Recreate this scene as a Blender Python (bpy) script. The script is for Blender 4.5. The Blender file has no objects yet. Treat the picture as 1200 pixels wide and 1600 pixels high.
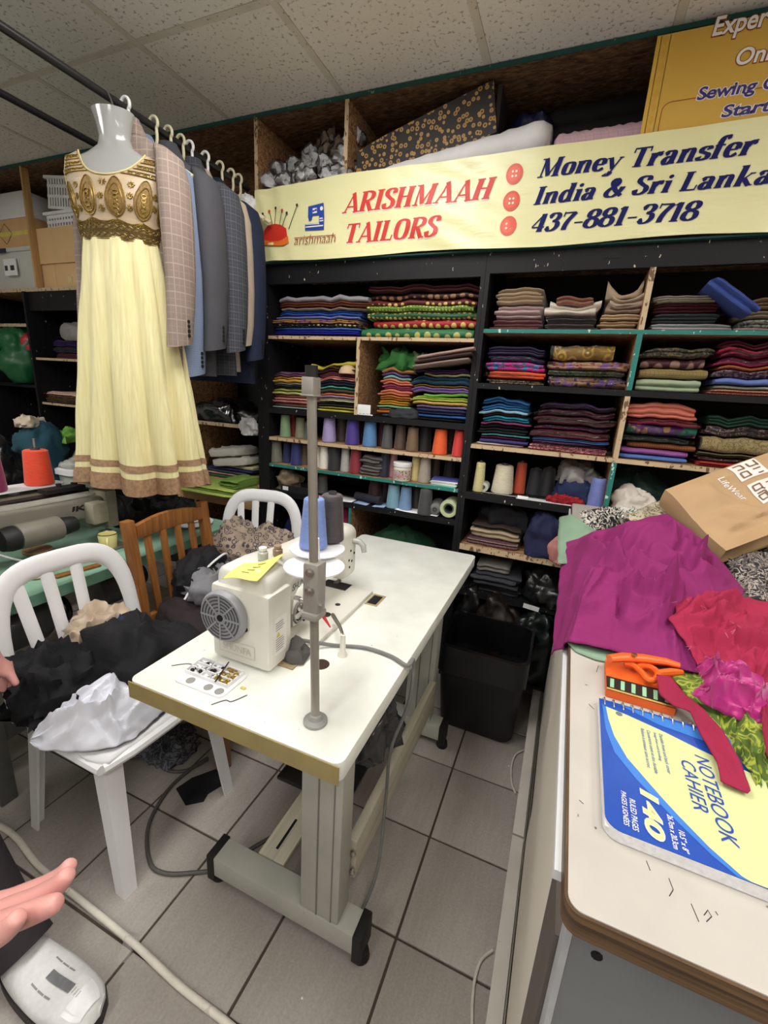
import bpy, bmesh, math, random
from math import sin, cos, pi, radians, sqrt, atan2
from mathutils import Vector, Matrix, noise
# ---------------------------------------------------------------- camera
scene = bpy.context.scene
COL = scene.collection
RC = ((0.9203389, 0.15539548, -0.35892694), (0.38650287, -0.22072109, 0.89548743), (0.05993196, -0.96287821, -0.263199))  # world axes in (right, down, forward)
CAM_Z, FPX = 1.40, 686.0
cd = bpy.data.cameras.new('camera'); cam = bpy.data.objects.new('camera', cd); COL.objects.link(cam)
cd.sensor_fit = 'HORIZONTAL'; cd.sensor_width = 36; cd.lens = FPX / 1200 * 36; cd.clip_start = 0.02
cam.matrix_world = Matrix(((RC[0][0], -RC[0][1], -RC[0][2], 0), (RC[1][0], -RC[1][1], -RC[1][2], 0), (RC[2][0], -RC[2][1], -RC[2][2], CAM_Z), (0, 0, 0, 1)))
scene.camera = cam
# ---------------------------------------------------------------- exposure, world, lamps
vs = scene.view_settings; vs.view_transform = 'Standard'; vs.look = 'None'; vs.gamma = 1; vs.use_curve_mapping = False
vs.exposure = 0.0
wd = bpy.data.worlds.new('world'); scene.world = wd; wd.use_nodes = True
wd.node_tree.nodes['Background'].inputs[0].default_value = (.8, .85, .9, 1); wd.node_tree.nodes['Background'].inputs[1].default_value = .3
CEIL, D, ROOM = 2.60, 1.98, (-4.0, 1.9, -2.4, 2.44)
TROFFERS = ((-.795, .885, 15.5), (-.795, -1.6, 20), (.425, -.335, 11), (-2.625, -.335, 24), (1.3, .6, 6))
for k, (lx, ly, w) in enumerate(TROFFERS):
    ld = bpy.data.lights.new('ceiling_lamp_light', 'AREA'); ld.shape = 'RECTANGLE'; ld.size = .52; ld.size_y = 1.1; ld.energy = w; ld.color = (1, .985, .965)
    lo = bpy.data.objects.new('ceiling_lamp_light', ld); COL.objects.link(lo); lo.location = (lx, ly, CEIL - .03)

# ---------------------------------------------------------------- helpers
def ray(px, py):
    a, b, c = (px - 600), (py - 800), FPX
    return Vector([r[0] * a + r[1] * b + r[2] * c for r in RC])
O = Vector((0, 0, CAM_Z))
def proj(p):
    d = Vector(p) - O; c = [sum(RC[i][j] * d[i] for i in range(3)) for j in range(3)]
    return (600 + FPX * c[0] / c[2], 800 + FPX * c[1] / c[2])
def atz(px, py, z): d = ray(px, py); return O + d * ((z - CAM_Z) / d.z)
def aty(px, py, y): d = ray(px, py); return O + d * (y / d.y)
def atx(px, py, x): d = ray(px, py); return O + d * (x / d.x)
def lin(c):
    return tuple(((v / 255) / 12.92 if v / 255 <= .04045 else ((v / 255 + .055) / 1.055) ** 2.4) for v in c)
def nz(x, y=0, z=0): return noise.noise(Vector((x, y, z)))

class B:
    """collects vertices and faces of ONE mesh"""
    def __init__(s): s.v, s.f, s.m = [], [], []
    def add(s, v, f, mi=0):
        o = len(s.v); s.v += [Vector(p) for p in v]; s.f += [tuple(i + o for i in q) for q in f]; s.m += [mi] * len(f); return s
    def box(s, x0, x1, y0, y1, z0, z1, M=None, mi=0):
        v = [Vector((x, y, z)) for x in (x0, x1) for y in (y0, y1) for z in (z0, z1)]
        if M: v = [M @ p for p in v]
        return s.add(v, [(0, 1, 3, 2), (4, 6, 7, 5), (0, 4, 5, 1), (2, 3, 7, 6), (0, 2, 6, 4), (1, 5, 7, 3)], mi)
    def loft(s, rings, closed=True, caps=True, mi=0):
        n = len(rings[0]); v = [p for r in rings for p in r]; f = []
        for i in range(len(rings) - 1):
            for j in range(n if closed else n - 1):
                k = (j + 1) % n; f.append((i * n + j, i * n + k, (i + 1) * n + k, (i + 1) * n + j))
        if caps and closed:
            f.append(tuple(range(n - 1, -1, -1))); f.append(tuple(range((len(rings) - 1) * n, len(rings) * n)))
        return s.add(v, f, mi)
    def tube(s, pts, r, n=8, caps=True, mi=0, flat=1.0):
        pts = [Vector(p) for p in pts]; R = r if isinstance(r, (list, tuple)) else [r] * len(pts); rings = []
        up = None
        for i, p in enumerate(pts):
            t = (pts[min(i + 1, len(pts) - 1)] - pts[max(i - 1, 0)]).normalized()
            if up is None: up = Vector((0, 0, 1)) if abs(t.z) < .9 else Vector((1, 0, 0))
            a = t.cross(up).normalized(); b = a.cross(t).normalized(); up = b
            rings.append([p + (a * cos(2 * pi * k / n) + b * sin(2 * pi * k / n) * flat) * R[i] for k in range(n)])
        return s.loft(rings, caps=caps, mi=mi)
    def lathe(s, prof, c=(0, 0, 0), n=20, M=None, mi=0, caps=True):
        c = Vector(c); rings = []
        for r, z in prof:
            q = [Vector((r * cos(2 * pi * k / n), r * sin(2 * pi * k / n), z)) for k in range(n)]
            rings.append([(M @ p if M else p) + c for p in q])
        return s.loft(rings, caps=caps, mi=mi)
    def prism(s, poly, z0, z1, M=None, mi=0):
        return s.loft([[(M @ Vector((x, y, z)) if M else Vector((x, y, z))) for x, y in poly] for z in (z0, z1)], mi=mi)
    def grid(s, fn, nu, nv, mi=0):
        return s.add([fn(i / nu, j / nv) for i in range(nu + 1) for j in range(nv + 1)],
                     [(i * (nv + 1) + j, (i + 1) * (nv + 1) + j, (i + 1) * (nv + 1) + j + 1, i * (nv + 1) + j + 1) for i in range(nu) for j in range(nv)], mi)
    def xf(s, M): s.v = [M @ p for p in s.v]; return s

WM = {}
def link(name, me, parent):
    o = bpy.data.objects.new(name, me); COL.objects.link(o)
    if parent is not None:
        o.parent = parent; WM[o] = WM[parent]
    else: WM[o] = Matrix.Identity(4)
    return o
def to_mesh(name, b, mats, bevel=0, smooth=True, inv=None, seg=2):
    me = bpy.data.meshes.new(name)
    me.from_pydata([tuple(inv @ p) if inv else tuple(p) for p in b.v], [], b.f)
    for m in (mats if isinstance(mats, (list, tuple)) else [mats]): me.materials.append(m)
    if len(me.materials) > 1: me.polygons.foreach_set('material_index', b.m)
    bm = bmesh.new(); bm.from_mesh(me)
    bmesh.ops.recalc_face_normals(bm, faces=bm.faces)
    if bevel: bmesh.ops.bevel(bm, geom=[e for e in bm.edges if e.is_manifold and e.calc_face_angle(0) > .6], offset=bevel, segments=seg, profile=.6, affect='EDGES', clamp_overlap=True)
    bm.to_mesh(me); bm.free()
    if smooth:
        me.polygons.foreach_set('use_smooth', [True] * len(me.polygons))
        me.set_sharp_from_angle(angle=radians(40 if smooth is True else smooth))
    return me
def mk(name, b, mats, parent=None, bevel=0, smooth=True, local=False, label=None, solid=0, kind=None, sub=0):
    """a part: b holds WORLD coordinates unless local"""
    inv = None if (local or parent is None) else WM[parent].inverted()
    o = link(name, to_mesh(name, b, mats, bevel, smooth, inv), parent)
    if label: o['label'] = label
    if kind: o['kind'] = kind
    if solid: m = o.modifiers.new('solid', 'SOLIDIFY'); m.thickness = solid; m.offset = -1
    if sub: m = o.modifiers.new('sub', 'SUBSURF'); m.levels = sub; m.render_levels = sub
    return o
def T(name, label, cat, loc=(0, 0, 0), rz=0, group=None):
    o = bpy.data.objects.new(name, None); COL.objects.link(o); o.empty_display_size = .05
    o.location = loc; o.rotation_euler = (0, 0, rz); WM[o] = Matrix.Translation(Vector(loc)) @ Matrix.Rotation(rz, 4, 'Z')
    o['label'] = label; o['category'] = cat
    if group: o['group'] = group
    return o
def solo(name, b, mats, label, cat, group=None, bevel=0, smooth=True, solid=0, sub=0, kind=None):
    """a thing that is one mesh (or carries its own part children); origin at its base"""
    xs, ys, zs = zip(*[tuple(p) for p in b.v])
    c = Vector(((min(xs) + max(xs)) / 2, (min(ys) + max(ys)) / 2, min(zs)))
    o = link(name, to_mesh(name, b, mats, bevel, smooth, Matrix.Translation(-c)), None); o.location = c; WM[o] = Matrix.Translation(c)
    o['label'] = label; o['category'] = cat
    if group: o['group'] = group
    if kind: o['kind'] = kind
    if solid: m = o.modifiers.new('solid', 'SOLIDIFY'); m.thickness = solid; m.offset = -1
    if sub: m = o.modifiers.new('sub', 'SUBSURF'); m.levels = sub; m.render_levels = sub
    return o
def struct(name, b, mats, bevel=0, smooth=True):
    o = mk(name, b, mats, None, bevel, smooth); o['kind'] = 'structure'; return o
def copy_tree(o, parent=None):
    c = o.copy(); COL.objects.link(c)
    if parent: c.parent = parent
    for ch in list(o.children): copy_tree(ch, c)
    return c

# ---------------------------------------------------------------- materials
MC = {}
def nodes(name):
    m = bpy.data.materials.new(name); m.use_nodes = True; nt = m.node_tree; return m, nt, nt.nodes['Principled BSDF']
def N(nt, t, **k):
    n = nt.nodes.new(t)
    for a, b in k.items():
        if a in n.inputs: n.inputs[a].default_value = b
        else: setattr(n, a, b)
    return n
def ramp(nt, fac, stops, interp='LINEAR'):
    r = N(nt, 'ShaderNodeValToRGB'); r.color_ramp.interpolation = interp
    e = r.color_ramp.elements
    while len(e) < len(stops): e.new(.5)
    for q, (p, c) in zip(e, stops): q.position = p; q.color = (*c, 1) if len(c) == 3 else c
    nt.links.new(fac, r.inputs[0]); return r.outputs[0]
def mix(nt, f, a, b, mode='MIX'):
    n = N(nt, 'ShaderNodeMix', data_type='RGBA', blend_type=mode)
    for i, v in ((0, f), (6, a), (7, b)):
        if hasattr(v, 'links'): nt.links.new(v, n.inputs[i])
        else: n.inputs[i].default_value = v if i == 0 else ((*v, 1) if len(v) == 3 else v)
    return n.outputs[2]
def bump(nt, p, h, s, d=.002):
    b = N(nt, 'ShaderNodeBump', Strength=s, Distance=d); nt.links.new(h, b.inputs['Height']); nt.links.new(b.outputs[0], p.inputs['Normal'])
def tc(nt, scale=(1, 1, 1), rot=(0, 0, 0)):
    t = N(nt, 'ShaderNodeTexCoord'); m = N(nt, 'ShaderNodeMapping'); m.inputs['Scale'].default_value = scale; m.inputs['Rotation'].default_value = rot
    nt.links.new(t.outputs['Object'], m.inputs['Vector']); return m.outputs[0]
def tex(nt, t, vec, **k):
    n = N(nt, t, **k); nt.links.new(vec, n.inputs['Vector']); return n
def plain(name, c, rough=.5, metal=0, var=.12, scale=30, bmp=.0, spec=.5, bscale=None, coat=0):
    """one colour with fine mottling"""
    if name in MC: return MC[name]
    m, nt, p = nodes(name); c = lin(c); v = tc(nt)
    n = tex(nt, 'ShaderNodeTexNoise', v, Scale=scale, Detail=3)
    col = ramp(nt, n.outputs[0], [(.3, tuple(q * (1 - var) for q in c)), (.7, tuple(min(1, q * (1 + var * .6)) for q in c))])
    nt.links.new(col, p.inputs['Base Color']); p.inputs['Roughness'].default_value = rough; p.inputs['Metallic'].default_value = metal
    p.inputs['Specular IOR Level'].default_value = spec; p.inputs['Coat Weight'].default_value = coat
    if bmp:
        h = n.outputs[0] if not bscale else tex(nt, 'ShaderNodeTexNoise', v, Scale=bscale, Detail=3).outputs[0]
        bump(nt, p, h, bmp)
    MC[name] = m; return m
def fabric(c, kind='plain', c2=(200, 170, 90), scale=1.0, rough=.85):
    key = ('fab', tuple(c), kind, tuple(c2), scale)
    if key in MC: return MC[key]
    m, nt, p = nodes('fabric_' + kind); g_ = sum(c) / 3; a, b = lin([.94 * (q * .9 + g_ * .1) for q in c]), lin(c2); v = tc(nt)
    n = tex(nt, 'ShaderNodeTexNoise', v, Scale=14, Detail=4)
    base = mix(nt, n.outputs[0], tuple(q * .82 for q in a), tuple(min(1, q * 1.12) for q in a)); R = rough
    if kind == 'dots':
        vo = tex(nt, 'ShaderNodeTexVoronoi', tc(nt, (1, 1, .9)), Scale=34 * scale, Randomness=.25)
        base = mix(nt, ramp(nt, vo.outputs['Distance'], [(.30, (1, 1, 1)), (.36, (0, 0, 0))]), base, b); R = .5
    elif kind == 'rings':
        vo = tex(nt, 'ShaderNodeTexVoronoi', v, Scale=45 * scale, Randomness=.8)
        base = mix(nt, ramp(nt, vo.outputs['Distance'], [(.0, (1, 1, 1)), (.12, (1, 1, 1)), (.16, (0, 0, 0)), (.3, (0, 0, 0)), (.34, (1, 1, 1)), (.46, (.8, .8, .8)), (.5, (0, 0, 0))]), base, b)
    elif kind == 'swirl':
        w = tex(nt, 'ShaderNodeTexNoise', v, Scale=22 * scale, Detail=1.5, Distortion=2.5)
        base = mix(nt, ramp(nt, w.outputs[0], [(.44, (0, 0, 0)), (.48, (1, 1, 1)), (.54, (1, 1, 1)), (.58, (0, 0, 0))]), base, b)
    elif kind == 'print':
        w = tex(nt, 'ShaderNodeTexVoronoi', v, Scale=50 * scale)
        base = mix(nt, ramp(nt, w.outputs['Distance'], [(.3, (0, 0, 0)), (.4, (1, 1, 1))]), base, b)
        w2 = tex(nt, 'ShaderNodeTexNoise', v, Scale=35 * scale); base = mix(nt, ramp(nt, w2.outputs[0], [(.56, (0, 0, 0)), (.6, (1, 1, 1))]), base, (b[1], b[2], b[0]))
    elif kind in ('stripe', 'plaid', 'check'):
        s = N(nt, 'ShaderNodeSeparateXYZ'); nt.links.new(v, s.inputs[0]); f = []
        ad = N(nt, 'ShaderNodeMath', operation='ADD'); nt.links.new(s.outputs[0], ad.inputs[0]); nt.links.new(s.outputs[1], ad.inputs[1])
        for ax, k in ((0, 40 * scale), (2, 40 * scale)) if kind != 'stripe' else ((0, 40 * scale),):
            mu = N(nt, 'ShaderNodeMath', operation='MULTIPLY'); mu.inputs[1].default_value = k; nt.links.new(s.outputs[ax] if ax else ad.outputs[0], mu.inputs[0])
            fr = N(nt, 'ShaderNodeMath', operation='FRACT'); nt.links.new(mu.outputs[0], fr.inputs[0])
            f.append(ramp(nt, fr.outputs[0], [(.0, (1, 1, 1)), (.08, (1, 1, 1)), (.1, (0, 0, 0)), (.5, (0, 0, 0)), (.52, (.5, .5, .5)), (.56, (.5, .5, .5)), (.58, (0, 0, 0))] if kind != 'stripe' else [(.45, (0, 0, 0)), (.5, (1, 1, 1))]))
        k = f[0] if len(f) == 1 else mix(nt, 1.0, f[0], f[1], 'LIGHTEN')
        base = mix(nt, k, base, b)
    if kind == 'silk': R = .38; p.inputs['Sheen Weight'].default_value = .3
    nt.links.new(base, p.inputs['Base Color']); p.inputs['Roughness'].default_value = R; p.inputs['Specular IOR Level'].default_value = .35 if kind != 'silk' else .5
    w = tex(nt, 'ShaderNodeTexNoise', tc(nt, (1, 1, 2.5)), Scale=60, Detail=5)
    bump(nt, p, w.outputs[0], .35, .003)
    MC[key] = m; return m
def clear_plastic():
    if 'clear' in MC: return MC['clear']
    m, nt, p = nodes('clear_plastic'); out = nt.nodes['Material Output']
    tr = N(nt, 'ShaderNodeBsdfTransparent'); tr.inputs[0].default_value = (.93, .93, .94, 1); gl = N(nt, 'ShaderNodeBsdfGlossy', Roughness=.16); mx = N(nt, 'ShaderNodeMixShader')
    v = tc(nt); n = tex(nt, 'ShaderNodeTexNoise', v, Scale=28, Detail=4, Distortion=.8); b = N(nt, 'ShaderNodeBump', Strength=1, Distance=.02)
    nt.links.new(n.outputs[0], b.inputs['Height']); nt.links.new(b.outputs[0], gl.inputs['Normal'])
    fr = N(nt, 'ShaderNodeFresnel', IOR=1.55); nt.links.new(b.outputs[0], fr.inputs['Normal'])
    nt.links.new(fr.outputs[0], mx.inputs[0]); nt.links.new(tr.outputs[0], mx.inputs[1]); nt.links.new(gl.outputs[0], mx.inputs[2]); nt.links.new(mx.outputs[0], out.inputs[0])
    MC['clear'] = m; return m
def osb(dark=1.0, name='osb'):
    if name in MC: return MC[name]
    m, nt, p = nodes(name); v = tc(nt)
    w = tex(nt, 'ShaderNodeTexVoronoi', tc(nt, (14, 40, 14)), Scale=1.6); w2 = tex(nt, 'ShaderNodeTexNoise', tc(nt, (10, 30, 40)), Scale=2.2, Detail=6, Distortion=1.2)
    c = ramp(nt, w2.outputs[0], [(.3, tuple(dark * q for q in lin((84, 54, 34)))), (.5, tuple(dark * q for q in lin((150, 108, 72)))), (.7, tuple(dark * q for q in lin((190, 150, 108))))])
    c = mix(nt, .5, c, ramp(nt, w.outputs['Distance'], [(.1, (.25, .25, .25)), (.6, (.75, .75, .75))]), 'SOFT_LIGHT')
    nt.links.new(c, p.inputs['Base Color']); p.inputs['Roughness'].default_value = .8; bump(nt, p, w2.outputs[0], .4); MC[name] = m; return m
def chipped(name, c, chip=(200, 190, 170), rough=.55, amount=.72, spec=.4):
    """old paint with chips down to the wood"""
    if name in MC: return MC[name]
    m, nt, p = nodes(name); a = lin(c); v = tc(nt); n = tex(nt, 'ShaderNodeTexNoise', v, Scale=9, Detail=4)
    base = mix(nt, n.outputs[0], tuple(q * .8 for q in a), tuple(q * 1.2 for q in a))
    k = tex(nt, 'ShaderNodeTexNoise', tc(nt, (1, 1, .5)), Scale=70, Detail=2)
    base = mix(nt, ramp(nt, k.outputs[0], [(amount, (0, 0, 0)), (amount + .02, (1, 1, 1))]), base, lin(chip))
    nt.links.new(base, p.inputs['Base Color']); p.inputs['Roughness'].default_value = rough; p.inputs['Specular IOR Level'].default_value = spec; bump(nt, p, n.outputs[0], .15); MC[name] = m; return m

M_black = chipped('black_paint', (21, 21, 24), spec=.25)
M_blackin = plain('black_paint_inner', (18, 18, 20), .8)
M_teal = chipped('teal_paint_edge', (40, 120, 112), (190, 215, 205), amount=.66); M_teald = chipped('teal_paint_dark', (26, 78, 72), (120, 150, 140), amount=.7)
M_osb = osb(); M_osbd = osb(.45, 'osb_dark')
M_edge = chipped('raw_board_edge', (196, 172, 140), (110, 84, 60), amount=.6)
M_white = plain('white_plastic', (238, 238, 240), .35, var=.03, scale=8)
M_whitel = chipped('white_laminate', (236, 238, 230), (150, 148, 140), rough=.32, amount=.78, spec=.5)
M_cream = chipped('worn_cream_laminate', (184, 178, 170), (100, 92, 82), rough=.5, amount=.74)
M_machine = plain('machine_enamel', (226, 224, 214), .3, var=.04, scale=6)
M_grey = plain('grey_enamel', (150, 150, 146), .4, var=.06, scale=10)
M_jgrey = plain('machine_grey', (120, 117, 106), .42, var=.1, scale=12)
M_metal = plain('steel', (190, 188, 184), .28, 1, var=.1)
M_dmetal = plain('dark_steel', (80, 80, 80), .35, 1, var=.1)
M_rubber = plain('black_rubber', (18, 18, 19), .6, bmp=.2)
M_hole = plain('black_hole', (6, 6, 6), .9)
M_wood = None
def woodm(name, c1, c2, sc=(30, 30, 2)):
    if name in MC: return MC[name]
    m, nt, p = nodes(name); n = tex(nt, 'ShaderNodeTexNoise', tc(nt, sc), Scale=1.6, Detail=6, Distortion=.6)
    nt.links.new(ramp(nt, n.outputs[0], [(.3, lin(c1)), (.7, lin(c2))]), p.inputs['Base Color']); p.inputs['Roughness'].default_value = .4; bump(nt, p, n.outputs[0], .12); MC[name] = m; return m
M_wood = woodm('orange_pine', (118, 72, 32), (164, 108, 56))
# ================================================================ THE ROOM
X0, X1, Y0, Y1 = ROOM
M_wall = plain('painted_wall', (208, 204, 196), .8, var=.05, scale=5, bmp=.1)
struct('wall_back', B().box(X0, X1, Y1, Y1 + .1, 0, CEIL + .05), M_wall)
struct('wall_front', B().box(X0, X1, Y0 - .1, Y0, 0, CEIL + .05), M_wall)
struct('wall_left', B().box(X0 - .1, X0, Y0 - .1, Y1 + .1, 0, CEIL + .05), M_wall)
struct('wall_right', B().box(X1, X1 + .1, Y0 - .1, Y1 + .1, 0, CEIL + .05), M_wall)
# floor: grey ceramic tiles laid on a dark grout bed
m, nt, p = nodes('floor_tile'); v = tc(nt)
n1 = tex(nt, 'ShaderNodeTexNoise', v, Scale=3, Detail=4); n2 = tex(nt, 'ShaderNodeTexNoise', v, Scale=160, Detail=3); n3 = tex(nt, 'ShaderNodeTexNoise', tc(nt, (30, 4, 1)), Scale=2.2, Detail=5)
oi = N(nt, 'ShaderNodeObjectInfo')
c = mix(nt, n1.outputs[0], lin((150, 143, 136)), lin((176, 169, 161))); c = mix(nt, .35, c, n2.outputs[0], 'SOFT_LIGHT'); c = mix(nt, .2, c, n3.outputs[0], 'SOFT_LIGHT')
nt.links.new(c, p.inputs['Base Color']); p.inputs['Roughness'].default_value = .42; bump(nt, p, n2.outputs[0], .12)
M_tile = m
M_grout = plain('grout', (74, 64, 56), .9, bmp=.2)
fl = struct('floor', B().box(X0, X1, Y0, Y1, -.08, -.004), M_grout)
P = .299; g = .0035; gx, gy = -.2135, .811
t0 = mk('tile', B().box(-P / 2 + g, P / 2 - g, -.1525 + g, .1525 - g, -.012, .0), M_tile, fl, bevel=.002, local=True)
k = 0
for i in range(-12, 7):
    for j in range(-4, 6):
        x, y = gx + (i + .5) * P, gy + (j + .5) * .305
        if not (X0 < x - P / 2 and x + P / 2 < X1 and y > -.4): continue
        o = t0 if k == 0 else t0.copy(); k += 1
        if k > 1: COL.objects.link(o)
        o.location = (x, y, random.Random(k).uniform(-.0006, .0006))
# ceiling: mineral fibre tiles in a white grid
m, nt, p = nodes('ceiling_tile'); v = tc(nt)
n1 = tex(nt, 'ShaderNodeTexNoise', v, Scale=70, Detail=5); n2 = tex(nt, 'ShaderNodeTexNoise', v, Scale=1.6, Detail=3); vo = tex(nt, 'ShaderNodeTexVoronoi', v, Scale=120)
c = mix(nt, ramp(nt, n1.outputs[0], [(.34, (1, 1, 1)), (.42, (0, 0, 0))]), lin((238, 235, 230)), lin((164, 158, 148)))
c = mix(nt, ramp(nt, n2.outputs[0], [(.35, (0, 0, 0)), (.75, (.35, .35, .35))]), c, lin((206, 198, 184)))
nt.links.new(c, p.inputs['Base Color']); p.inputs['Roughness'].default_value = .95; bump(nt, p, n1.outputs[0], .5, .004)
M_ctile = m; M_grid = chipped('ceiling_grid', (214, 208, 196), (150, 134, 110), amount=.68)
ce = struct('ceiling', B().box(X0, X1, Y0, Y1, CEIL + .03, CEIL + .13), M_wall)
cx0, cy0, CP, CL = -1.10, 1.495, .61, 1.22
k = 0
for i in range(-5, 5):
    for j in (-4, -3, -2, -1, 0):
        ya, yb = cy0 + j * CL, min(cy0 + (j + 1) * CL, D + .3); xa = cx0 + i * CP; xc = xa + CP / 2; yc = (ya + yb) / 2
        if xa < X0 or xa + CP > X1 or ya < Y0: continue
        if any(abs(xc - t[0]) < .2 and abs(yc - t[1]) < .4 for t in TROFFERS): continue
        t = mk('ceiling_tile', B().box(-CP / 2 + .013, CP / 2 - .013, ya - yc + .013, yb - yc - .013, 0, .016), M_ctile, ce, bevel=.004, local=True, smooth=False)
        t.location = (xc, yc, CEIL - .002)
for i in range(-4, 6): mk('grid_bar', B().box(cx0 + i * CP - .013, cx0 + i * CP + .013, Y0, D + .3, CEIL - .003, CEIL + .012), M_grid, ce)
for j in (-3, -2, -1, 0):
    for i in range(-4, 5): mk('grid_bar', B().box(cx0 + i * CP + .0135, cx0 + (i + 1) * CP - .0135, cy0 + j * CL - .013, cy0 + j * CL + .013, CEIL - .003, CEIL + .012), M_grid, ce)
m, nt, p = nodes('lamp_diffuser'); p.inputs['Base Color'].default_value = (.9, .9, .9, 1); p.inputs['Emission Color'].default_value = (1, .96, .9, 1); p.inputs['Emission Strength'].default_value = 5; M_diff = m
for k, (lx, ly, w) in enumerate(TROFFERS):
    r = T('ceiling_light', ['recessed fluorescent panel above the white sewing table', 'recessed fluorescent panel far behind the sewing table', 'recessed fluorescent panel above the counter aisle', 'recessed fluorescent panel near the left wall', 'recessed fluorescent panel by the right wall'][k], 'ceiling light', (lx, ly, CEIL - .01))
    mk('frame', B().box(lx - .3, lx + .3, ly - .6, ly - .56, CEIL - .012, CEIL + .02).box(lx - .3, lx + .3, ly + .56, ly + .6, CEIL - .012, CEIL + .02).box(lx - .3, lx - .27, ly - .56, ly + .56, CEIL - .012, CEIL + .02).box(lx + .27, lx + .3, ly - .56, ly + .56, CEIL - .012, CEIL + .02), M_white, r)
    mk('diffuser', B().box(lx - .27, lx + .27, ly - .56, ly + .56, CEIL - .002, CEIL + .012), M_diff, r)
# ================================================================ SHELVING (two bays against the back wall)
BK = 2.40
def board(root, name, x0, x1, z0, z1, m, edge=None, y0=D, y1=BK, label=None):
    """a board with its own front edge strip"""
    o = mk(name, B().box(x0, x1, y0 + (.004 if edge else 0), y1, z0, z1), m, root, smooth=False, label=label)
    if edge: mk('edge_strip', B().box(x0, x1, y0, y0 + .0038, z0, z1), edge, o, smooth=False)
    return o
LX0, LX1, MX, RX1 = -1.49, -.431, -.413, 1.30
u1 = T('shelving_unit', 'black painted left bay of wall shelves holding fabric and spools', 'shelves', ((LX0 + LX1) / 2, 2.2, 0))
board(u1, 'side_board', -1.56, LX0, 0, 1.97, M_black); board(u1, 'side_board', LX1, MX - .001, 0, 1.97, M_black)
mk('back_panel', B().box(-1.56, MX - .001, BK, BK + .015, 0, 1.97), M_blackin, u1)
mk('fascia', B().box(LX0, LX1, D, D + .02, 1.88, 1.97), M_black, u1)
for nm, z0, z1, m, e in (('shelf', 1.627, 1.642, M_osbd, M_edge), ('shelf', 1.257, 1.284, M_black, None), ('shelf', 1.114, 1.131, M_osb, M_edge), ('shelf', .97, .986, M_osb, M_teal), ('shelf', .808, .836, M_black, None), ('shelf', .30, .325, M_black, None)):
    board(u1, nm, LX0, LX1, z0, z1, m, e)
board(u1, 'divider', -.985, -.968, 1.284, 1.627, M_osb, M_edge); board(u1, 'divider', -.992, -.978, .325, .808, M_osb, M_teal)
u2 = T('shelving_unit', 'black painted right bay of wall shelves behind the counter', 'shelves', ((MX + RX1) / 2, 2.2, 0))
board(u2, 'side_board', MX, -.395, 0, 1.97, M_black); board(u2, 'side_board', RX1, RX1 + .02, 0, 1.97, M_black)
mk('back_panel', B().box(MX, RX1, BK, BK + .015, 0, 1.97), M_blackin, u2)
mk('fascia', B().box(-.395, RX1, D, D + .02, 1.89, 1.97), M_black, u2)
for z0, z1, m, e in ((1.665, 1.68, M_osb, M_teal), (1.44, 1.463, M_black, None), (1.182, 1.2, M_osb, M_edge), (.948, .98, M_black, None), (.70, .728, M_osb, M_edge), (.47, .495, M_black, None), (.1, .125, M_black, None)):
    board(u2, 'shelf', -.395, RX1, z0, z1, m, e)
for z0, z1, m, e in ((1.68, 1.89, M_osb, M_edge), (1.463, 1.665, M_osb, M_teal), (1.2, 1.44, M_osb, M_edge), (.98, 1.182, M_osb, M_teal)):
    board(u2, 'divider', .179, .198, z0, z1, m, e)
mk('tape_patch', B().box(.02, .072, D - .0015, D - .0002, 1.925, 1.965), M_blackin, u2)
# overhead chipboard cubbies
u3 = T('overhead_cubby', 'rough chipboard cubbies under the ceiling above the banner', 'shelves', (-.2, 2.2, 2.25))
for x in (-1.56, -1.086, 1.28): board(u3, 'divider', x, x + .018, 2.285, 2.579, M_osb, M_edge)
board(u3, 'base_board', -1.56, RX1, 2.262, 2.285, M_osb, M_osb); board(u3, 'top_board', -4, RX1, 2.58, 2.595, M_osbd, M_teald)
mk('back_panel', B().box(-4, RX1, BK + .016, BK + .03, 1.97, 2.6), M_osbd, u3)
# left wall units
LD = 2.0
u4 = T('shelving_unit', 'dark shelves behind the hanging dress with plastic bags and cloth', 'shelves', (-2.6, 2.2, 0))
mk('back_panel', B().box(-4, -1.562, BK, BK + .015, 0, 1.97), M_blackin, u4)
board(u4, 'top_board', -4, -1.57, 1.895, 1.915, M_osb, M_edge, LD); mk('fascia', B().box(-3.43, -1.57, LD + .005, LD + .025, 1.78, 1.894), M_black, u4)
board(u4, 'side_board', -3.995, -3.975, .1, 1.894, M_black, None, LD - .3); board(u4, 'divider', -3.45, -3.43, .1, 1.894, M_black, None, LD - .02); board(u4, 'divider', -2.07, -2.055, .1, 1.78, M_osb, M_edge, LD)
for x0, x1, z0, z1, m, e in ((-2.055, -1.57, 1.155, 1.175, M_black, M_edge), (-2.055, -1.57, .83, .85, M_osb, M_edge), (-3.43, -2.075, 1.47, 1.485, M_black, M_edge), (-3.43, -2.075, 1.175, 1.19, M_black, M_edge),
                             (-3.43, -1.57, .69, .715, M_black, None), (-4, -3.455, 1.68, 1.70, M_black, M_edge), (-4, -3.455, 1.28, 1.30, M_black, None), (-4, -3.455, .85, .87, M_black, None)):
    board(u4, 'shelf', x0, x1, z0, z1, m, e, LD)
board(u4, 'upright', -3.30, -3.285, 1.916, 2.579, woodm('pale_wood', (170, 130, 80), (205, 165, 110)), None, LD - .02, LD + .02)

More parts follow.
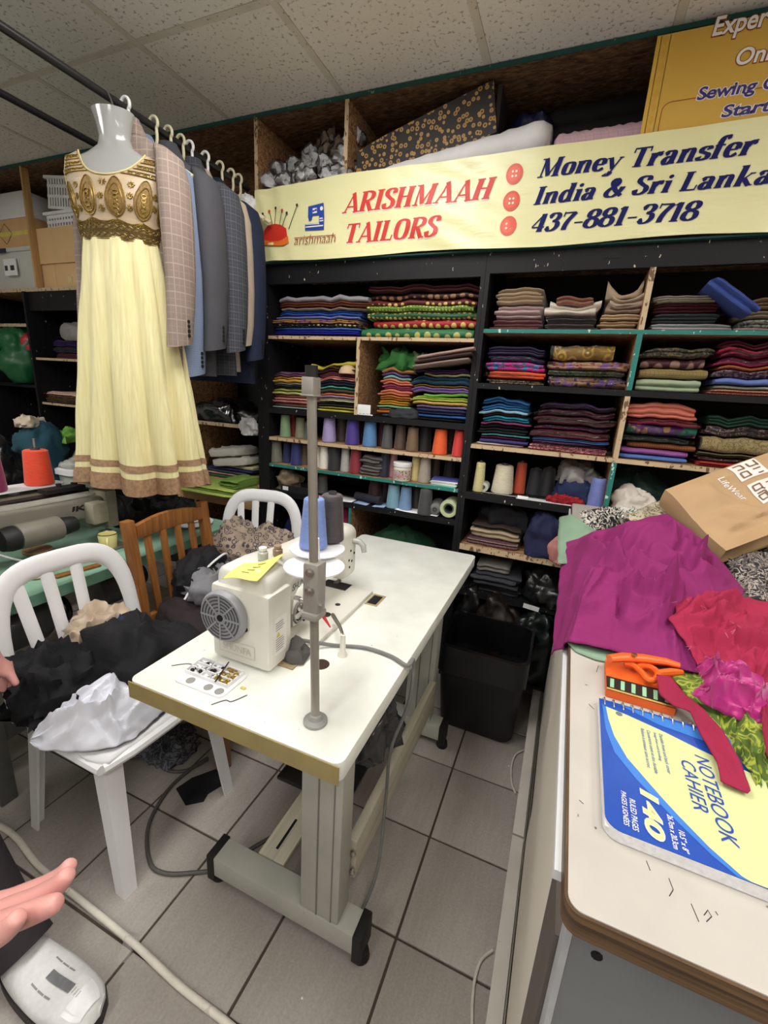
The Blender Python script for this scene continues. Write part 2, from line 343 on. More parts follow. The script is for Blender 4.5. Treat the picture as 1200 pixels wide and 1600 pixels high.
# ================================================================ LETTERING
def ribbon(b, pts, wfn, y=0.0):
    n = len(pts); L, R = [], []
    for i, p in enumerate(pts):
        q = pts[min(i + 1, n - 1)]; o = pts[max(i - 1, 0)]; dx, dy = q[0] - o[0], q[1] - o[1]; l = sqrt(dx * dx + dy * dy) or 1
        w = wfn(dx / l, dy / l) / 2; L.append((p[0] - dy / l * w, p[1] + dx / l * w)); R.append((p[0] + dy / l * w, p[1] - dx / l * w))
    b.add([(x, y, z) for x, z in L + R], [(i, i + 1, n + i + 1, n + i) for i in range(n - 1)])
def smoothpts(P, k=7):
    out = []
    for i in range(len(P) - 1):
        p0, p1, p2, p3 = P[max(i - 1, 0)], P[i], P[i + 1], P[min(i + 2, len(P) - 1)]
        for j in range(k):
            t = j / k; out.append(tuple(.5 * (2 * b_ + (c_ - a_) * t + (2 * a_ - 5 * b_ + 4 * c_ - d_) * t * t + (3 * b_ - a_ - 3 * c_ + d_) * t ** 3) for a_, b_, c_, d_ in zip(p0, p1, p2, p3)))
    return out + [P[-1]]
W_, t_ = .235, .08
def pen(dx, dy): return t_ + (W_ - t_) * abs(dy) ** 1.3
# glyphs: V x y0 y1 = thick stem, L = line of width w, C = curve drawn with a broad pen, S = serif, H = thin bar, K = dot
G = {
 'A': (.86, [('L', .10, 0, .43, 1, .075), ('L', .40, 1, .74, 0, .2), ('H', .2, .62, .3), ('S', .1, 0, .13), ('S', .74, 0, .17)]),
 'R': (.84, [('V', .2, 0, 1), ('S', .2, 0, .18), ('S', .12, 1, .1), ('C', [(.2, .965), (.45, .965), (.64, .86), (.64, .66), (.45, .53), (.2, .53)]), ('L', .38, .52, .68, 0, .2), ('S', .74, 0, .1)]),
 'I': (.42, [('V', .2, 0, 1), ('S', .2, 0, .18), ('S', .2, 1, .18)]),
 'S': (.66, [('C', [(.54, .74), (.50, .92), (.33, .965), (.16, .88), (.15, .70), (.33, .53), (.51, .38), (.53, .17), (.36, .035), (.16, .06), (.09, .27)])]),
 'H': (.92, [('V', .2, 0, 1), ('V', .68, 0, 1), ('H', .2, .68, .52), ('S', .2, 0, .17), ('S', .68, 0, .17), ('S', .2, 1, .17), ('S', .68, 1, .17)]),
 'M': (1.08, [('L', .17, 0, .19, 1, .08), ('L', .2, 1, .5, .06, .2), ('L', .5, .06, .84, 1, .075), ('V', .84, 0, 1), ('S', .16, 0, .13), ('S', .84, 0, .17), ('S', .14, 1, .12), ('S', .88, 1, .13)]),
 'T': (.76, [('V', .38, 0, 1), ('H', .06, .70, .965), ('L', .06, 1, .05, .76, .06), ('L', .70, 1, .71, .76, .06), ('S', .38, 0, .18)]),
 'L': (.70, [('V', .2, 0, 1), ('S', .2, 1, .17), ('H', .05, .62, .035), ('L', .62, 0, .65, .27, .06)]),
 'O': (.86, [('C', [(.42, .965), (.2, .86), (.13, .5), (.2, .14), (.42, .035), (.64, .14), (.71, .5), (.64, .86), (.42, .965)])]),
 'o': (.64, [('C', [(.31, .63), (.16, .56), (.12, .33), (.16, .1), (.31, .03), (.46, .1), (.5, .33), (.46, .56), (.31, .63)])]),
 'n': (.72, [('V', .17, 0, .64), ('S', .17, 0, .14), ('S', .1, .64, .08), ('C', [(.2, .46), (.32, .6), (.46, .6), (.52, .48), (.52, .25), (.52, 0)]), ('S', .54, 0, .13)]),
 'e': (.6, [('H', .14, .5, .34), ('C', [(.48, .35), (.46, .55), (.31, .63), (.16, .54), (.12, .32), (.18, .1), (.34, .03), (.52, .14)])]),
 'y': (.62, [('L', .12, .64, .34, .04, .18), ('L', .56, .64, .30, -.14, .075), ('C', [(.32, -.1), (.24, -.25), (.13, -.27), (.07, -.2)]), ('S', .1, .64, .13), ('S', .56, .64, .09)]),
 'r': (.54, [('V', .17, 0, .64), ('S', .17, 0, .15), ('S', .1, .64, .08), ('C', [(.2, .4), (.29, .57), (.4, .63), (.47, .58)]), ('K', .44, .54, .085)]),
 'a': (.64, [('C', [(.13, .5), (.2, .61), (.35, .62), (.44, .52), (.44, .3), (.44, .0)]), ('C', [(.44, .38), (.22, .33), (.13, .2), (.18, .05), (.3, .03), (.44, .16)]), ('S', .5, .0, .09), ('K', .16, .49, .07)]),
 's': (.52, [('C', [(.42, .48), (.38, .6), (.25, .62), (.13, .55), (.14, .42), (.28, .34), (.42, .25), (.42, .1), (.28, .03), (.14, .05), (.09, .18)])]),
 'f': (.46, [('V', .2, 0, .82), ('C', [(.2, .75), (.24, .95), (.37, 1.02), (.46, .95)]), ('H', .05, .42, .62), ('S', .2, 0, .16), ('K', .44, .93, .08)]),
 'd': (.70, [('V', .5, 0, 1.02), ('S', .42, 1.02, .08), ('S', .58, 0, .08), ('C', [(.5, .5), (.34, .63), (.18, .54), (.12, .32), (.17, .1), (.3, .03), (.5, .18)])]),
 'i': (.36, [('V', .18, 0, .64), ('S', .18, 0, .15), ('S', .1, .64, .09), ('K', .18, .85, .1)]),
 'k': (.72, [('V', .17, 0, 1.02), ('S', .17, 0, .14), ('S', .09, 1.02, .08), ('L', .2, .24, .52, .62, .07), ('L', .28, .4, .58, 0, .18), ('S', .54, .63, .1), ('S', .6, 0, .11)]),
 '4': (.68, [('V', .46, 0, 1), ('L', .44, .98, .06, .29, .07), ('H', .06, .64, .26), ('S', .46, 0, .14)]),
 '3': (.64, [('C', [(.1, .8), (.2, .95), (.38, .965), (.5, .83), (.44, .64), (.26, .54)]), ('C', [(.26, .54), (.48, .47), (.54, .26), (.42, .07), (.22, .03), (.08, .2)]), ('K', .13, .79, .08), ('K', .12, .21, .08)]),
 '7': (.6, [('H', .08, .58, .94), ('L', .08, 1, .08, .74, .06), ('C', [(.56, .94), (.36, .55), (.28, .25), (.28, 0)])]),
 '8': (.66, [('C', [(.32, .54), (.14, .65), (.15, .86), (.32, .965), (.49, .86), (.49, .66), (.32, .54), (.13, .42), (.11, .16), (.32, .03), (.53, .15), (.52, .40), (.32, .54)])]),
 '1': (.46, [('V', .24, 0, .98), ('L', .24, .98, .06, .86, .07), ('S', .24, 0, .17)]),
 '-': (.5, [('H', .06, .44, .36)]), ' ': (.36, []),
 '&': (.86, [('C', [(.74, .5), (.62, .22), (.42, .03), (.18, .07), (.1, .25), (.2, .45), (.42, .62), (.46, .82), (.34, .965), (.23, .85), (.28, .65), (.48, .32), (.78, .03)]), ('S', .72, .52, .12)]),
}
def lettering(text, x0, x1, z0, cap, slant=.2):
    """serif italic letters as flat ribbons in the x-z plane, fitted from x0 to x1"""
    b = B(); x = 0
    for ch in text:
        w, st = G[ch]
        for s in st:
            if s[0] == 'V': ribbon(b, [(x + s[1], s[2] + (s[3] - s[2]) * k / 5) for k in range(6)], lambda *_: W_)
            elif s[0] == 'L': ribbon(b, [(x + s[1] + (s[3] - s[1]) * k / 5, s[2] + (s[4] - s[2]) * k / 5) for k in range(6)], lambda *_, w_=s[5]: w_)
            elif s[0] == 'H': ribbon(b, [(x + s[1] + (s[2] - s[1]) * k / 5, s[3]) for k in range(6)], lambda *_: .075)
            elif s[0] == 'S': ribbon(b, [(x + s[1] + s[3] * q, s[2] + (.03 if s[2] < .3 else -.03)) for q in (-1, -.5, 0, .5, 1)], lambda *_: .06)
            elif s[0] == 'C': ribbon(b, smoothpts([(x + p[0], p[1]) for p in s[1]]), pen)
            elif s[0] == 'K': b.add([(x + s[1] + s[3] * cos(a * pi / 6), 0, s[2] + s[3] * sin(a * pi / 6)) for a in range(12)], [tuple(range(12))])
        x += w
    sx = (x1 - x0) / (x + slant * .8)
    b.v = [Vector((x0 + (p.x + slant * p.z) * sx, 0, z0 + p.z * cap)) for p in b.v]
    return b
def sans(text, size=1.0, offset=0.0, shear=0.0, spacing=1.0):
    """flat text outlines from the built-in font, x right, y up, baseline 0; returned as a B"""
    cu = bpy.data.curves.new('t', 'FONT'); cu.body = text; cu.size = size; cu.offset = offset; cu.shear = shear; cu.space_character = spacing; cu.resolution_u = 4
    o = bpy.data.objects.new('t', cu); COL.objects.link(o)
    me = o.to_mesh(); b = B(); b.add([v.co.copy() for v in me.vertices], [tuple(q.vertices) for q in me.polygons]); o.to_mesh_clear()
    bpy.data.objects.remove(o); bpy.data.curves.remove(cu); return b
def fit(b, w, h=None):
    """scale flat text so that its box is w wide (and h high), lower left at 0"""
    xs = [p.x for p in b.v]; ys = [p.y for p in b.v]; sx = w / (max(xs) - min(xs)); sy = (h / (max(ys) - min(ys))) if h else sx
    b.v = [Vector(((p.x - min(xs)) * sx, (p.y - min(ys)) * sy, p.z)) for p in b.v]; return b

# ================================================================ BANNER
BY = 1.945
def bz(x, z):      # how far the vinyl stands off its plane
    e = max(0, (-1.25 - x)) * 1.2
    return .003 * sin(x * 9 + z * 14) + .0035 * nz(x * 7, z * 11 + x * 3, 1) + e * .018 * sin((x + z * .3) * 55) + .0025 * sin((z * 60 + x * 26)) * max(0, 1 - abs(x + .55) / .35)
def on_banner(b, off): b.v = [Vector((p.x, BY - off + bz(p.x, p.z), p.z)) for p in b.v]; return b
m, nt, p = nodes('banner_vinyl'); v = tc(nt); n = tex(nt, 'ShaderNodeTexNoise', v, Scale=4, Detail=3); n2 = tex(nt, 'ShaderNodeTexNoise', tc(nt, (5, 1, 18)), Scale=2.2, Detail=3)
nt.links.new(mix(nt, n.outputs[0], lin((224, 220, 166)), lin((234, 230, 178))), p.inputs['Base Color']); p.inputs['Roughness'].default_value = .32; bump(nt, p, n2.outputs[0], .25, .008); M_ban = m
ban = T('banner', 'pale yellow vinyl banner of the tailor shop hung across the shelves', 'banner', (-.2, BY, 1.97))
def banf(u, v):
    x = -1.545 + u * 2.78; top = 2.292 - .02 * max(0, (-1.1 - x) / .44) ** 1 ; bot = 1.972 + .005 * sin(x * 7)
    if u == 0: x += .035 * v - .02
    z = bot + (top - bot) * v; return Vector((x, BY + bz(x, z), z))
mk('vinyl_sheet', B().grid(banf, 150, 24), M_ban, ban)
mk('batten', B().box(-1.5, 1.25, BY + .012, D - .001, 1.967, 1.973), M_teald, ban)
M_red = plain('print_red', (205, 48, 34), .5, var=.03); M_navy = plain('print_navy', (20, 24, 92), .6, var=.03, spec=.2); M_pale = plain('print_pale', (238, 226, 220), .35, var=.02)
M_orange = plain('print_orange', (236, 118, 44), .35, var=.03); M_or2 = plain('print_orange_red', (214, 66, 34), .35, var=.03); M_ink = plain('print_ink', (40, 38, 40), .4, var=.02); M_blue = plain('print_blue', (36, 70, 160), .35, var=.03)
def px_text(text, pl, pr, ptop, off=.004, **k):
    a, c, t = aty(*pl, BY), aty(*pr, BY), aty(*ptop, BY); z = (a.z + c.z) / 2; return lettering(text, a.x, c.x, z, t.z - z, **k)
for txt, a, c, t in (('ARISHMAAH', (535, 336), (774, 307), (552, 302)), ('TAILORS', (536, 380), (688, 370), (545, 350))):
    b = px_text(txt, a, c, t, slant=.25); bb = B(); bb.v = [p + Vector((-.0035, 0, -.004)) for p in b.v]; bb.f = b.f; bb.m = b.m
    s = mk('letter_shadow', on_banner(bb, .0016), M_pale, ban); mk('lettering', on_banner(b, .0026), M_red, ban)
for txt, a, c, t in (('Money Transfer', (838, 280), (1184, 239), (846, 250)), ('India & Sri Lanka', (832, 322), (1212, 283), (840, 293)), ('437-881-3718', (826, 363), (1094, 344), (836, 335))):
    mk('lettering', on_banner(px_text(txt, a, c, t, slant=.22), .0024), M_navy, ban)
def disc(c, r, n=28, rx=None): return B().add([(c[0] + (rx or r) * cos(2 * pi * k / n), 0, c[1] + r * sin(2 * pi * k / n)) for k in range(n)], [tuple(range(n))])
for q in ((804, 272), (799, 314), (794, 353)):
    w = aty(*q, BY); c = (w.x, w.z); o = mk('printed_button', on_banner(disc(c, .034, rx=.031), .0022), M_or2, ban)
    mk('button_face', on_banner(disc(c, .025, rx=.0225), .003), plain('print_button', (224, 84, 44), .35, var=.02), o)
    for dx in (-1, 1):
        for dz in (-1, 1): mk('button_hole', on_banner(disc((c[0] + dx * .0065, c[1] + dz * .0075), .004), .0038), M_pale, o)
def poly_px(pts): ws = [aty(*q, BY) for q in pts]; return B().add([(w.x, 0, w.z) for w in ws], [tuple(range(len(ws)))])
pc = mk('printed_pincushion', on_banner(poly_px([(412, 374), (414, 362), (420, 354), (430, 350), (440, 352), (449, 358), (451, 374), (440, 377), (424, 378)]), .005), M_red, ban)
mk('cushion_base', on_banner(poly_px([(410, 374), (424, 378), (440, 376), (452, 370), (453, 380), (444, 384), (425, 385), (411, 382)]), .006), M_orange, pc)
for (x1, y1), (x2, y2), m in (((426, 352), (413, 336), M_ink), ((427, 351), (422, 331), M_red), ((430, 350), (432, 326), M_ink), ((438, 351), (443, 330), M_red), ((443, 354), (450, 334), M_ink), ((453, 359), (465, 321), M_ink)):
    a, c = aty(x1, y1, BY), aty(x2, y2, BY); b = B(); ribbon(b, [(a.x + (c.x - a.x) * k / 4, a.z + (c.z - a.z) * k / 4) for k in range(5)], lambda *_: .0028)
    mk('printed_pin', on_banner(b, .006), M_ink, pc); mk('pin_head', on_banner(disc((c.x, c.z), .006, 12), .007), m, pc)
sm = mk('printed_machine', on_banner(poly_px([(482, 323), (506, 317), (507, 338), (507, 359), (478, 361), (478, 351), (499, 349), (499, 336), (489, 337), (488, 343), (484, 346), (482, 340)]), .005), M_blue, ban)
for q in ([(489, 326), (496, 325), (496, 328), (489, 329)], [(489, 331), (496, 330), (496, 333), (489, 334)], [(479, 355), (506, 352), (506, 354), (479, 357)], [(479, 351.4), (500, 349.6), (500, 350.8), (479, 352.4)], [(500, 341), (506, 340), (506, 342), (500, 343)], [(500, 345), (506, 344), (506, 346), (500, 347)]):
    mk('machine_stripe', on_banner(poly_px(q), .0065), M_pale, sm)
w = aty(503, 326, BY); mk('machine_wheel', on_banner(disc((w.x, w.z), .008), .0065), M_pale, sm)
a, c = aty(461, 383, BY), aty(525, 376, BY)
b = fit(sans('arishmaah', 1, -.012, .25), c.x - a.x, .038); b.v = [Vector((a.x + p.x, 0, a.z - .002 + p.y)) for p in b.v]
h = B(); ribbon(h, [(a.x + (c.x - a.x) * k / 8, a.z + .027) for k in range(9)], lambda *_: .003); b.add(h.v, h.f)
mk('small_lettering', on_banner(b, .005), plain('print_brown', (150, 58, 36), .4, var=.02), ban)

# ================================================================ YELLOW SIGN (upper right)
SY = 1.955
m, nt, p = nodes('sign_yellow'); n = tex(nt, 'ShaderNodeTexNoise', tc(nt), Scale=3, Detail=2)
nt.links.new(mix(nt, n.outputs[0], lin((204, 160, 62)), lin((216, 176, 80))), p.inputs['Base Color']); p.inputs['Roughness'].default_value = .4; M_sign = m
sg = T('sign_board', 'mustard yellow printed sign board propped above the banner at upper right', 'sign', (.5, SY, 2.27))
mk('panel', B().box(.066, 1.15, SY, SY + .006, 2.275, 2.562), M_sign, sg)
def flat_sign(name, b, off, m, par=sg): b.v = [Vector((p.x, SY - off, p.z)) for p in b.v]; return mk(name, b, m, par, smooth=False)
M_sbr = plain('sign_brown', (150, 78, 22), .4, var=.03); M_sdi = plain('sign_tan', (208, 160, 60), .4, var=.03); M_pur = plain('sign_purple', (58, 44, 120), .4, var=.03); M_sw = plain('sign_white', (240, 236, 232), .4, var=.02)
flat_sign('border_line', B().box(.078, .0795, 0, 0, 2.275, 2.56).box(.104, .1055, 0, 0, 2.275, 2.56), .0006, M_sdi)
for k in range(8): z = 2.295 + k * .036; flat_sign('diamond', B().add([(.0915 - .011, 0, z), (.0915, 0, z - .015), (.0915 + .011, 0, z), (.0915, 0, z + .015)], [(0, 1, 2, 3)]), .0006, M_sdi)
b = B(); ribbon(b, [(.118, 2.275), (.118, 2.33), (.118, 2.345)] + [(.118 + .025 * (1 - cos(a * pi / 12)), 2.35 + .025 * sin(a * pi / 12)) for a in range(1, 7)] + [(.16, 2.375), (.6, 2.375), (1.15, 2.375)], lambda *_: .0025); flat_sign('frame_line', b, .0007, M_sbr)
def sign_text(txt, pl, pr, ptop, cols, bold, out):
    a, c, t = aty(*pl, SY), aty(*pr, SY), aty(*ptop, SY); w, h = c.x - a.x, t.z - a.z
    b0 = sans(txt, 1, bold, .12); xs = [p.x for p in b0.v]; hh = sans(txt[0], 1, bold, .12); sx = w / (max(xs) - min(xs)); sy = h / max(p.y for p in hh.v); x_ = min(xs)
    for nm, off, q, m in (('text_outline', .001, out, cols[1]), ('text', .0022, bold, cols[0])):
        b = sans(txt, 1, q, .12); b.v = [Vector((a.x + (p.x - x_) * sx, 0, a.z + p.y * sy)) for p in b.v]; flat_sign(nm, b, off, m)
sign_text('Exper', (1112, 57), (1200, 36), (1116, 28), (M_sw, M_sbr), .02, .06)
sign_text('Onl', (1148, 103), (1204, 90), (1152, 77), (M_sw, M_sbr), .02, .06)
sign_text('Sewing C', (1088, 157), (1215, 135), (1093, 137), (M_pur, M_sw), .022, .07)
sign_text('Start', (1126, 184), (1204, 170), (1130, 165), (M_pur, M_sw), .022, .07)
# ================================================================ FOLDED FABRIC IN THE SHELVES
def folded(w, d, h, n, seed, zrel=0, droop=0.0, puff=0.0, roll=.0, tilt=0.0, base=None, cx=0.0, hw=None):
    """a folded length of cloth lying on z = 0, its folds facing -y; origin at the middle of its front foot"""
    rng = random.Random(seed); lay = []
    for i in range(n): lay.append((rng.uniform(-.010, .010), rng.uniform(-.012, .012), rng.uniform(.8, 1.2)))
    tot = sum(l[2] for l in lay); prof = [(d, 0, 0)]; z = 0
    for dy, dx, k in lay:
        lh = h * k / tot
        for q, off in ((.06, .011), (.28, .002), (.5, 0), (.72, .002), (.94, .011)): prof.append((max(dy, -.006) + off, z + lh * q, dx))
        z += lh
    prof += [(d * .35, h, 0), (d * .7, h * .98, 0), (d, h * .93, 0)]
    nx = 10; rings = []
    for i in range(nx + 1):
        u = i / nx; s = u * 2 - 1; ring = []
        ends = 1 if 0 < i < nx else .88
        for y, z, dx in prof:
            zz = z if ends == 1 else h / 2 + (z - h / 2) * ends
            X = cx + s * w / 2; S = X / (hw or w / 2) if base is not None else s; bs = (seed if base is None else base) % 97
            sag = nz(X * 16 + bs, y * 6, bs) * .10 * (zrel + z) + puff * z * (1 - s * s) - droop * min(1.3, abs(S)) ** 3 * (zrel + z) + roll * s * s * z / max(h, .001)
            yy = y + nz(u * 5, z * 40, seed % 89) * .007 + (.008 if ends != 1 else 0)
            ring.append(Vector((s * w / 2 + (dx * abs(s) if abs(s) > .7 else 0), yy, max(zz + sag, -.0 if zrel == 0 else zz + sag) + tilt * s)))
        rings.append(ring)
    return B().loft(rings)
ORD = ['lowest', 'second from bottom', 'third from bottom', 'fourth from bottom', 'fifth from bottom', 'sixth from bottom', 'seventh from bottom', 'eighth from bottom', 'ninth from bottom', 'tenth from bottom', 'eleventh from bottom', 'twelfth from bottom']
SEED = [100]
def stack(where, pl, pr, z0, items, depth=.30, yf=2.015, group=None, droop=.02):
    """items, bottom to top: (colour word, rgb, thickness, [kind, rgb2, scale], dict of tweaks)"""
    xl, xr = aty(*pl, yf).x + .006, aty(*pr, yf).x - .006; z = z0 + .0008; tot = len(items); base = SEED[0]
    for i, it in enumerate(items):
        SEED[0] += 1; nm, c, th = it[:3]; kd = it[3] if len(it) > 3 and isinstance(it[3], tuple) else ('plain',); kw = it[-1] if isinstance(it[-1], dict) else {}
        a, b_ = xl + kw.get('l', random.Random(SEED[0]).uniform(-.010, .010)), xr + kw.get('r', random.Random(SEED[0] + 7).uniform(-.010, .004))
        w = b_ - a; n = kw.get('n', max(1, round(th / .011)))
        o_ = 'topmost' if i == tot - 1 and tot > 1 else ORD[i]
        lab = kw.get('label') or f"{nm} folded cloth, {o_} in {where}"
        r = Vector(((a + b_) / 2, yf + kw.get('y', random.Random(SEED[0] + 3).uniform(-.012, .012)), z))
        b = folded(w, depth * kw.get('d', 1), th, n, SEED[0], z - z0, droop, kw.get('puff', .0) if i == tot - 1 else 0, kw.get('roll', 0), kw.get('tilt', 0), base, (a + b_) / 2 - (xl + xr) / 2, (xr - xl) / 2)
        o = link('folded_fabric', to_mesh('folded_fabric', b, fabric(c, *kd), smooth=55), None); o.location = r; WM[o] = Matrix.Translation(r)
        o['label'] = lab; o['category'] = 'fabric'; o['group'] = group or ('folded cloth in ' + where)
        o.rotation_euler = (0, 0, random.Random(SEED[0] + 11).uniform(-.03, .03))
        if kw.get('rx'): o.rotation_euler = (0, kw['rx'], 0)
        if kw.get('wrap'):
            q = folded(w + .008, depth * .98, th * .985, 1, SEED[0] + 5, z - z0, droop, 0, 0, 0, base, (a + b_) / 2 - (xl + xr) / 2, (xr - xl) / 2); q.v = [Vector((p.x + nz(p.x * 30, p.z * 60, 3) * .002, p.y - .006 + nz(p.x * 40, p.z * 50) * .004, p.z + .0004 + nz(p.x * 35, p.y * 20, 8) * .0006)) for p in q.v]
            mk('plastic_sleeve', q, clear_plastic(), o, local=True)
        z += th + .0022
    return z
GOLD = (214, 190, 110)
ZA, ZB, Z1, Z2, Z3, Z5 = 1.642, 1.284, 1.68, 1.463, 1.2, .728
# left bay, top shelf
stack("left pile on left bay's top shelf", (421, 520), (560, 522), ZA, [
    ('dusty pink', (186, 150, 160), .010, ('stripe', (120, 90, 110))), ('royal blue', (30, 44, 176), .020), ('sky blue', (84, 134, 214), .012), ('black gold-edged', (22, 22, 24), .013, ('dots', GOLD, 1.2)),
    ('maroon paisley', (126, 36, 34), .018, ('print', (190, 150, 100))), ('periwinkle', (120, 130, 206), .012, {'l': .02}), ('cobalt blue', (38, 84, 172), .022, {'l': .05, 'r': .01}), ('beige', (146, 128, 112), .014, {'l': .06, 'r': .04}), ('rust brown', (128, 62, 40), .020, {'l': .06, 'r': .06}), ('pale grey', (150, 146, 152), .026, {'l': .05, 'r': .05, 'n': 1})])
stack("right pile on left bay's top shelf", (562, 520), (744, 524), ZA, [
    ('emerald gold-disc brocade', (44, 120, 74), .044, ('dots', (190, 190, 110), .62), {'n': 1}), ('red gold-spotted', (172, 32, 36), .034, ('dots', GOLD, .8), {'n': 1, 'l': .05}), ('dark green gold-spotted', (36, 92, 52), .030, ('dots', GOLD, 1.3), {'n': 1, 'l': .02}),
    ('lime gold-dotted', (96, 140, 40), .022, ('dots', (220, 214, 130), 2.0), {'n': 1, 'l': .04}), ('maroon gold-spotted', (98, 24, 30), .026, ('dots', GOLD, 1.0), {'n': 1, 'l': .02}), ('brown tan-spotted', (50, 24, 24), .026, ('dots', (150, 110, 84), .8), {'n': 1, 'l': .03}), ('dark wine', (64, 16, 24), .026, {'l': .04})], depth=.33)
# left bay, second shelf, four piles
stack("far left pile on left bay's second shelf", (424, 634), (489, 640), ZB, [
    ('pale teal', (140, 166, 160), .010), ('salmon', (206, 132, 116), .014), ('dusty rose', (180, 108, 104), .014), ('light coral', (216, 150, 130), .012), ('brick pink', (170, 100, 96), .012), ('pale lime', (196, 200, 120), .014), ('olive yellow', (160, 160, 70), .012), ('charcoal', (60, 60, 66), .020), ('white', (214, 210, 204), .007), ('golden yellow', (214, 164, 60), .016), ('amber', (226, 176, 70), .012), ('mauve', (122, 74, 112), .020)], depth=.25, droop=.05)
stack("second pile on left bay's second shelf", (495, 641), (557, 650), ZB, [
    ('bright yellow', (216, 204, 70), .016), ('mustard', (170, 160, 60), .008), ('black', (30, 28, 36), .022), ('cream', (236, 232, 190), .018), ('lilac', (190, 160, 210), .008), ('orange', (226, 120, 70), .012), ('dark olive', (70, 64, 50), .016), ('mint', (90, 190, 160), .012), ('navy', (28, 30, 56), .024), ('coral pink', (206, 128, 118), .018), ('plum rose', (140, 74, 96), .018), ('brown', (72, 44, 34), .02), ('yellow', (196, 180, 50), .014, {'l': -.06, 'tilt': .012, 'roll': .02})], depth=.25)
stack("third pile on left bay's second shelf", (589, 650), (640, 654), ZB, [
    ('deep teal', (36, 66, 96), .014), ('bright orange', (240, 120, 40), .016, {'l': -.01}), ('pale peach', (238, 210, 170), .008, {'l': -.01}), ('seafoam', (120, 180, 130), .010), ('mustard orange', (220, 150, 30), .022), ('burnt orange', (188, 110, 40), .020), ('salmon', (214, 120, 90), .026), ('magenta', (200, 90, 140), .020), ('coral', (228, 130, 96), .022), ('aqua', (130, 190, 180), .014), ('violet', (120, 100, 170), .014), ('tan', (170, 110, 60), .016)], depth=.25, droop=.06)
stack("fourth pile on left bay's second shelf", (641, 656), (733, 662), ZB, [
    ('black', (26, 26, 32), .012), ('bright blue', (40, 100, 180), .014), ('navy', (44, 46, 90), .024, {'l': .03}), ('lilac', (186, 156, 214), .014), ('mustard', (212, 176, 80), .014), ('lime yellow', (190, 210, 90), .020), ('bright green', (130, 214, 80), .014, {'l': .05, 'tilt': .006}), ('lavender', (136, 104, 176), .022, {'puff': .3}), ('amber', (180, 130, 50), .008), ('dark teal', (34, 74, 96), .034, {'n': 2}), ('cream', (206, 200, 150), .012, {'l': .03}), ('plum', (74, 40, 86), .018, {'l': .01})], depth=.25)
b = folded(.22, .2, .016, 1, 71); z = 1.528
for k, (cn, c, dz, ang, x) in enumerate((('taupe', (150, 126, 112), .0, -.16, -.56), ('brown', (70, 48, 48), .021, -.17, -.55), ('dusty pink', (176, 140, 130), .041, -.18, -.54))):
    o = solo('folded_fabric', folded(.25, .2, .016, 1, 71 + k), fabric(c), f'{cn} cloth askew on the fourth pile, left bay second shelf', 'fabric', 'askew cloths on the fourth pile')
    o.location = (x, 2.03, z + dz); o.rotation_euler = (0, ang, 0)
# right bay, top shelf
stack("first pile on right bay's top shelf", (768, 512), (846, 513), Z1, [('maroon satin', (104, 44, 48), .044, ('silk',), {'n': 3}), ('pale mauve satin', (184, 152, 152), .050, ('silk',), {'n': 3}), ('tan satin', (160, 134, 100), .060, ('silk',), {'n': 4, 'l': .0, 'puff': .12})])
stack("second pile on right bay's top shelf", (848, 513), (930, 515), Z1, [('dark plum satin', (66, 46, 54), .024, ('silk',), {'n': 2}), ('purple black', (50, 38, 46), .030, ('silk',), {'n': 3}), ('ivory satin', (226, 214, 196), .030, ('silk',), {'n': 2, 'roll': .03}), ('rust', (140, 80, 56), .034, ('silk',), {'n': 2, 'l': .03, 'r': -.02})])
stack("third pile on right bay's top shelf", (934, 515), (1001, 516), Z1, [('pale pink', (206, 176, 168), .014), ('camel', (196, 164, 124), .022), ('sand', (206, 176, 140), .022), ('taupe', (156, 130, 112), .020, {'roll': .02}), ('mushroom', (186, 164, 144), .024, {'roll': .045}), ('pale tan', (178, 152, 124), .016, {'roll': .06})])
stack("fourth pile on right bay's top shelf", (1016, 516), (1122, 516), Z1, [('silver grey', (176, 176, 180), .024, {'r': .04}), ('dark slate', (58, 66, 70), .034), ('wine red', (84, 22, 34), .034), ('oatmeal', (176, 164, 146), .024, {'r': -.02, 'n': 3})])
stack("fifth pile on right bay's top shelf", (1148, 516), (1260, 516), Z1, [('pale pink', (176, 150, 140), .012), ('grey print', (170, 176, 170), .026, ('swirl', (90, 90, 90))), ('taupe', (140, 122, 100), .024), ('brown', (120, 94, 70), .036)])
o = solo('folded_fabric', folded(.17, .2, .042, 2, 901), fabric((52, 74, 150)), 'blue cloth bolt leaning askew between two piles, right bay', 'fabric'); o.location = (.425, 2.0, 1.765); o.rotation_euler = (.1, .62, 0)
# right bay, second shelf: mostly clothes in clear bags
W = {'wrap': 1, 'n': 2, 'puff': .15}
stack("first pile on right bay's second shelf", (757, 594), (848, 602), Z2, [('cream bagged', (206, 190, 150), .022, ('swirl', (110, 70, 60)), W), ('bright orange bagged', (238, 90, 40), .030, W), ('magenta-teal bagged', (40, 110, 130), .034, ('print', (190, 40, 130)), W), ('navy bagged', (44, 34, 84), .026, W), ('dark purple', (60, 48, 84), .034)])
stack("second pile on right bay's second shelf", (852, 602), (981, 609), Z2, [('violet print bagged', (88, 62, 140), .044, ('print', (190, 150, 110)), W), ('green print bagged', (150, 160, 120), .022, ('swirl', (60, 90, 60)), W), ('coral print bagged', (196, 88, 84), .030, ('print', (220, 180, 140)), W), ('mustard embroidered bagged', (178, 134, 40), .062, ('rings', (220, 180, 70), .5), {'wrap': 1, 'n': 1, 'r': -.07})])
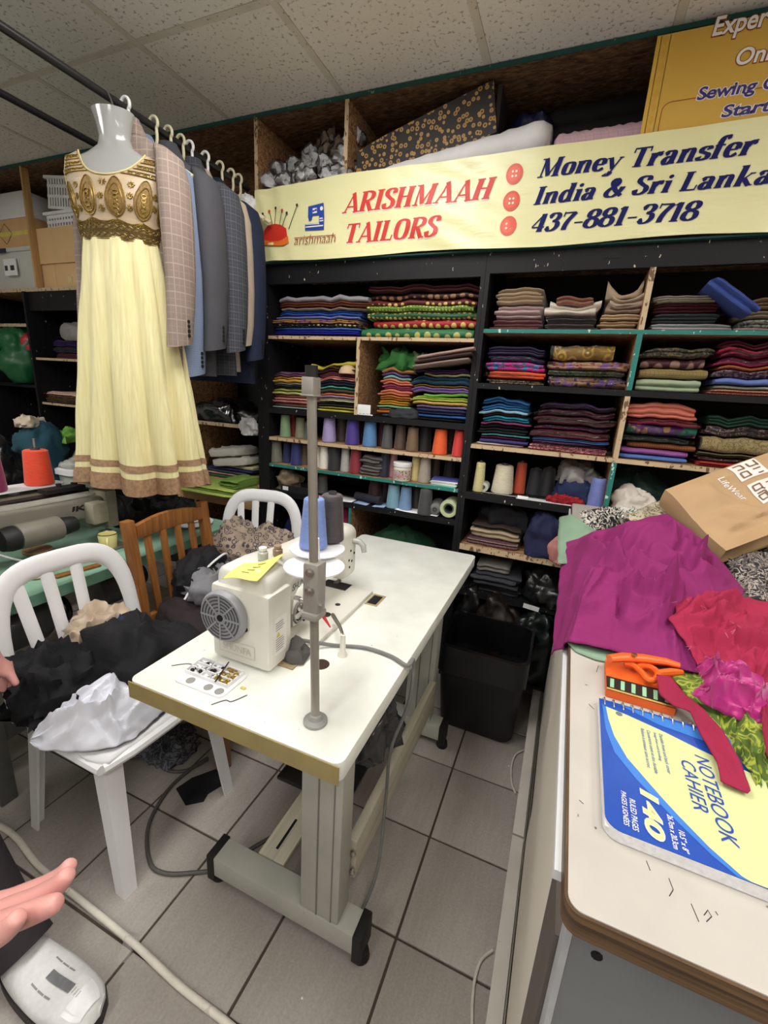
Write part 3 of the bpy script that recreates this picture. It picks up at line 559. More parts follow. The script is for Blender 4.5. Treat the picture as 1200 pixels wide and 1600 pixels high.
stack("third pile on right bay's second shelf", (992, 612), (1100, 616), Z2, [('pale sage', (166, 184, 150), .046, {'n': 2, 'puff': .2}), ('gold knit', (150, 130, 80), .036, ('check', (90, 70, 40), 2), {'n': 1}), ('wine spotted', (66, 22, 32), .036, ('dots', (140, 110, 100), .6), {'n': 1}), ('dark green bagged', (50, 60, 50), .030, ('swirl', (110, 90, 60)), W)])
stack("fourth pile on right bay's second shelf", (1108, 616), (1250, 624), Z2, [('red woven', (140, 50, 44), .020, ('check', (210, 170, 140), 1.6)), ('sage and white', (196, 206, 186), .012), ('periwinkle', (100, 122, 196), .022, {'n': 1}), ('purple bagged', (70, 40, 66), .026, ('swirl', (150, 110, 120)), W), ('orange brown', (170, 90, 44), .012), ('magenta bagged', (150, 24, 78), .026, W), ('crimson bagged', (160, 32, 66), .030, W), ('maroon', (90, 20, 36), .02)])
# right bay, third shelf
stack("first pile on right bay's third shelf", (745, 697), (822, 704), Z3, [('white board-backed', (232, 228, 224), .008), ('indigo', (66, 56, 130), .016), ('raspberry', (130, 36, 74), .012), ('thin teal', (60, 150, 150), .006), ('black', (30, 28, 32), .024), ('charcoal', (44, 42, 48), .014), ('magenta', (140, 50, 96), .008), ('turquoise', (40, 150, 176), .022), ('brown red', (110, 44, 50), .010), ('pale blue', (140, 190, 210), .012), ('cerulean', (44, 116, 176), .022), ('deep blue', (34, 92, 150), .022, {'tilt': -.008})], depth=.28)
stack("second pile on right bay's third shelf", (828, 704), (950, 714), Z3, [('pink print bagged', (170, 60, 84), .024, ('swirl', (210, 150, 150)), W), ('violet bagged', (96, 50, 110), .014, W), ('steel blue bagged', (66, 110, 170), .012, W), ('brick bagged', (112, 40, 50), .030, ('swirl', (80, 24, 40)), W), ('plum bagged', (112, 30, 80), .022, W), ('dark maroon bagged', (78, 36, 44), .032, W), ('wine bagged', (84, 30, 50), .024, W), ('dark violet bagged', (62, 34, 70), .022, W)])
stack("third pile on right bay's third shelf", (966, 716), (1078, 730), Z3, [('blue', (84, 120, 196), .018, {'n': 1}), ('orchid', (160, 84, 160), .024, {'n': 1}), ('copper striped', (146, 86, 46), .024, ('stripe', (110, 60, 30), 3), {'n': 1}), ('dark green bagged', (40, 50, 40), .020, W), ('yellow-purple bagged', (190, 130, 44), .040, ('print', (90, 40, 110), .6), {'wrap': 1, 'n': 1, 'roll': .02}), ('magenta red bagged', (170, 30, 70), .024, W), ('coral', (222, 122, 100), .050, {'n': 3, 'puff': .2})])
stack("fourth pile on right bay's third shelf", (1084, 732), (1260, 745), Z3, [('bright red', (186, 50, 46), .018), ('brown bagged', (110, 60, 50), .016, W), ('olive bagged', (110, 96, 66), .014, W), ('straw bagged', (160, 140, 96), .060, ('swirl', (110, 94, 56), 2), {'wrap': 1, 'n': 1, 'puff': .3}), ('dark beaded bagged', (70, 50, 56), .034, ('rings', (150, 120, 110)), W), ('dark green', (26, 66, 50), .036)])
# right bay, lower shelves
stack("left pile on right bay's fifth shelf", (728, 846), (812, 862), Z5, [('wine plaid', (84, 46, 58), .026, ('plaid', (140, 120, 110), 1.2)), ('oatmeal wool', (196, 176, 142), .048, {'n': 2, 'puff': .1}), ('brown dark', (60, 46, 40), .02)])
stack("low pile on right bay's sixth shelf", (735, 912), (810, 935), .495, [('black denim', (40, 41, 46), .022), ('dark charcoal', (48, 49, 54), .026), ('charcoal', (62, 63, 70), .046, {'n': 2}), ('grey', (130, 124, 118), .04, {'n': 2, 'r': -.06})], depth=.28)
# left units
stack("pile on dark shelf behind dress", (84, 559), (124, 560), 1.485, [('maroon', (104, 50, 66), .036), ('slate', (66, 60, 72), .04), ('purple', (66, 44, 110), .04)], yf=2.03)
stack("pile on lower dark shelf behind dress", (72, 632), (124, 640), 1.19, [('brown paisley', (74, 52, 40), .05, ('swirl', (130, 100, 60))), ('pink striped', (222, 160, 140), .024, ('stripe', (240, 220, 210), 1.5))], yf=2.03)
stack("pile on chipboard shelf left of bays", (312, 738), (398, 755), .85, [('green', (70, 120, 80), .012), ('pale pink', (226, 170, 156), .014), ('slate blue', (70, 76, 100), .014, {'r': -.05}), ('navy', (44, 44, 110), .016, {'l': .1}), ('cream', (226, 218, 170), .018, {'l': .1})], yf=2.03)

# ================================================================ CRUMPLED CLOTH AND BAGS
def crease(q):
    """height field of crushed cloth: broad swells, sharp ridges between flat facets"""
    w = Vector((noise.noise(q * .8 + Vector((9, 0, 0))), noise.noise(q * .8 + Vector((0, 7, 0))), noise.noise(q * .8)))
    g_ = q + w * .8; v1 = noise.voronoi(g_)[0]; v2 = noise.voronoi(g_ * 2.1 + Vector((3, 3, 3)))[0]
    return .55 * noise.noise(q * .7) + .75 * (v1[0] - .45) + .28 * (v2[0] - .45) - .18 * max(0, 1 - (v1[1] - v1[0]) * 6) * (1 if noise.noise(q * .5) > 0 else -1)
def crumple(c, s, seed, amp=.26, freq=3.4, flat=.5, nu=44, nv=26, e=.8):
    """a crumpled heap: an uneven rounded blob with creases, its foot flattened at z = c.z"""
    sm = min(s[0], s[1], s[2] * 1.6)
    def f(u, v):
        a, t = u * 2 * pi, -pi / 2 + v * pi; ct, st = cos(t), sin(t)
        d = Vector((math.copysign(abs(cos(a) * ct) ** e, cos(a) * ct), math.copysign(abs(sin(a) * ct) ** e, sin(a) * ct), math.copysign(abs(st) ** e, st)))
        p_ = Vector((d.x * s[0], d.y * s[1], d.z * s[2])); nrm = Vector((d.x / s[0], d.y / s[1], d.z / s[2])).normalized()
        q = p_ * (freq * .42 / sm) + Vector((seed * 3.7, seed * 1.3, seed)); h = crease(q)
        p_ = p_ + nrm * (amp * 2.9 * sm * h); z = p_.z if p_.z > -flat * s[2] else -flat * s[2]
        return Vector((c[0] + p_.x, c[1] + p_.y, c[2] + z + flat * s[2]))
    b = B()
    vs_ = [[f(i / nu, j / nv) for i in range(nu)] for j in range(nv + 1)]
    b.loft(vs_)
    return b
def heap(name, lab, cat, c, s, col, seed, kind=('plain',), group=None, mat=None, **k):
    return solo(name, crumple(c, s, seed, **k), mat or fabric(col, *kind), lab, cat, group, smooth=70)
M_bag = plain('black_bag_film', (20, 20, 22), .28, bmp=.6, scale=40, spec=.6); M_wbag = plain('white_bag_film', (214, 216, 226), .3, var=.03, bmp=.35, scale=25); M_gbag = plain('green_bag_film', (20, 92, 50), .4, bmp=.5, scale=30); M_rbag = plain('red_bag_film', (180, 34, 52), .4, bmp=.5, scale=30)
heap('crumpled_fabric', 'crumpled green cloth topping the third pile, left bay second shelf', 'fabric', (-.80, 2.14, 1.50), (.10, .12, .055), (44, 110, 46), 3, amp=.3, freq=5)
heap('crumpled_fabric', 'sage green rumpled cloth beside the green one, left bay second shelf', 'fabric', (-.68, 2.14, 1.515), (.06, .1, .035), (104, 130, 90), 4, amp=.3)
heap('crumpled_fabric', 'charcoal cloth lump at the front of left bay second shelf', 'fabric', (-.74, 2.02, 1.2845), (.075, .04, .03), (50, 52, 58), 5, amp=.12)
b = B().lathe([(.001, .042), (.02, .039), (.036, .028), (.044, .01), (.045, 0), (.038, 0), (.03, .012)], (-1.055, 2.035, 1.476), 20); solo('shoulder_pad', b, fabric((222, 186, 146)), 'tan moulded foam cup on the second pile, left bay second shelf', 'shoulder pad')
r = T('hanger_clips', 'white plastic rack of clips in front of the chipboard divider', 'rack', (-.93, 1.99, 1.2845))
mk('body', B().box(-.975, -.9, 1.985, 1.992, 1.292, 1.335), M_white, r, bevel=.003)
for k in range(4): mk('hook', B().tube([(-.968 + k * .02, 1.989, 1.295), (-.964 + k * .02, 1.984, 1.288), (-.945 + k * .02, 1.982, 1.2875)], .003, 6), M_white, r)
# left bay, floor zone
heap('bundle', 'dark green wrapped bundle under the left bay beside the white table', 'bundle', (-.75, 2.1, .325), (.2, .13, .22), (20, 62, 36), 11, amp=.14, flat=.7)
heap('crumpled_fabric', 'dark red cloth low under the left bay by the green bundle', 'fabric', (-.62, 2.05, .325), (.16, .06, .11), (90, 20, 28), 12)
heap('crumpled_fabric', 'grey cloth heap low beside the middle post', 'fabric', (-.50, 2.1, .325), (.06, .1, .2), (110, 102, 96), 13, amp=.2)
for k, (cn, c, kd, p, s) in enumerate((('navy blue', (34, 44, 96), ('plain',), (-1.24, 2.12, .325), (.2, .12, .24)), ('red', (150, 30, 40), ('plain',), (-1.33, 2.0, .325), (.14, .06, .16)), ('bright blue', (40, 120, 190), ('plain',), (-1.16, 1.99, .325), (.13, .06, .2)), ('black and white printed', (226, 222, 218), ('swirl', (20, 20, 30)), (-1.1, 1.94, .325), (.12, .06, .15)), ('magenta', (140, 26, 70), ('plain',), (-1.06, 2.1, .325), (.07, .1, .32)))):
    heap('crumpled_fabric', f'{cn} cloth in the heap below the spool shelves', 'fabric', p, s, c, 20 + k, kd, 'cloth heap below the spool shelves')
# right bay, lower zone
heap('crumpled_fabric', 'black clothes bundled above the oatmeal cloth, right bay', 'clothes', (-.22, 2.17, .80), (.14, .12, .09), (28, 28, 32), 31)
heap('crumpled_fabric', 'navy crumpled cloth hanging forward, right bay fifth shelf', 'clothes', (-.03, 2.03, .7285), (.075, .05, .13), (36, 40, 78), 32, amp=.25)
heap('crumpled_fabric', 'upper pink cloth on right bay fifth shelf', 'clothes', (.09, 2.1, .75), (.09, .1, .11), (196, 130, 150), 33, amp=.12)
heap('crumpled_fabric', 'lower salmon pink cloth on right bay fifth shelf', 'clothes', (.10, 2.0, .7285), (.10, .06, .07), (214, 140, 134), 34, amp=.12, e=.6)
heap('crumpled_fabric', 'dark blue cloth between two pink cloths, right bay fifth shelf', 'clothes', (.08, 1.97, .79), (.05, .03, .03), (30, 34, 90), 35)
heap('crumpled_fabric', 'black plastic sack on right bay sixth shelf beside grey cloth', 'bag', (.03, 2.06, .4955), (.11, .08, .09), 0, 36, mat=M_bag, amp=.3)
for k, (cn, c, p, s) in enumerate((('dark brown', (30, 23, 19), (-.18, 2.0, .1255), (.12, .08, .24)), ('black', (18, 18, 20), (-.31, 2.06, .1255), (.07, .1, .26)), ('dark green glossy', (14, 26, 24), (.02, 2.0, .1255), (.12, .08, .22)))):
    heap('bag', f'{cn} bag stuffed below the lowest shelf behind the bin', 'bag', p, s, c, 40 + k, mat=plain('bag_' + cn, c, .3, bmp=.5, scale=30), amp=.25, group='bags behind the bin')
b = B().box(0, .07, 0, .002, 0, .022); b.xf(Matrix.Translation((-.07, 1.966, .481)) @ Matrix.Rotation(.1, 4, 'Y')); solo('price_tag', b, M_white, 'white barcode tag at the front edge of the low black shelf', 'tag')
# right of the divider, fourth shelf
heap('crumpled_fabric', 'dark green bundle at back of right bay fourth shelf', 'clothes', (.32, 2.16, .98), (.11, .1, .1), (24, 50, 40), 51)
heap('crumpled_fabric', 'cream folded cloth on right bay fourth shelf', 'clothes', (.29, 2.05, .9805), (.085, .07, .055), (226, 214, 202), 52, amp=.2)
heap('crumpled_fabric', 'white cloth with green leaf stripes, right bay fourth shelf', 'clothes', (.30, 1.93, .94), (.09, .06, .05), (232, 232, 224), 53, ('swirl', (50, 92, 60)), amp=.2)
# spool shelf of the right bay
heap('bag', 'grey translucent plastic bag on right bay fourth shelf', 'bag', (.06, 2.12, 1.06), (.08, .08, .06), (120, 116, 114), 54, mat=plain('grey_film', (130, 126, 124), .3, bmp=.4), amp=.25)
heap('crumpled_fabric', 'dark blue cloth under the grey plastic bag', 'clothes', (.06, 2.08, .9805), (.08, .07, .065), (30, 44, 84), 55, amp=.2)
b = B().box(-.17, .14, 1.985, 2.03, .9805, .983); solo('paper_sheet', b, M_white, 'white paper sheet under the red ribbon bundle', 'paper')
heap('ribbon_bundle', 'bundle of red ribbons on white paper, right bay spool shelf', 'ribbon', (.035, 2.012, .983), (.075, .02, .022), (176, 30, 40), 56, ('swirl', (120, 10, 20)), amp=.3, freq=6)
r = T('seam_ripper', 'steel tweezers with white grip lying on right bay spool shelf', 'tweezers', (-.2, 2.0, .982)); mk('blade', B().tube([(-.33, 2.005, .984), (-.2, 2.0, .984), (-.165, 1.998, .985)], [.002, .004, .004], 6), M_dmetal, r); mk('grip', B().tube([(-.165, 1.998, .987), (-.12, 1.995, .987)], .006, 8), M_white, r)
# left units
heap('folded_blanket', 'grey crumpled blanket on the upper dark shelf behind the dress', 'blanket', (-2.92, 2.1, 1.60), (.28, .1, .09), (150, 146, 142), 61, amp=.2)
heap('bag', 'green plastic sack bulging from the far left shelf', 'bag', (-3.66, 2.06, 1.305), (.13, .13, .19), 0, 62, mat=M_gbag, amp=.16, flat=.9, e=.9)
heap('bag', 'red plastic bag above the green sack at far left', 'bag', (-3.66, 2.14, 1.53), (.17, .12, .09), 0, 63, mat=M_rbag, amp=.2)
o = heap('bag', 'black shiny plastic pack on the shelf left of the bays', 'bag', (-1.90, 2.12, 1.1755), (.15, .12, .075), 0, 64, mat=plain('black_film', (24, 24, 28), .15, bmp=.8, scale=25, spec=.8), amp=.18, e=.6)
heap('bag', 'dark folded pack behind the shiny black pack', 'bag', (-1.70, 2.18, 1.1755), (.12, .12, .06), 0, 65, mat=M_bag, amp=.12, e=.6)
heap('bag', 'silvery white plastic lump hanging at the left post', 'bag', (-1.63, 1.99, 1.125), (.05, .03, .05), 0, 66, mat=plain('silver_film', (226, 226, 228), .2, bmp=.6), amp=.3, flat=.9)
for k, (dz, xx) in enumerate(((.0, 0), (.052, -.03))):
    o = heap('pouch', ('lower', 'upper')[k] + ' cream soft pouch on the chipboard shelf left of the bays', 'pouch', (-1.80 + xx, 2.1, .93 + dz), (.14, .1, .032), (210, 204, 196), 67 + k, amp=.12, e=.55); o.rotation_euler = (0, -.14, 0)
heap('bag', 'roll of white film behind the dress hem', 'bag', (-2.16, 2.05, 1.33), (.06, .06, .05), (190, 186, 180), 69, amp=.1)
# ================================================================ THREAD CONES
def cone(x, y, z, r, h, c, lab, group, lying=None, tip=None, k=.78):
    R_ = T('thread_cone', lab, 'thread cone', (x, y, z), 0, group)
    M = None
    if lying is not None: M = Matrix.Rotation(lying, 4, 'Z') @ Matrix.Rotation(pi / 2, 4, 'X')
    prof = [(r * .96, .001), (r, h * .03)] + [(r * (1 - (1 - k) * q) * (1 + .006 * (i % 2)), h * (.03 + .94 * q)) for i, q in enumerate([j / 9 for j in range(10)])] + [(r * k * .85, h), (r * .34, h)]
    off = Vector((x, y, z + (r if M else 0)))
    mk('thread', B().lathe(prof, off, 16, M), thread_mat(c), R_, smooth=50)
    mk('core', B().lathe([(r * .33, h * .98), (r * .3, h * 1.06), (r * .22, h * 1.06), (r * .22, h * .99)], off, 12, M, caps=True), M_corep if not tip else plain('core_' + str(tip), tip, .5), R_)
    return R_
def thread_mat(c):
    key = ('thr', c)
    if key in MC: return MC[key]
    m, nt, p = nodes('thread'); v = tc(nt, (1, 1, 1)); a = lin(c)
    w = tex(nt, 'ShaderNodeTexWave', v, Scale=160, Distortion=3, Detail=2, bands_direction='Z', wave_type='BANDS'); n = tex(nt, 'ShaderNodeTexNoise', tc(nt, (1, 1, 6)), Scale=40, Detail=3)
    nt.links.new(mix(nt, n.outputs[0], tuple(q * .7 for q in a), tuple(min(1, q * 1.2) for q in a)), p.inputs['Base Color']); p.inputs['Roughness'].default_value = .6; p.inputs['Sheen Weight'].default_value = .2
    bump(nt, p, w.outputs['Fac'], .25, .002); MC[key] = m; return m
M_corep = plain('paper_core', (60, 58, 60), .6)
def row(desc, z, items, group, yf=2.03):
    for i, (nm, px, py_, c, r, h, *dy) in enumerate(items):
        w = aty(px, py_, yf + (dy[0] if dy else 0)); cone(w.x, w.y, z + .0005, r, h, c, f'{nm} thread cone {desc}', group)
SH = .1
row('on the upper spool shelf, left bay', 1.131, [('sage green', 446, 684, (120, 150, 110), .030, .118), ('dull red', 458, 686, (160, 56, 56), .026, .12, .07), ('olive grey', 469, 689, (130, 130, 110), .028, .11, .02), ('slate grey', 478, 691, (96, 106, 108), .026, .09, .05),
    ('lilac', 514, 697, (160, 148, 196), .037, .125), ('grey-brown', 533, 699, (100, 90, 80), .030, .12, .09), ('violet', 550, 702, (72, 50, 140), .037, .13), ('dark purple', 565, 704, (50, 34, 66), .03, .12, .1), ('sky blue', 577, 705, (84, 134, 186), .037, .125),
    ('dark maroon', 596, 707, (78, 40, 48), .027, .12, .07), ('charcoal grey', 604, 708, (84, 80, 82), .027, .115), ('umber brown', 624, 710, (88, 68, 58), .030, .12, .02), ('tan brown', 643, 712, (118, 94, 70), .031, .115), ('black', 662, 712, (26, 26, 32), .034, .12, .05),
    ('orange', 686, 713, (232, 92, 36), .036, .118), ('dark chocolate', 701, 712, (60, 42, 36), .024, .115, .08), ('bright red', 715, 715, (214, 58, 52), .030, .12)], 'thread cones on the upper spool shelf')
row('on the teal-edged shelf, left bay', .986, [('dark sage', 432, 724, (110, 112, 98), .034, .118), ('navy', 449, 727, (40, 50, 100), .026, .118, .03), ('royal navy', 463, 729, (36, 46, 110), .031, .12), ('mocha', 476, 731, (96, 78, 66), .024, .11, .04), ('white', 497, 734, (226, 222, 212), .022, .115, .02),
    ('ivory white', 506, 736, (232, 228, 214), .028, .12), ('black', 522, 740, (38, 38, 42), .036, .125), ('pale grey', 539, 741, (176, 172, 172), .026, .122), ('crimson', 555, 744, (140, 38, 50), .033, .125), ('midnight', 600, 751, (28, 30, 52), .024, .125, .0), ('dusty rose', 613, 752, (186, 134, 138), .022, .12, .03),
    ('cream yellow', 648, 756, (206, 188, 130), .026, .118, .02), ('stone grey', 662, 759, (160, 150, 136), .031, .125), ('dark cocoa', 678, 756, (74, 52, 46), .026, .12, .08), ('smoky black', 700, 757, (40, 38, 40), .03, .12, .1)], 'thread cones on the teal shelf')
row('on the black spool shelf, left bay', .836, [('slate', 504, 769, (90, 94, 96), .030, .10, .06), ('large maroon', 585, 786, (58, 26, 34), .038, .12, .05), ('deep plum', 600, 786, (48, 26, 36), .03, .12, .1), ('light steel blue', 614, 791, (120, 164, 182), .036, .118), ('cornflower blue', 633, 793, (112, 146, 186), .033, .116), ('dark walnut', 650, 794, (54, 44, 40), .026, .11, .06)], 'thread cones on the black spool shelf')
w = aty(663, 806, 2.0); cone(w.x, 2.0, .8365, .036, .128, (66, 66, 68), 'charcoal thread cone with yellow tip on the black spool shelf', 'thread cones on the black spool shelf', tip=(226, 200, 40))
w = aty(679, 806, 2.04); cone(w.x, 2.10, .8365, .034, .11, (110, 114, 112), 'grey thread cone lying beside the pale green tube', 'thread cones on the black spool shelf', lying=.1)
w = aty(699, 812, 1.995); r = T('thread_tube', 'pale green thread tube lying end-on at the shelf end', 'thread cone', (w.x, 2.0, .8365))
Mx = Matrix.Rotation(pi / 2, 4, 'X'); mk('thread', B().lathe([(.024, -.1), (.042, -.1), (.044, -.09), (.044, 0), (.041, .008), (.028, .008), (.024, 0), (.024, -.1)], (w.x, 2.0, .8365 + .045), 24, Mx, caps=False), thread_mat((196, 206, 160)), r)
mk('core', B().lathe([(.0235, -.1), (.0235, .002), (.019, .002), (.019, -.1)], (w.x, 2.0, .8365 + .045), 20, Mx, caps=False), plain('dark_core', (70, 80, 76), .6), r)
# right bay spool shelf
row('on right bay spool shelf', .98, [('cream slim', 747, 766, (206, 196, 140), .026, .135), ('big ivory', 784, 767, (214, 206, 180), .050, .13, .04), ('rust orange', 810, 768, (190, 74, 40), .028, .145, .08), ('black', 833, 770, (30, 32, 40), .034, .12, .1), ('inky black', 853, 772, (26, 26, 30), .034, .13, .1), ('periwinkle', 929, 792, (112, 124, 190), .036, .125)], 'thread cones on the right bay spool shelf')
r = T('thread_tube', 'small white thread tube lying beside the ivory cone', 'thread cone', (-.325, 2.02, .9805)); mk('thread', B().lathe([(.01, -.06), (.022, -.06), (.023, 0), (.01, 0), (.01, -.06)], (-.325, 2.02, 1.0035), 18, Mx, caps=False), thread_mat((196, 194, 188)), r); mk('core', B().lathe([(.0099, -.06), (.0099, .001), (.006, .001), (.006, -.06)], (-.325, 2.02, 1.0035), 14, Mx, caps=False), M_corep, r)
# jar of fixative, cards, cloth block, tray
w = aty(627, 756, 2.01); r = T('jar', 'glass jar with white lid and dark floral label among spools', 'jar', (w.x, 2.01, .9865))
mk('glass', B().lathe([(.040, 0), (.044, .004), (.045, .05), (.044, .062), (.040, .07)], (w.x, 2.01, .9865), 24), plain('jar_content', (212, 206, 190), .25), r)
mk('label', B().lathe([(.0455, .010), (.0455, .055)], (w.x, 2.01, .9865), 24, caps=False), fabric((60, 62, 48), 'print', (190, 180, 150), 2.5), r)
b = fit(sans('Fixative', 1, .02), .05, .022); b.v = [Vector((w.x - .025 + p.x, 2.01 - sqrt(max(0, .0462 ** 2 - (p.x - .025) ** 2)), 1.005 + p.y)) for p in b.v]; mk('lettering', b, plain('label_pink', (196, 120, 150), .4), r)
mk('lid', B().lathe([(.045, .069), (.046, .072), (.046, .088), (.044, .09)], (w.x, 2.01, .9865), 28), M_white, r)
w = aty(580, 742, 2.02); solo('cloth_block', folded(.11, .1, .10, 6, 333), fabric((104, 98, 96)), 'grey folded cloth block among the spools, teal-edged shelf', 'fabric').location = (w.x, 2.05, .9868)
for k, (c, dx) in enumerate((((90, 190, 180), .0), (((226, 226, 216)), .004), ((190, 196, 190), -.004), ((232, 230, 226), .003), ((70, 80, 150), 0))):
    b = B().box(-.065, .06, 0, .09, 0, .006); o = solo('booklet', b, plain('booklet%d' % k, c, .45, var=.03), ('teal', 'cream', 'grey-green', 'white', 'blue-topped')[k] + ' booklet in the small stack on the teal-edged shelf', 'booklet', 'booklets on the teal shelf', bevel=.001); o.location = (-.505 + dx, 2.03, .9868 + k * .0068); o.rotation_euler = (0, 0, (k - 2) * .05)
heap('crumpled_fabric', 'tan cloth lump at the left of the black spool shelf', 'fabric', (-1.42, 2.07, .8365), (.06, .06, .07), (140, 122, 96), 71)
r = T('tray', 'shallow black tray with white label on the black spool shelf', 'tray', (-1.34, 2.0, .8365))
mk('body', B().box(-1.42, -1.23, 1.985, 2.1, .837, .842).box(-1.42, -1.23, 1.985, 1.99, .842, .875).box(-1.42, -1.23, 2.095, 2.1, .842, .875).box(-1.42, -1.415, 1.99, 2.095, .842, .875).box(-1.235, -1.23, 1.99, 2.095, .842, .875), plain('tray_black', (30, 30, 33), .5), r); mk('label', B().box(-1.405, -1.37, 1.9835, 1.9848, .847, .868), M_white, r)
b = B().box(0, .06, 0, .05, 0, .003); solo('card', b, plain('coral_card', (222, 110, 90), .6), 'coral paper slip on the black spool shelf by the pole', 'paper').location = (-1.2, 1.995, .837)
for k, (x0, x1, yy) in enumerate(((-1.16, -.98, 1.985), (-.97, -.80, 1.982), (-.74, -.52, 1.984))):
    solo('paper_sheet', B().grid(lambda u, v: Vector((x0 + (x1 - x0) * u, yy + .12 * v, .8375 + .002 * sin(u * 7 + k))), 8, 3), (M_white, plain('blue_paper', (150, 176, 214), .6, var=.25, scale=14), M_white)[k], ('blank white', 'blue printed', 'white folded')[k] + ' paper sheet lying on the black spool shelf', 'paper', solid=.001)
b = B().tube([(-.985, 2.05, .862), (-.83, 2.02, .862)], .022, 12); solo('fabric_roll', b, fabric((44, 44, 56)), 'dark rolled cloth on the blue printed paper', 'fabric')

# ================================================================ OVERHEAD CUBBY CONTENTS
M_pad = plain('bagged_pad', (206, 206, 204), .22, bmp=.6, scale=40, spec=.7, var=.2)
rg = random.Random(5)
spots = [(-1.49, 2.03, 2.2855), (-1.42, 2.02, 2.2855), (-1.345, 2.03, 2.2855), (-1.27, 2.02, 2.2855), (-1.19, 2.03, 2.2855), (-1.13, 2.03, 2.2855), (-1.44, 2.06, 2.335), (-1.36, 2.06, 2.34), (-1.28, 2.05, 2.345), (-1.2, 2.06, 2.345), (-1.13, 2.06, 2.35), (-1.31, 2.08, 2.39), (-1.22, 2.09, 2.40), (-1.14, 2.09, 2.41), (-1.21, 2.1, 2.455), (-1.13, 2.1, 2.46)]
for k, (x, y, z) in enumerate(spots):
    n = len(spots); pos = 'bottom row' if k < 6 else 'second row' if k < 11 else 'third row' if k < 14 else 'top'
    i = (k, k - 6, k - 11, k - 14)[0 if k < 6 else 1 if k < 11 else 2 if k < 14 else 3]
    r = T('shoulder_pads', ['first', 'second', 'third', 'fourth', 'fifth', 'sixth'][i] + f' from the left in the {pos} of bagged pads in the cubby', 'shoulder pads', (x, y, z), 0, 'bagged shoulder pads in the cubby')
    c = crumple((0, 0, 0), (.04, .055, .034), 200 + k, amp=.34, flat=.8, nu=24, nv=14); c.xf(Matrix.Translation((x, y, z)) @ Matrix.Rotation(rg.uniform(-.8, .8), 4, 'Y') @ Matrix.Rotation(rg.uniform(-.6, .6), 4, 'Z') @ Matrix.Translation((0, 0, .01)))
    mk('pad', c, plain('pad_tan', (130, 112, 96), .7) if k in (12, 14, 13) else M_pad, r)
    q = B(); q.v = [Vector((x, y, z + .02)) + (p_ - Vector((x, y, z + .02))) * 1.1 for p_ in c.v]; q.f = c.f; q.m = c.m; mk('clear_bag', q, clear_plastic(), r)
# big printed cloth leaning in the middle cubby, with the rest
pts = [aty(*q, 2.02) for q in ((556, 278), (560, 238), (600, 212), (690, 165), (771, 124), (776, 206), (700, 238), (620, 270))]
pl = [(p_.x, p_.z) for p_ in pts]; b = B(); n = len(pl)
M_leaf = None
m, nt, p = nodes('leaf_print'); v = tc(nt); vo = tex(nt, 'ShaderNodeTexVoronoi', tc(nt, (1, 1, 1)), Scale=44, Randomness=.8)
c = mix(nt, ramp(nt, vo.outputs['Distance'], [(.0, lin((52, 34, 22))), (.12, lin((52, 34, 22))), (.16, lin((168, 128, 66))), (.34, lin((188, 148, 84))), (.40, lin((36, 28, 26))), (1, lin((36, 28, 26)))]), (0, 0, 0), (0, 0, 0)) if 0 else ramp(nt, vo.outputs['Distance'], [(.0, lin((52, 34, 22))), (.13, lin((62, 42, 26))), (.17, lin((150, 112, 58))), (.34, lin((180, 140, 78))), (.40, lin((34, 27, 25))), (1, lin((34, 27, 25)))])
nt.links.new(c, p.inputs['Base Color']); p.inputs['Roughness'].default_value = .6; M_leaf = m
r = T('printed_fabric', 'large brown cloth with gold leaf print leaning in the middle cubby', 'fabric', (-.8, 2.1, 2.2855))
b = B(); yb = lambda x, z: 2.02 + nz(x * 6, z * 6, 4) * .012
mk('cloth', b.loft([[Vector((x, yb(x, z) + d_ * (.02 if d_ == 0 else 1), z)) for x, z in pl] for d_ in (0, .02, .16)]), M_leaf, r, smooth=50)
w = aty(778, 165, 2.04); mk('dark_selvedge', B().box(w.x - .004, w.x + .012, 2.03, 2.2, 2.36, 2.555), fabric((36, 32, 32)), r)
heap('bag', 'navy blue bag at the back of the middle cubby', 'bag', (-.34, 2.2, 2.2855), (.11, .1, .15), 0, 81, mat=plain('navy_film', (26, 26, 62), .4, bmp=.4), amp=.2)
def roll_x(name, lab, cat, x0, x1, y, zc, r0, r1, mat, tilt=0, seed=1, n=26):
    """a long soft bundle lying along x"""
    rings = []
    for i in range(n + 1):
        u = i / n; e = 1 if 0 < i < n else .72; rr = (r0 + (r1 - r0) * u) * e
        rings.append([Vector((x0 + (x1 - x0) * u, y + rr * 1.2 * cos(a) * (1 + .1 * nz(u * 9, cos(a) * 2, seed)), max(2.2862, zc + tilt * u + rr * sin(a) * (1 + .14 * nz(u * 14, a, seed) + .05 * sin(u * 60 + sin(a) * 3))))) for a in [2 * pi * k / 18 for k in range(18)]])
    return solo(name, B().loft(rings), mat, lab, cat, smooth=70)
roll_x('pillow', 'long white cushion roll lying along the top of the banner', 'pillow', -1.06, -.235, 2.06, 2.30, .03, .075, fabric((236, 234, 234)), .05, 2)
roll_x('quilt', 'pink quilted blanket roll above the banner next to the sign', 'blanket', -.22, .13, 2.07, 2.325, .05, .055, fabric((214, 176, 186), 'check', (190, 150, 164), 1.0), .0, 3)
for k in range(3):
    roll_x('fabric_roll', ('lower', 'middle', 'upper')[k] + ' black fabric roll in the dark of the right cubby', 'fabric', -.27, .6, 2.2 + k * .02, 2.36 + k * .07, .045, .045, fabric((26, 24, 26)), .02, 4 + k)
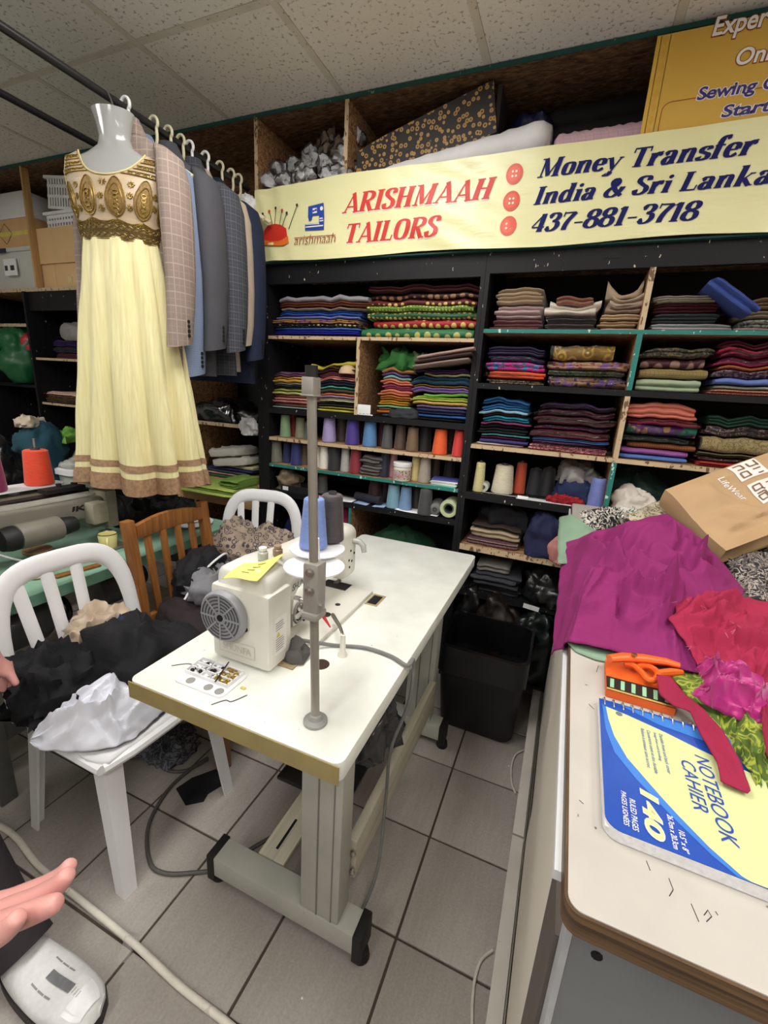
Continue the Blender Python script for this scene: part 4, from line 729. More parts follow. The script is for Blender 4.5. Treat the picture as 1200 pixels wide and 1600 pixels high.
# left overhead boxes
r = T('storage_bin', 'grey translucent plastic storage bin with label on the overhead shelf', 'storage bin', (-3.35, 2.1, 1.9155))
M_tub = plain('cloudy_plastic', (206, 206, 200), .3, bmp=.1, var=.1, scale=4)
a, c = aty(0, 450, 2.02), aty(66, 446, 2.02); x0, x1 = a.x - .3, c.x - .03
def tapered(x0, x1, y0, y1, z0, z1, t): return B().loft([[Vector(q) for q in ((x0 + t, y0 + t, z0), (x1 - t, y0 + t, z0), (x1 - t, y1 - t, z0), (x0 + t, y1 - t, z0))], [Vector(q) for q in ((x0, y0, z1), (x1, y0, z1), (x1, y1, z1), (x0, y1, z1))]])
mk('body', tapered(x0, x1, 2.02, 2.36, 1.916, 2.15, .03), M_tub, r, bevel=.012); mk('rim', B().box(x0 - .012, x1 + .012, 2.008, 2.37, 2.14, 2.165), M_tub, r, bevel=.006)
mk('latch', B().box(x0 + .3, x0 + .45, 2.0, 2.008, 2.135, 2.16).box(x1 + .012, x1 + .02, 2.1, 2.25, 2.135, 2.16), plain('navy_latch', (30, 36, 66), .4), r)
lb = mk('label', B().box(x1 - .33, x1 - .2, 2.012, 2.017, 2.0, 2.1).xf(Matrix.Identity(4)), M_white, r); mk('label_print', B().box(x1 - .32, x1 - .29, 2.0105, 2.0118, 2.03, 2.06), M_ink, lb); mk('label_print', B().box(x1 - .26, x1 - .22, 2.0105, 2.0118, 2.03, 2.06), M_ink, lb)
M_card = plain('cardboard', (214, 172, 120), .75, var=.08, scale=8, bmp=.1); M_card2 = plain('cardboard_pale', (222, 184, 134), .75, var=.06, scale=6); M_tape = plain('yellow_tape', (226, 206, 110), .35)
r = T('cardboard_box', 'flat cardboard box with yellow tape on top of the storage bin', 'box', (-3.4, 2.15, 2.166))
mk('carton', B().box(x0 - .05, x1 - .02, 2.03, 2.33, 2.166, 2.335), M_card, r, bevel=.004); mk('tape', B().box(x0 - .052, x1 - .018, 2.0285, 2.0298, 2.236, 2.262), M_tape, r)
b = B(); ribbon(b, [(x1 - .22, 2.25), (x1 - .29, 2.31), (x1 - .36, 2.25), (x1 - .29, 2.19), (x1 - .22, 2.25)], lambda *_: .004); b.v = [Vector((p_.x, 2.0282, p_.z)) for p_ in b.v]; mk('printed_diamond', b, M_ink, r)
r = T('storage_tub', 'white plastic tub turned over on the taped cardboard box', 'storage bin', (-3.4, 2.17, 2.336)); mk('body', tapered(x0 + .05, x1 - .03, 2.05, 2.3, 2.50, 2.345, .04), M_white, r, bevel=.02, seg=3) if 0 else mk('body', B().loft([[Vector(q) for q in ((x0, 2.04, 2.337), (x1 - .04, 2.04, 2.337), (x1 - .04, 2.3, 2.337), (x0, 2.3, 2.337))], [Vector(q) for q in ((x0 + .05, 2.07, 2.51), (x1 - .12, 2.07, 2.51), (x1 - .12, 2.28, 2.51), (x0 + .05, 2.28, 2.51))]]), M_white, r, bevel=.025); mk('rim', B().box(x0 - .012, x1 - .028, 2.03, 2.31, 2.3365, 2.35), M_white, r, bevel=.004)
def carton(lab, x0, x1, z0, z1, m, y0=2.03, y1=2.3, rot=0, flap=False):
    r = T('cardboard_box', lab, 'box', ((x0 + x1) / 2, (y0 + y1) / 2, z0), rot)
    M = Matrix.Translation(((x0 + x1) / 2, (y0 + y1) / 2, 0)) @ Matrix.Rotation(rot, 4, 'Z') @ Matrix.Translation((-(x0 + x1) / 2, -(y0 + y1) / 2, 0))
    mk('carton', B().box(x0, x1, y0, y1, z0, z1, M), m, r, bevel=.004); mk('tape', B().box(x0 + (x1 - x0) * .3, x0 + (x1 - x0) * .36, y0 - .0015, y0 - .0003, z0, z1, M), M_card2, r)
    if flap: mk('flap', B().box(x0 + .01, x1 - .005, y0 - .012, y0 - .006, z0 - .02, z1, M), M_card2, r, label='loose cardboard flap')
    return r
q0, q1 = aty(62, 440, 2.03), aty(122, 438, 2.03)
rb = carton('plain cardboard box with small gold ribbon sticker beside the storage bin', q0.x, q1.x + .1, 1.9157, 2.075, M_card2)
mk('sticker', B().add([(q1.x - .07 + .03 * cos(a * pi / 4) * (1 if a % 2 else .5), 2.0275, 1.96 + .03 * sin(a * pi / 4) * (1 if a % 2 else .5)) for a in range(8)], [tuple(range(8))]), plain('gold_foil', (220, 206, 140), .4), rb)
carton('open cardboard box with drooping flap, middle of the overhead stack', q0.x + .04, q1.x + .1, 2.076, 2.255, M_card, flap=True)
M_lat = M_white
def basket(lab, cx, cy, z, w, d, h, tilt):
    r = T('plastic_basket', lab, 'basket', (cx, cy, z)); M = Matrix.Translation((cx, cy, z)) @ Matrix.Rotation(tilt, 4, 'Y')
    b = B().box(-w / 2, w / 2, -d / 2, d / 2, 0, .006, M)
    for sx in (-1, 1): b.box(sx * w / 2 - .003, sx * w / 2 + .003, -d / 2, d / 2, .006, h, M)
    b.box(-w / 2, w / 2, d / 2 - .003, d / 2 + .003, .006, h, M); mk('body', b, M_white, r)
    for k in range(10): x = -w / 2 + w * (k + .5) / 10; mk('slat', B().box(x - .006, x + .006, -d / 2 - .003, -d / 2 + .002, .006, h, M), M_white, r)
    for zz in (.0, h * .36, h * .68): mk('rail', B().box(-w / 2, w / 2, -d / 2 - .004, -d / 2 + .003, zz, zz + .016, M), M_white, r)
    mk('rim', B().box(-w / 2 - .014, w / 2 + .014, -d / 2 - .016, -d / 2 + .004, h - .012, h + .004, M).box(-w / 2 - .014, w / 2 + .014, d / 2 - .004, d / 2 + .012, h - .012, h + .004, M).box(-w / 2 - .014, -w / 2 + .004, -d / 2, d / 2, h - .012, h + .004, M).box(w / 2 - .004, w / 2 + .014, -d / 2, d / 2, h - .012, h + .004, M), M_white, r)
basket('lower white slatted plastic basket on the overhead cardboard boxes', (q0.x + q1.x) / 2 + .05, 2.17, 2.257, .26, .22, .09, 0)
basket('upper white slatted plastic basket tilted in the lower one', (q0.x + q1.x) / 2 + .05, 2.17, 2.365, .24, .2, .17, .12)
# ================================================================ WHITE SEWING TABLE
TZ = .76
def rrect(x0, x1, y0, y1, r, n=5):
    pts = []
    for cx, cy, a0 in ((x1 - r, y1 - r, 0), (x0 + r, y1 - r, 90), (x0 + r, y0 + r, 180), (x1 - r, y0 + r, 270)):
        pts += [(cx + r * cos(radians(a0 + 90 * k / n)), cy + r * sin(radians(a0 + 90 * k / n))) for k in range(n + 1)]
    return pts
r = T('sewing_table', 'white topped industrial sewing table on grey steel T legs', 'table', (-.54, 1.16, 0)); tbl = r
tx0, tx1, ty0, ty1 = -.806, -.278, .562, 1.765
M_band = plain('tan_edge_band', (158, 142, 92), .45, var=.1, scale=14); M_leg = plain('leg_enamel', (176, 176, 166), .45, var=.08, scale=12, bmp=.05)
b = B(); o_ = rrect(tx0, tx1, ty0 + .002, ty1, .02); b.prism(o_, TZ - .042, TZ)
mk('table_top', b, M_whitel, r, bevel=.002, smooth=30)
mk('edge_band', B().box(tx0 + .004, tx1 - .002, ty0 - .001, ty0 + .0012, TZ - .042, TZ - .002), M_band, r, smooth=False, label='tan front edge band')
M_bar = woodm('cream_wood', (176, 170, 150), (204, 198, 178), (40, 2, 40))
for yc in (.735, 1.51):
    f = mk('foot', B().box(-.735, -.292, yc - .033, yc + .033, .048, .112), M_leg, r, bevel=.004)
    for sx, x in ((-1, -.742), (1, -.283)):
        mk('foot_cap', B().box(x - .012, x + .012, yc - .036, yc + .036, .03, .116).lathe([(.02, 0), (.024, .006), (.02, .03)], (x + sx * .0, yc, .0), 14), M_rubber, f, bevel=.003)
    c = mk('leg_column', B().box(-.448, -.338, yc - .03, yc + .03, .113, .64), M_leg, r, bevel=.006)
    mk('column_groove', B().box(-.402, -.398, yc - .0315, yc - .0302, .115, .64).box(-.36, -.357, yc - .0315, yc - .0302, .115, .64), plain('groove', (120, 120, 114), .5), c)
    mk('top_bracket', B().box(-.72, -.32, yc - .025, yc + .025, .66, .717), M_leg, r, bevel=.004); mk('inner_tube', B().box(-.44, -.346, yc - .022, yc + .022, .64, .66), M_dmetal, r)
mk('brace', B().tube([(-.345, 1.50, .42), (-.40, 1.50, .55), (-.46, 1.50, .66)], .009, 6).tube([(-.60, 1.50, .15), (-.48, 1.50, .30), (-.40, 1.50, .36)], .009, 6), M_leg, r)
mk('crossbar', B().box(-.352, -.326, .77, 1.475, .195, .318), M_bar, r, bevel=.006)
for z in (.225, .285): mk('bolt', B().lathe([(.008, 0), (.008, .006), (.004, .009)], (-.332, .766, z), 8, Matrix.Rotation(pi / 2, 4, 'X')), M_metal, r)
tb = mk('treadle_bar', B().box(-.63, -.545, .77, 1.476, .098, .112), M_bar, r, bevel=.003); mk('slot', B().box(-.592, -.584, .80, .90, .1125, .1132), M_hole, tb)
mk('treadle', B().box(-.72, -.46, .98, 1.22, .13, .142), M_dmetal, r, bevel=.004); mk('treadle_rod', B().tube([(-.50, 1.2, .14), (-.50, 1.2, .5)], .006, 6), M_dmetal, r)
dr = mk('drawer', B().box(-.46, -.37, .80, 1.14, .64, .65).box(-.46, -.452, .80, 1.14, .65, .69).box(-.378, -.37, .80, 1.14, .65, .69).box(-.452, -.378, .80, .808, .65, .69).box(-.452, -.378, 1.132, 1.14, .65, .69), plain('drawer_cream', (170, 164, 146), .5), r)
mk('motor', B().lathe([(.02, 0), (.075, .01), (.08, .03), (.08, .15), (.07, .17), (.02, .18)], (-.60, 1.1, .55), 22, Matrix.Rotation(-pi / 2, 4, 'X')).box(-.62, -.58, 1.15, 1.22, .6, .712), plain('motor_black', (40, 40, 42), .45), r)
hole = atz(507, 1040, TZ); mk('cable_hole', B().lathe([(.021, .0004), (.021, .0008)], (hole.x - .01, hole.y, TZ), 18), plain('hole_dark', (62, 44, 34), .9), r)
heap('bag', 'dark clear bag of scraps hanging under the table drawer', 'bag', (-.36, .93, .47), (.05, .1, .065), 0, 90, mat=plain('dim_film', (54, 54, 56), .2, bmp=.6), amp=.3, flat=.9)
# ================================================================ SEWING MACHINE ON IT
r = T('sewing_machine', 'cream industrial sewing machine on the white table with grey handwheel', 'sewing machine', (-.62, .95, TZ))
mk('bed', B().box(-.715, -.507, .80, 1.215, TZ + .0005, TZ + .014), M_machine, r, bevel=.004)
mk('bed_frame', B().box(-.72, -.504, .795, 1.22, TZ + .0003, TZ + .0015), plain('frame_seam', (214, 210, 198), .5), r)
# body: column, arm and head as one casting swept along y
def sec(y, x0, x1, z0, z1, rr=.02):
    return [Vector((x, y, z)) for x, z in [(px_, pz_) for px_, pz_ in rrect(x0, x1, z0, z1, min(rr, (x1 - x0) / 2.2, (z1 - z0) / 2.2), 4)]]
b = B().loft([sec(.724, -.69, -.56, .775, .985), sec(.735, -.70, -.55, .772, 1.0, .035), sec(.80, -.70, -.555, .772, 1.003, .04), sec(.835, -.698, -.58, .772, 1.0, .04), sec(.865, -.695, -.588, .774, .996, .035), sec(.885, -.69, -.59, .85, .994, .035), sec(.92, -.688, -.592, .878, .99, .03), sec(1.08, -.686, -.594, .882, .984, .03), sec(1.16, -.688, -.592, .87, .982, .03), sec(1.185, -.69, -.588, .80, .98, .03), sec(1.235, -.69, -.588, .80, .978, .03), sec(1.25, -.68, -.598, .81, .965, .03)])
body = mk('body', b, M_machine, r, smooth=50)
cv = mk('motor_cover', B().loft([[Vector(q) for q in ((-.704, .712, .768), (-.541, .712, .768), (-.541, .80, .768), (-.704, .80, .768))], [Vector(q) for q in ((-.704, .712, .93), (-.541, .712, .95), (-.541, .80, .95), (-.704, .80, .965))], [Vector(q) for q in ((-.695, .722, .975), (-.556, .722, .962), (-.556, .80, .962), (-.695, .80, .995))]]), M_machine, r, bevel=.009, seg=3) if 0 else mk('motor_cover', B().loft([[Vector(q) for q in ((-.704, .712, .768), (-.541, .712, .768), (-.541, .80, .768), (-.704, .80, .768))], [Vector(q) for q in ((-.704, .712, .955), (-.541, .712, .955), (-.541, .80, .955), (-.704, .80, .955))]]), M_machine, r, bevel=.010)
hx, hz, Mr = -.657, .888, Matrix.Rotation(pi / 2, 4, 'X')
hw = mk('handwheel', B().lathe([(.03, 0), (.058, .001), (.062, .006), (.062, .016), (.057, .022), (.02, .0225)], (hx, .712, hz), 36, Mr), plain('handwheel_grey', (150, 152, 156), .4, var=.04), r)
M_gap = plain('grille_gap', (74, 76, 80), .6)
for k in range(5):
    r0 = .016 + k * .0083; mk('grille_ring', B().lathe([(r0, .0226), (r0, .0236), (r0 + .0032, .0236), (r0 + .0032, .0226)], (hx, .712, hz), 30, Mr, caps=False), M_gap, hw)
for k in range(8):
    a = k * pi / 4; M2 = Matrix.Translation((hx, .6878, hz)) @ Matrix.Rotation(a, 4, 'Y'); mk('grille_spoke', B().box(.014, .055, -.0006, .0006, -.002, .002, M2), plain('handwheel_grey', (150, 152, 156)), hw)
mk('hub_screw', B().lathe([(.008, .0226), (.008, .0246), (.004, .0248)], (hx, .712, hz), 14, Mr), M_hole, hw)
mk('screw', B().lathe([(.006, 0), (.006, .0015)], (-.605, .712, .862), 12, Mr), M_dmetal, cv)
b = fit(sans('SHUNFA', 1, .015), .082, .017); b.v = [Vector((-.672 + q.x, .7108, .797 + q.y)) for q in b.v]; mk('embossed_name', b, plain('emboss', (206, 204, 194), .35), cv)
b = B()
for a in (((-.682, .789), (-.581, .789)), ((-.581, .789), (-.581, .822)), ((-.581, .822), (-.682, .822)), ((-.682, .822), (-.682, .789))): ribbon(b, [a[0], a[1]], lambda *_: .0016, .7112)
mk('embossed_frame', b, plain('emboss', (206, 204, 194)), cv)
sk = mk('warning_label', B().add([(-.5405, .731, .80), (-.5405, .778, .80), (-.5405, .778, .893), (-.5405, .731, .893)], [(0, 1, 2, 3)]), M_sw, cv)
b = B(); rg = random.Random(3)
for k in range(13):
    z = .81 + k * .0058
    if 6 <= k <= 8: continue
    b.add([(-.5398, .735, z), (-.5398, .735 + .04 * rg.uniform(.6, 1), z), (-.5398, .735 + .03, z + .0017), (-.5398, .735, z + .0017)], [(0, 1, 2, 3)])
mk('label_lines', b, plain('label_ink', (120, 120, 120), .6), sk, kind='stuff'); mk('warning_triangle', B().add([(-.5396, .738, .845), (-.5396, .752, .845), (-.5396, .745, .858)], [(0, 1, 2)]), plain('warning_yellow', (226, 206, 60), .5), sk)
mk('black_clip', B().box(-.59, -.565, .755, .785, .9555, .959), M_rubber, cv)
b = fit(sans('SHUNFA', 1, .02, .25), .078, .019); b.v = [Vector((-.5845, .866 + q.x, .896 + q.y)) for q in b.v]; mk('lettering', b, plain('name_black', (52, 52, 54), .4), r)
# head details
mk('needle_bar', B().tube([(-.636, 1.215, .80), (-.636, 1.215, .785)], .004, 8).tube([(-.636, 1.215, .788), (-.636, 1.215, .772)], .0015, 6), M_metal, r); mk('presser_foot', B().box(-.645, -.628, 1.195, 1.225, .7745, .778).tube([(-.625, 1.21, .80), (-.628, 1.21, .777)], .003, 6), M_metal, r)
mk('needle_plate', B().box(-.675, -.585, 1.165, 1.245 - .03, TZ + .0142, TZ + .0152), plain('plate_dark', (74, 72, 72), .3, .8), r)
mk('face_knob', B().tube([(-.588, 1.215, .93), (-.565, 1.215, .93), (-.55, 1.212, .92), (-.545, 1.21, .90)], [.009, .010, .010, .008], 10), plain('knob_grey', (170, 168, 164), .35), r)
for k, (y, z) in enumerate(((1.20, .90), (1.19, .87), (1.21, .862), (1.225, .885), (1.195, .845))): mk('port', B().lathe([(.0042, 0), (.0042, .001)], (-.5878, y, z), 10, Matrix.Rotation(pi / 2, 4, 'Y')), M_hole, r)
mk('tension_post', B().lathe([(.012, 0), (.013, .004), (.006, .006), (.005, .02), (.010, .022), (.009, .03), (.004, .034)], (-.635, 1.2, .978), 14), M_metal, r)
mk('bed_screw', B().lathe([(.008, 0), (.008, .0012)], (-.56, 1.07, TZ + .0141), 14).lathe([(.014, 0), (.014, .001)], (-.56, 1.0, TZ + .0141), 16), M_dmetal, r)
mk('hinge_cutout', B().box(-.50, -.47, 1.15, 1.21, TZ + .0002, TZ + .0008), M_rubber, r); mk('hinge_plate', B().box(-.505, -.462, 1.14, 1.22, TZ, TZ + .0005), plain('tan_gasket', (170, 150, 110), .6), r)
wl = mk('bobbin_winder', B().lathe([(.012, 0), (.016, .003), (.016, .009), (.008, .011), (.006, .026), (.003, .028)], (-.588, .90, .842), 16, Matrix.Rotation(pi / 2, 4, 'Y')).box(-.588, -.578, .86, .93, .80, .83), M_metal, r)
for k, (y, z) in enumerate(((.875, .81), (.91, .80), (.95, .80))): mk('port', B().lathe([(.006, 0), (.006, .002)], (-.5775, y, z), 10, Matrix.Rotation(pi / 2, 4, 'Y')), M_hole, r)
pts = [(-.575, .89 + .03 * cos(a), .835 + .03 * sin(a)) for a in [k * pi / 8 for k in range(0, 15)]]; mk('wire_loop', B().tube(pts, .003, 6), M_grey, r)
mk('oil_well', B().box(-.556, -.508, .755, .815, TZ + .001, TZ + .0035), plain('tan_gasket', (170, 150, 110)), r); mk('dust_cloth', crumple((-.535, .80, TZ + .004), (.03, .03, .022), 7, amp=.3, nu=16, nv=10), fabric((96, 92, 90)), r)
# power cable of the machine over the table edge
cab = [atz(470, 1000, TZ + .03), atz(520, 1008, TZ + .006), atz(570, 1012, TZ + .006), atz(610, 1025, TZ + .006), atz(636, 1040, TZ + .007), Vector((-.268, .93, TZ - .005)), Vector((-.268, .92, TZ - .12)), Vector((-.30, .90, .5)), Vector((-.31, .92, .3)), Vector((-.30, .86, .12)), Vector((-.33, .80, .014)), Vector((-.40, .84, .011))]
def spl(P, k=8): return [Vector(q) for q in smoothpts([tuple(p_) for p_ in P], k)]
solo('power_cable', B().tube(spl(cab), .0048, 8), plain('cable_grey', (120, 120, 118), .5), 'grey cable running off the white table edge to the floor', 'cable')
# peg and steel arm
pg = atz(535, 1024, TZ); r = T('knee_lifter', 'steel lifter arm with white peg foot standing on the white table', 'lifter', tuple(pg))
mk('peg', B().lathe([(.013, 0), (.012, .004), (.008, .012), (.006, .055), (.007, .058)], tuple(pg), 16), M_machine, r)
mk('arm', B().tube([pg + Vector((0, 0, .055)), pg + Vector((-.03, .04, .05)), pg + Vector((-.085, .10, .042))], [.004, .005, .006], 8), M_metal, r)
rd = atz(500, 955, .84); r2 = solo('thread_snips', B().tube([rd + Vector((-.012, .01, .012)), rd, rd + Vector((.035, -.005, -.035))], [.004, .0065, .002], 8), plain('snip_red', (190, 40, 36), .4), 'red handled snips leaning by the machine arm', 'snips')
# ================================================================ THREAD STAND
r = T('thread_stand', 'tall grey thread stand pole with two white spool plates', 'thread stand', (-.374, .637, TZ))
p0, p1 = Vector((-.374, .637, TZ)), Vector((-.396, .637, 1.434)); along = lambda t: p0 + (p1 - p0) * t
mk('flange', B().lathe([(.024, .0005), (.024, .006), (.014, .009), (.012, .018), (.009, .02)], tuple(p0), 24), M_grey, r)
mk('pole', B().tube([along(0.02), along(.4), along(.5)], .0085, 14).tube([along(.40), along(.975)], .0082, 14), plain('pole_grey', (150, 144, 134), .35, .3, var=.06), r)
mk('top_cap', B().tube([along(.962), along(1.0)], .0105, 14), M_rubber, r)
M_bk = plain('bracket_grey', (168, 164, 156), .4, .3, var=.05)
mk('top_bracket', B().box(-.4065, -.3845, .624, .648, 1.388, 1.416).box(-.408, -.383, .623, .649, 1.386, 1.389), M_bk, r, bevel=.002)
mk('clamp', B().box(-.399, -.367, .622, .654, 1.00, 1.10).box(-.399, -.365, .617, .656, .99, 1.005), M_bk, r, bevel=.006)
for k, z in enumerate((1.085, 1.05)): mk('bolt', B().lathe([(.008, 0), (.008, .006), (.004, .007), (.004, .012)], (-.382, .622, z), 8, Mr), M_metal, r)
mk('wing_bolt', B().tube([(-.412, .63, 1.022), (-.36, .63, 1.022)], .0035, 8).tube([(-.42, .63, 1.022), (-.408, .63, 1.022)], .0055, 6), M_metal, r)
P1, P2 = aty(496, 858, .765), aty(491, 886, .70)
mk('carrier_arm', B().tube([along(.46), Vector((P2.x, P2.y, P2.z - .012)), Vector((P1.x, P1.y, P1.z - .012))], .006, 8), M_bk, r)
for nm, P_, R_ in (('upper', P1, .058), ('lower', P2, .060)):
    pl = mk('spool_plate', B().lathe([(R_, 0), (R_, .003), (R_ * .9, .0035), (.02, .001), (.012, .004), (.009, .06)], tuple(P_), 32), M_white, r)
    mk('spool_pin', B().tube([P_ + Vector((0, 0, .05)), P_ + Vector((0, 0, .10))], .004, 8), M_metal, pl)
c1 = P1 + Vector((-.008, .0, .004)); cone(c1.x, c1.y - .004, c1.z + .002, .030, .106, (124, 150, 214), 'blue thread cone on the upper plate of the thread stand', 'thread cones on the thread stand', k=.7)
c2 = P1 + Vector((.004, .052, -.005)); cone(c2.x, c2.y, P1.z + .006, .028, .105, (72, 66, 68), 'dark grey thread cone behind the blue one on the stand', 'thread cones on the thread stand', k=.8)
# little things on the table
ty = T('parts_tray', 'small white plastic parts tray full of needles and bobbins', 'tray', (-.65, .645, TZ)); tr = [(275, 1058), (343, 1096), (386, 1056), (318, 1034)]
w = [atz(*q, TZ) for q in tr]; cx, cy = sum(q.x for q in w) / 4, sum(q.y for q in w) / 4
mk('base', B().prism(rrect(cx - .068, cx + .068, cy - .045, cy + .045, .015), TZ + .0005, TZ + .004), M_white, ty)
wl = B()
for x in (-.062, -.02, .012, .057): wl.box(cx + x - .0015, cx + x + .0015, cy - .014, cy + .04, TZ + .0035, TZ + .012)
for y in (-.014, .005, .022, .040): wl.box(cx - .062, cx + .058, cy + y - .0015, cy + y + .0015, TZ + .0035, TZ + .012)
mk('dividers', wl, M_white, ty)
for k, (x, y) in enumerate(((-.03, -.03), (.02, -.03), (.05, -.03))): mk('round_well', B().lathe([(.010, 0), (.010, .0008)], (cx + x, cy + y, TZ + .0042), 16), M_grey, ty)
rg = random.Random(8); M_brass = plain('brass', (200, 170, 90), .3, 1)
b = B()
for k in range(46): x, y = cx + rg.uniform(.016, .053), cy + rg.uniform(-.009, .036); b.lathe([(.0015, 0), (.0042, .0008), (.0042, .0024), (.0015, .003)], (x, y, TZ + .004 + rg.uniform(0, .006)), 8, Matrix.Rotation(rg.uniform(-.8, .8), 4, 'X'))
mk('brass_snaps', b, M_brass, ty, kind='stuff')
b = B()
for k in range(26): x, y = cx + rg.uniform(-.058, .008), cy + rg.uniform(-.009, .036); a = rg.uniform(0, pi); b.tube([(x, y, TZ + .005), (x + .009 * cos(a), y + .006 * sin(a), TZ + .008)], .0013, 5)
mk('needles', b, M_metal, ty, kind='stuff')
b = B()
for k in range(9): x, y = cx + rg.uniform(-.058, .005), cy + rg.uniform(-.006, .034); b.lathe([(.001, 0), (.005, .001), (.004, .005), (.001, .006)], (x, y, TZ + .005), 8)
mk('black_buttons', b, M_rubber, ty, kind='stuff')
nd = solo('needle', B().tube([(cx + .005, cy + .05, TZ + .013), (cx + .03, cy - .02, TZ + .0145)], .0016, 6), M_dmetal, 'dark needle lying across the parts tray', 'needle')
for k, P_ in enumerate(([(268, 1040), (290, 1037), (300, 1038)], [(330, 1101), (352, 1094), (362, 1096), (386, 1086)])):
    solo('thread_scrap', B().tube(spl([atz(*q, TZ + .0016) for q in P_], 5), .0009, 5), M_dmetal, ('short dark thread scrap above the parts tray', 'curled grey thread scrap below the parts tray')[k], 'thread')
b = B().box(0, .012, 0, .006, 0, .003); solo('chalk_bit', b, M_tape, 'tiny yellow scrap at the tray corner', 'scrap', bevel=.001).location = tuple(atz(380, 1076, TZ + .0006))
# yellow paper note over the machine arm
Y4 = [atz(346, 905, .99), atz(402, 905, 1.0), atz(446, 868, 1.012), atz(382, 880, 1.012)]
def quadf(q, fz=None):
    return lambda u, v: (q[0] * (1 - u) + q[1] * u) * (1 - v) + (q[3] * (1 - u) + q[2] * u) * v + Vector((0, 0, fz(u, v) if fz else 0))
M_note = plain('yellow_paper', (236, 226, 120), .6, var=.04)
r = solo('paper_note', B().grid(quadf(Y4, lambda u, v: .004 * sin(u * 5 + v * 3) + .012 * max(0, u - .75) * v), 12, 8), M_note, 'creased yellow paper note lying over the machine arm', 'paper', solid=.0006)
b = B(); f = quadf([q + Vector((0, 0, .0012)) for q in Y4], lambda u, v: .004 * sin(u * 5 + v * 3) + .012 * max(0, u - .75) * v)
for k in range(4): b.tube([f(.35 + .03 * k + .05 * t + .008 * sin(t * 9 + k), .3 + .16 * k + .004 * sin(t * 17)) + Vector((0, 0, .0006)) for t in [j / 2 for j in range(9)]], .0007, 4)
mk('handwriting', b, M_ink, r, kind='stuff')
def bottle(px, py_, z, rr, h, lab, m, mc):
    w = atz(px, py_, z); r = T('oil_bottle', lab, 'bottle', tuple(w)); mk('bottle', B().lathe([(rr * .9, 0), (rr, .003), (rr, h * .6), (rr * .6, h * .72), (rr * .6, h * .76)], tuple(w), 18), m, r); mk('cap', B().lathe([(rr * .75, h * .76), (rr * .78, h), (rr * .6, h * 1.02)], tuple(w), 16), mc, r)
bottle(411, 874, 1.004, .012, .03, 'small clear bottle with white cap on the machine arm', plain('cloudy_glass', (190, 194, 186), .15), M_white)
bottle(434, 868, 1.001, .012, .026, 'small brown oil cup beside the white capped bottle', plain('amber_cup', (150, 126, 96), .2), plain('amber_lid', (170, 146, 116), .3))

# ================================================================ CHAIRS
def plastic_chair(lab, loc, rz):
    r = T('plastic_chair', lab, 'chair', (0, 0, 0), 0, 'white plastic chairs')
    fr, re, hw = .19, -.175, .2
    def seatf(u, v):
        x = re + (fr - re) * u; w = .185 + .02 * u; y = (v * 2 - 1) * w; rx = .05
        return Vector((x, y * (1 - .12 * max(0, (u - .8) / .2) ** 2), .425 + .012 * u - .012 * (1 - (2 * v - 1) ** 2) * (1 - abs(2 * u - 1))))
    mk('seat', B().grid(seatf, 12, 12), M_white, r, local=True, solid=.012)
    mk('seat_rim', B().tube([(fr - .01, -.19, .415), (fr + .004, -.12, .418), (fr + .008, 0, .42), (fr + .004, .12, .418), (fr - .01, .19, .415)], .014, 8).tube([(re, -.185, .41), (0, -.2, .412), (fr - .01, -.195, .414)], .014, 8).tube([(re, .185, .41), (0, .2, .412), (fr - .01, .195, .414)], .014, 8), M_white, r, local=True)
    for sy in (-1, 1):   # L-section legs, splayed
        for x0, x1, w in ((fr - .02, fr + .035, .038), (re + .0, re - .05, .034)):
            sx = 1 if x0 > 0 else -1; rings = []
            for t in [k / 4 for k in range(5)]:
                x, y, z = x0 + (x1 - x0) * t, sy * (.185 + .02 * t), .42 - .42 * t; k = w * (1.35 - .35 * t)
                rings.append([Vector((x, y, z)), Vector((x - sx * k, y, z)), Vector((x - sx * k, y - sy * .007, z)), Vector((x - sx * .008, y - sy * .008, z)), Vector((x - sx * .007, y - sy * k, z)), Vector((x, y - sy * k, z))])
            mk('leg', B().loft(rings), M_white, r, local=True, smooth=20)
    def back(t): # arch from left foot of the back to the right; t 0..1
        a = pi * t; y = -cos(a); q = abs(y) ** .55 * (1 if y > 0 else -1); s = sin(a) ** .5
        return Vector((re - .01 - .075 * s, q * .205 * (.94 + .06 * s), .42 + .415 * s))
    bk = []
    pts = [back(k / 28) for k in range(29)]
    rings = []
    for i, p_ in enumerate(pts):
        t = (pts[min(i + 1, 28)] - pts[max(i - 1, 0)]).normalized(); nrm = Vector((1, 0, .18)).normalized(); sd = t.cross(nrm).normalized(); w = .025 + .008 * sin(pi * i / 28)
        rings.append([p_ + sd * w * cos(a) * 1.0 + nrm * .010 * sin(a) for a in [2 * pi * k / 10 for k in range(10)]])
    mk('backrest', B().loft(rings), M_white, r, local=True)
    for y0, y1 in ((-.095, -.125), (-.03, -.042), (.035, .044)):
        rings = []
        for t in [k / 5 for k in range(6)]:
            p_ = Vector((re - .008 - .075 * t, y0 + (y1 - y0) * t, .425 + .395 * t)); w = .019
            rings.append([p_ + Vector((.006 * sin(a), w * cos(a), 0)) for a in [2 * pi * k / 8 for k in range(8)]])
        mk('back_slat', B().loft(rings), M_white, r, local=True)
    r.location = loc; r.rotation_euler = (0, 0, rz); r['label'] = lab; return r
ch1 = plastic_chair('white plastic chair heaped with black clothes beside the white table', (-1.145, .79, 0), -.05)
ch2 = copy_tree(ch1); ch2.location = (-1.36, 1.60, 0); ch2.rotation_euler = (0, 0, -pi / 2 + .28); ch2['label'] = 'white plastic chair farther back draped with a patterned shawl'
r = T('wooden_chair', 'orange pine chair with slatted back between the two white chairs', 'chair', (-1.19, 1.22, 0))
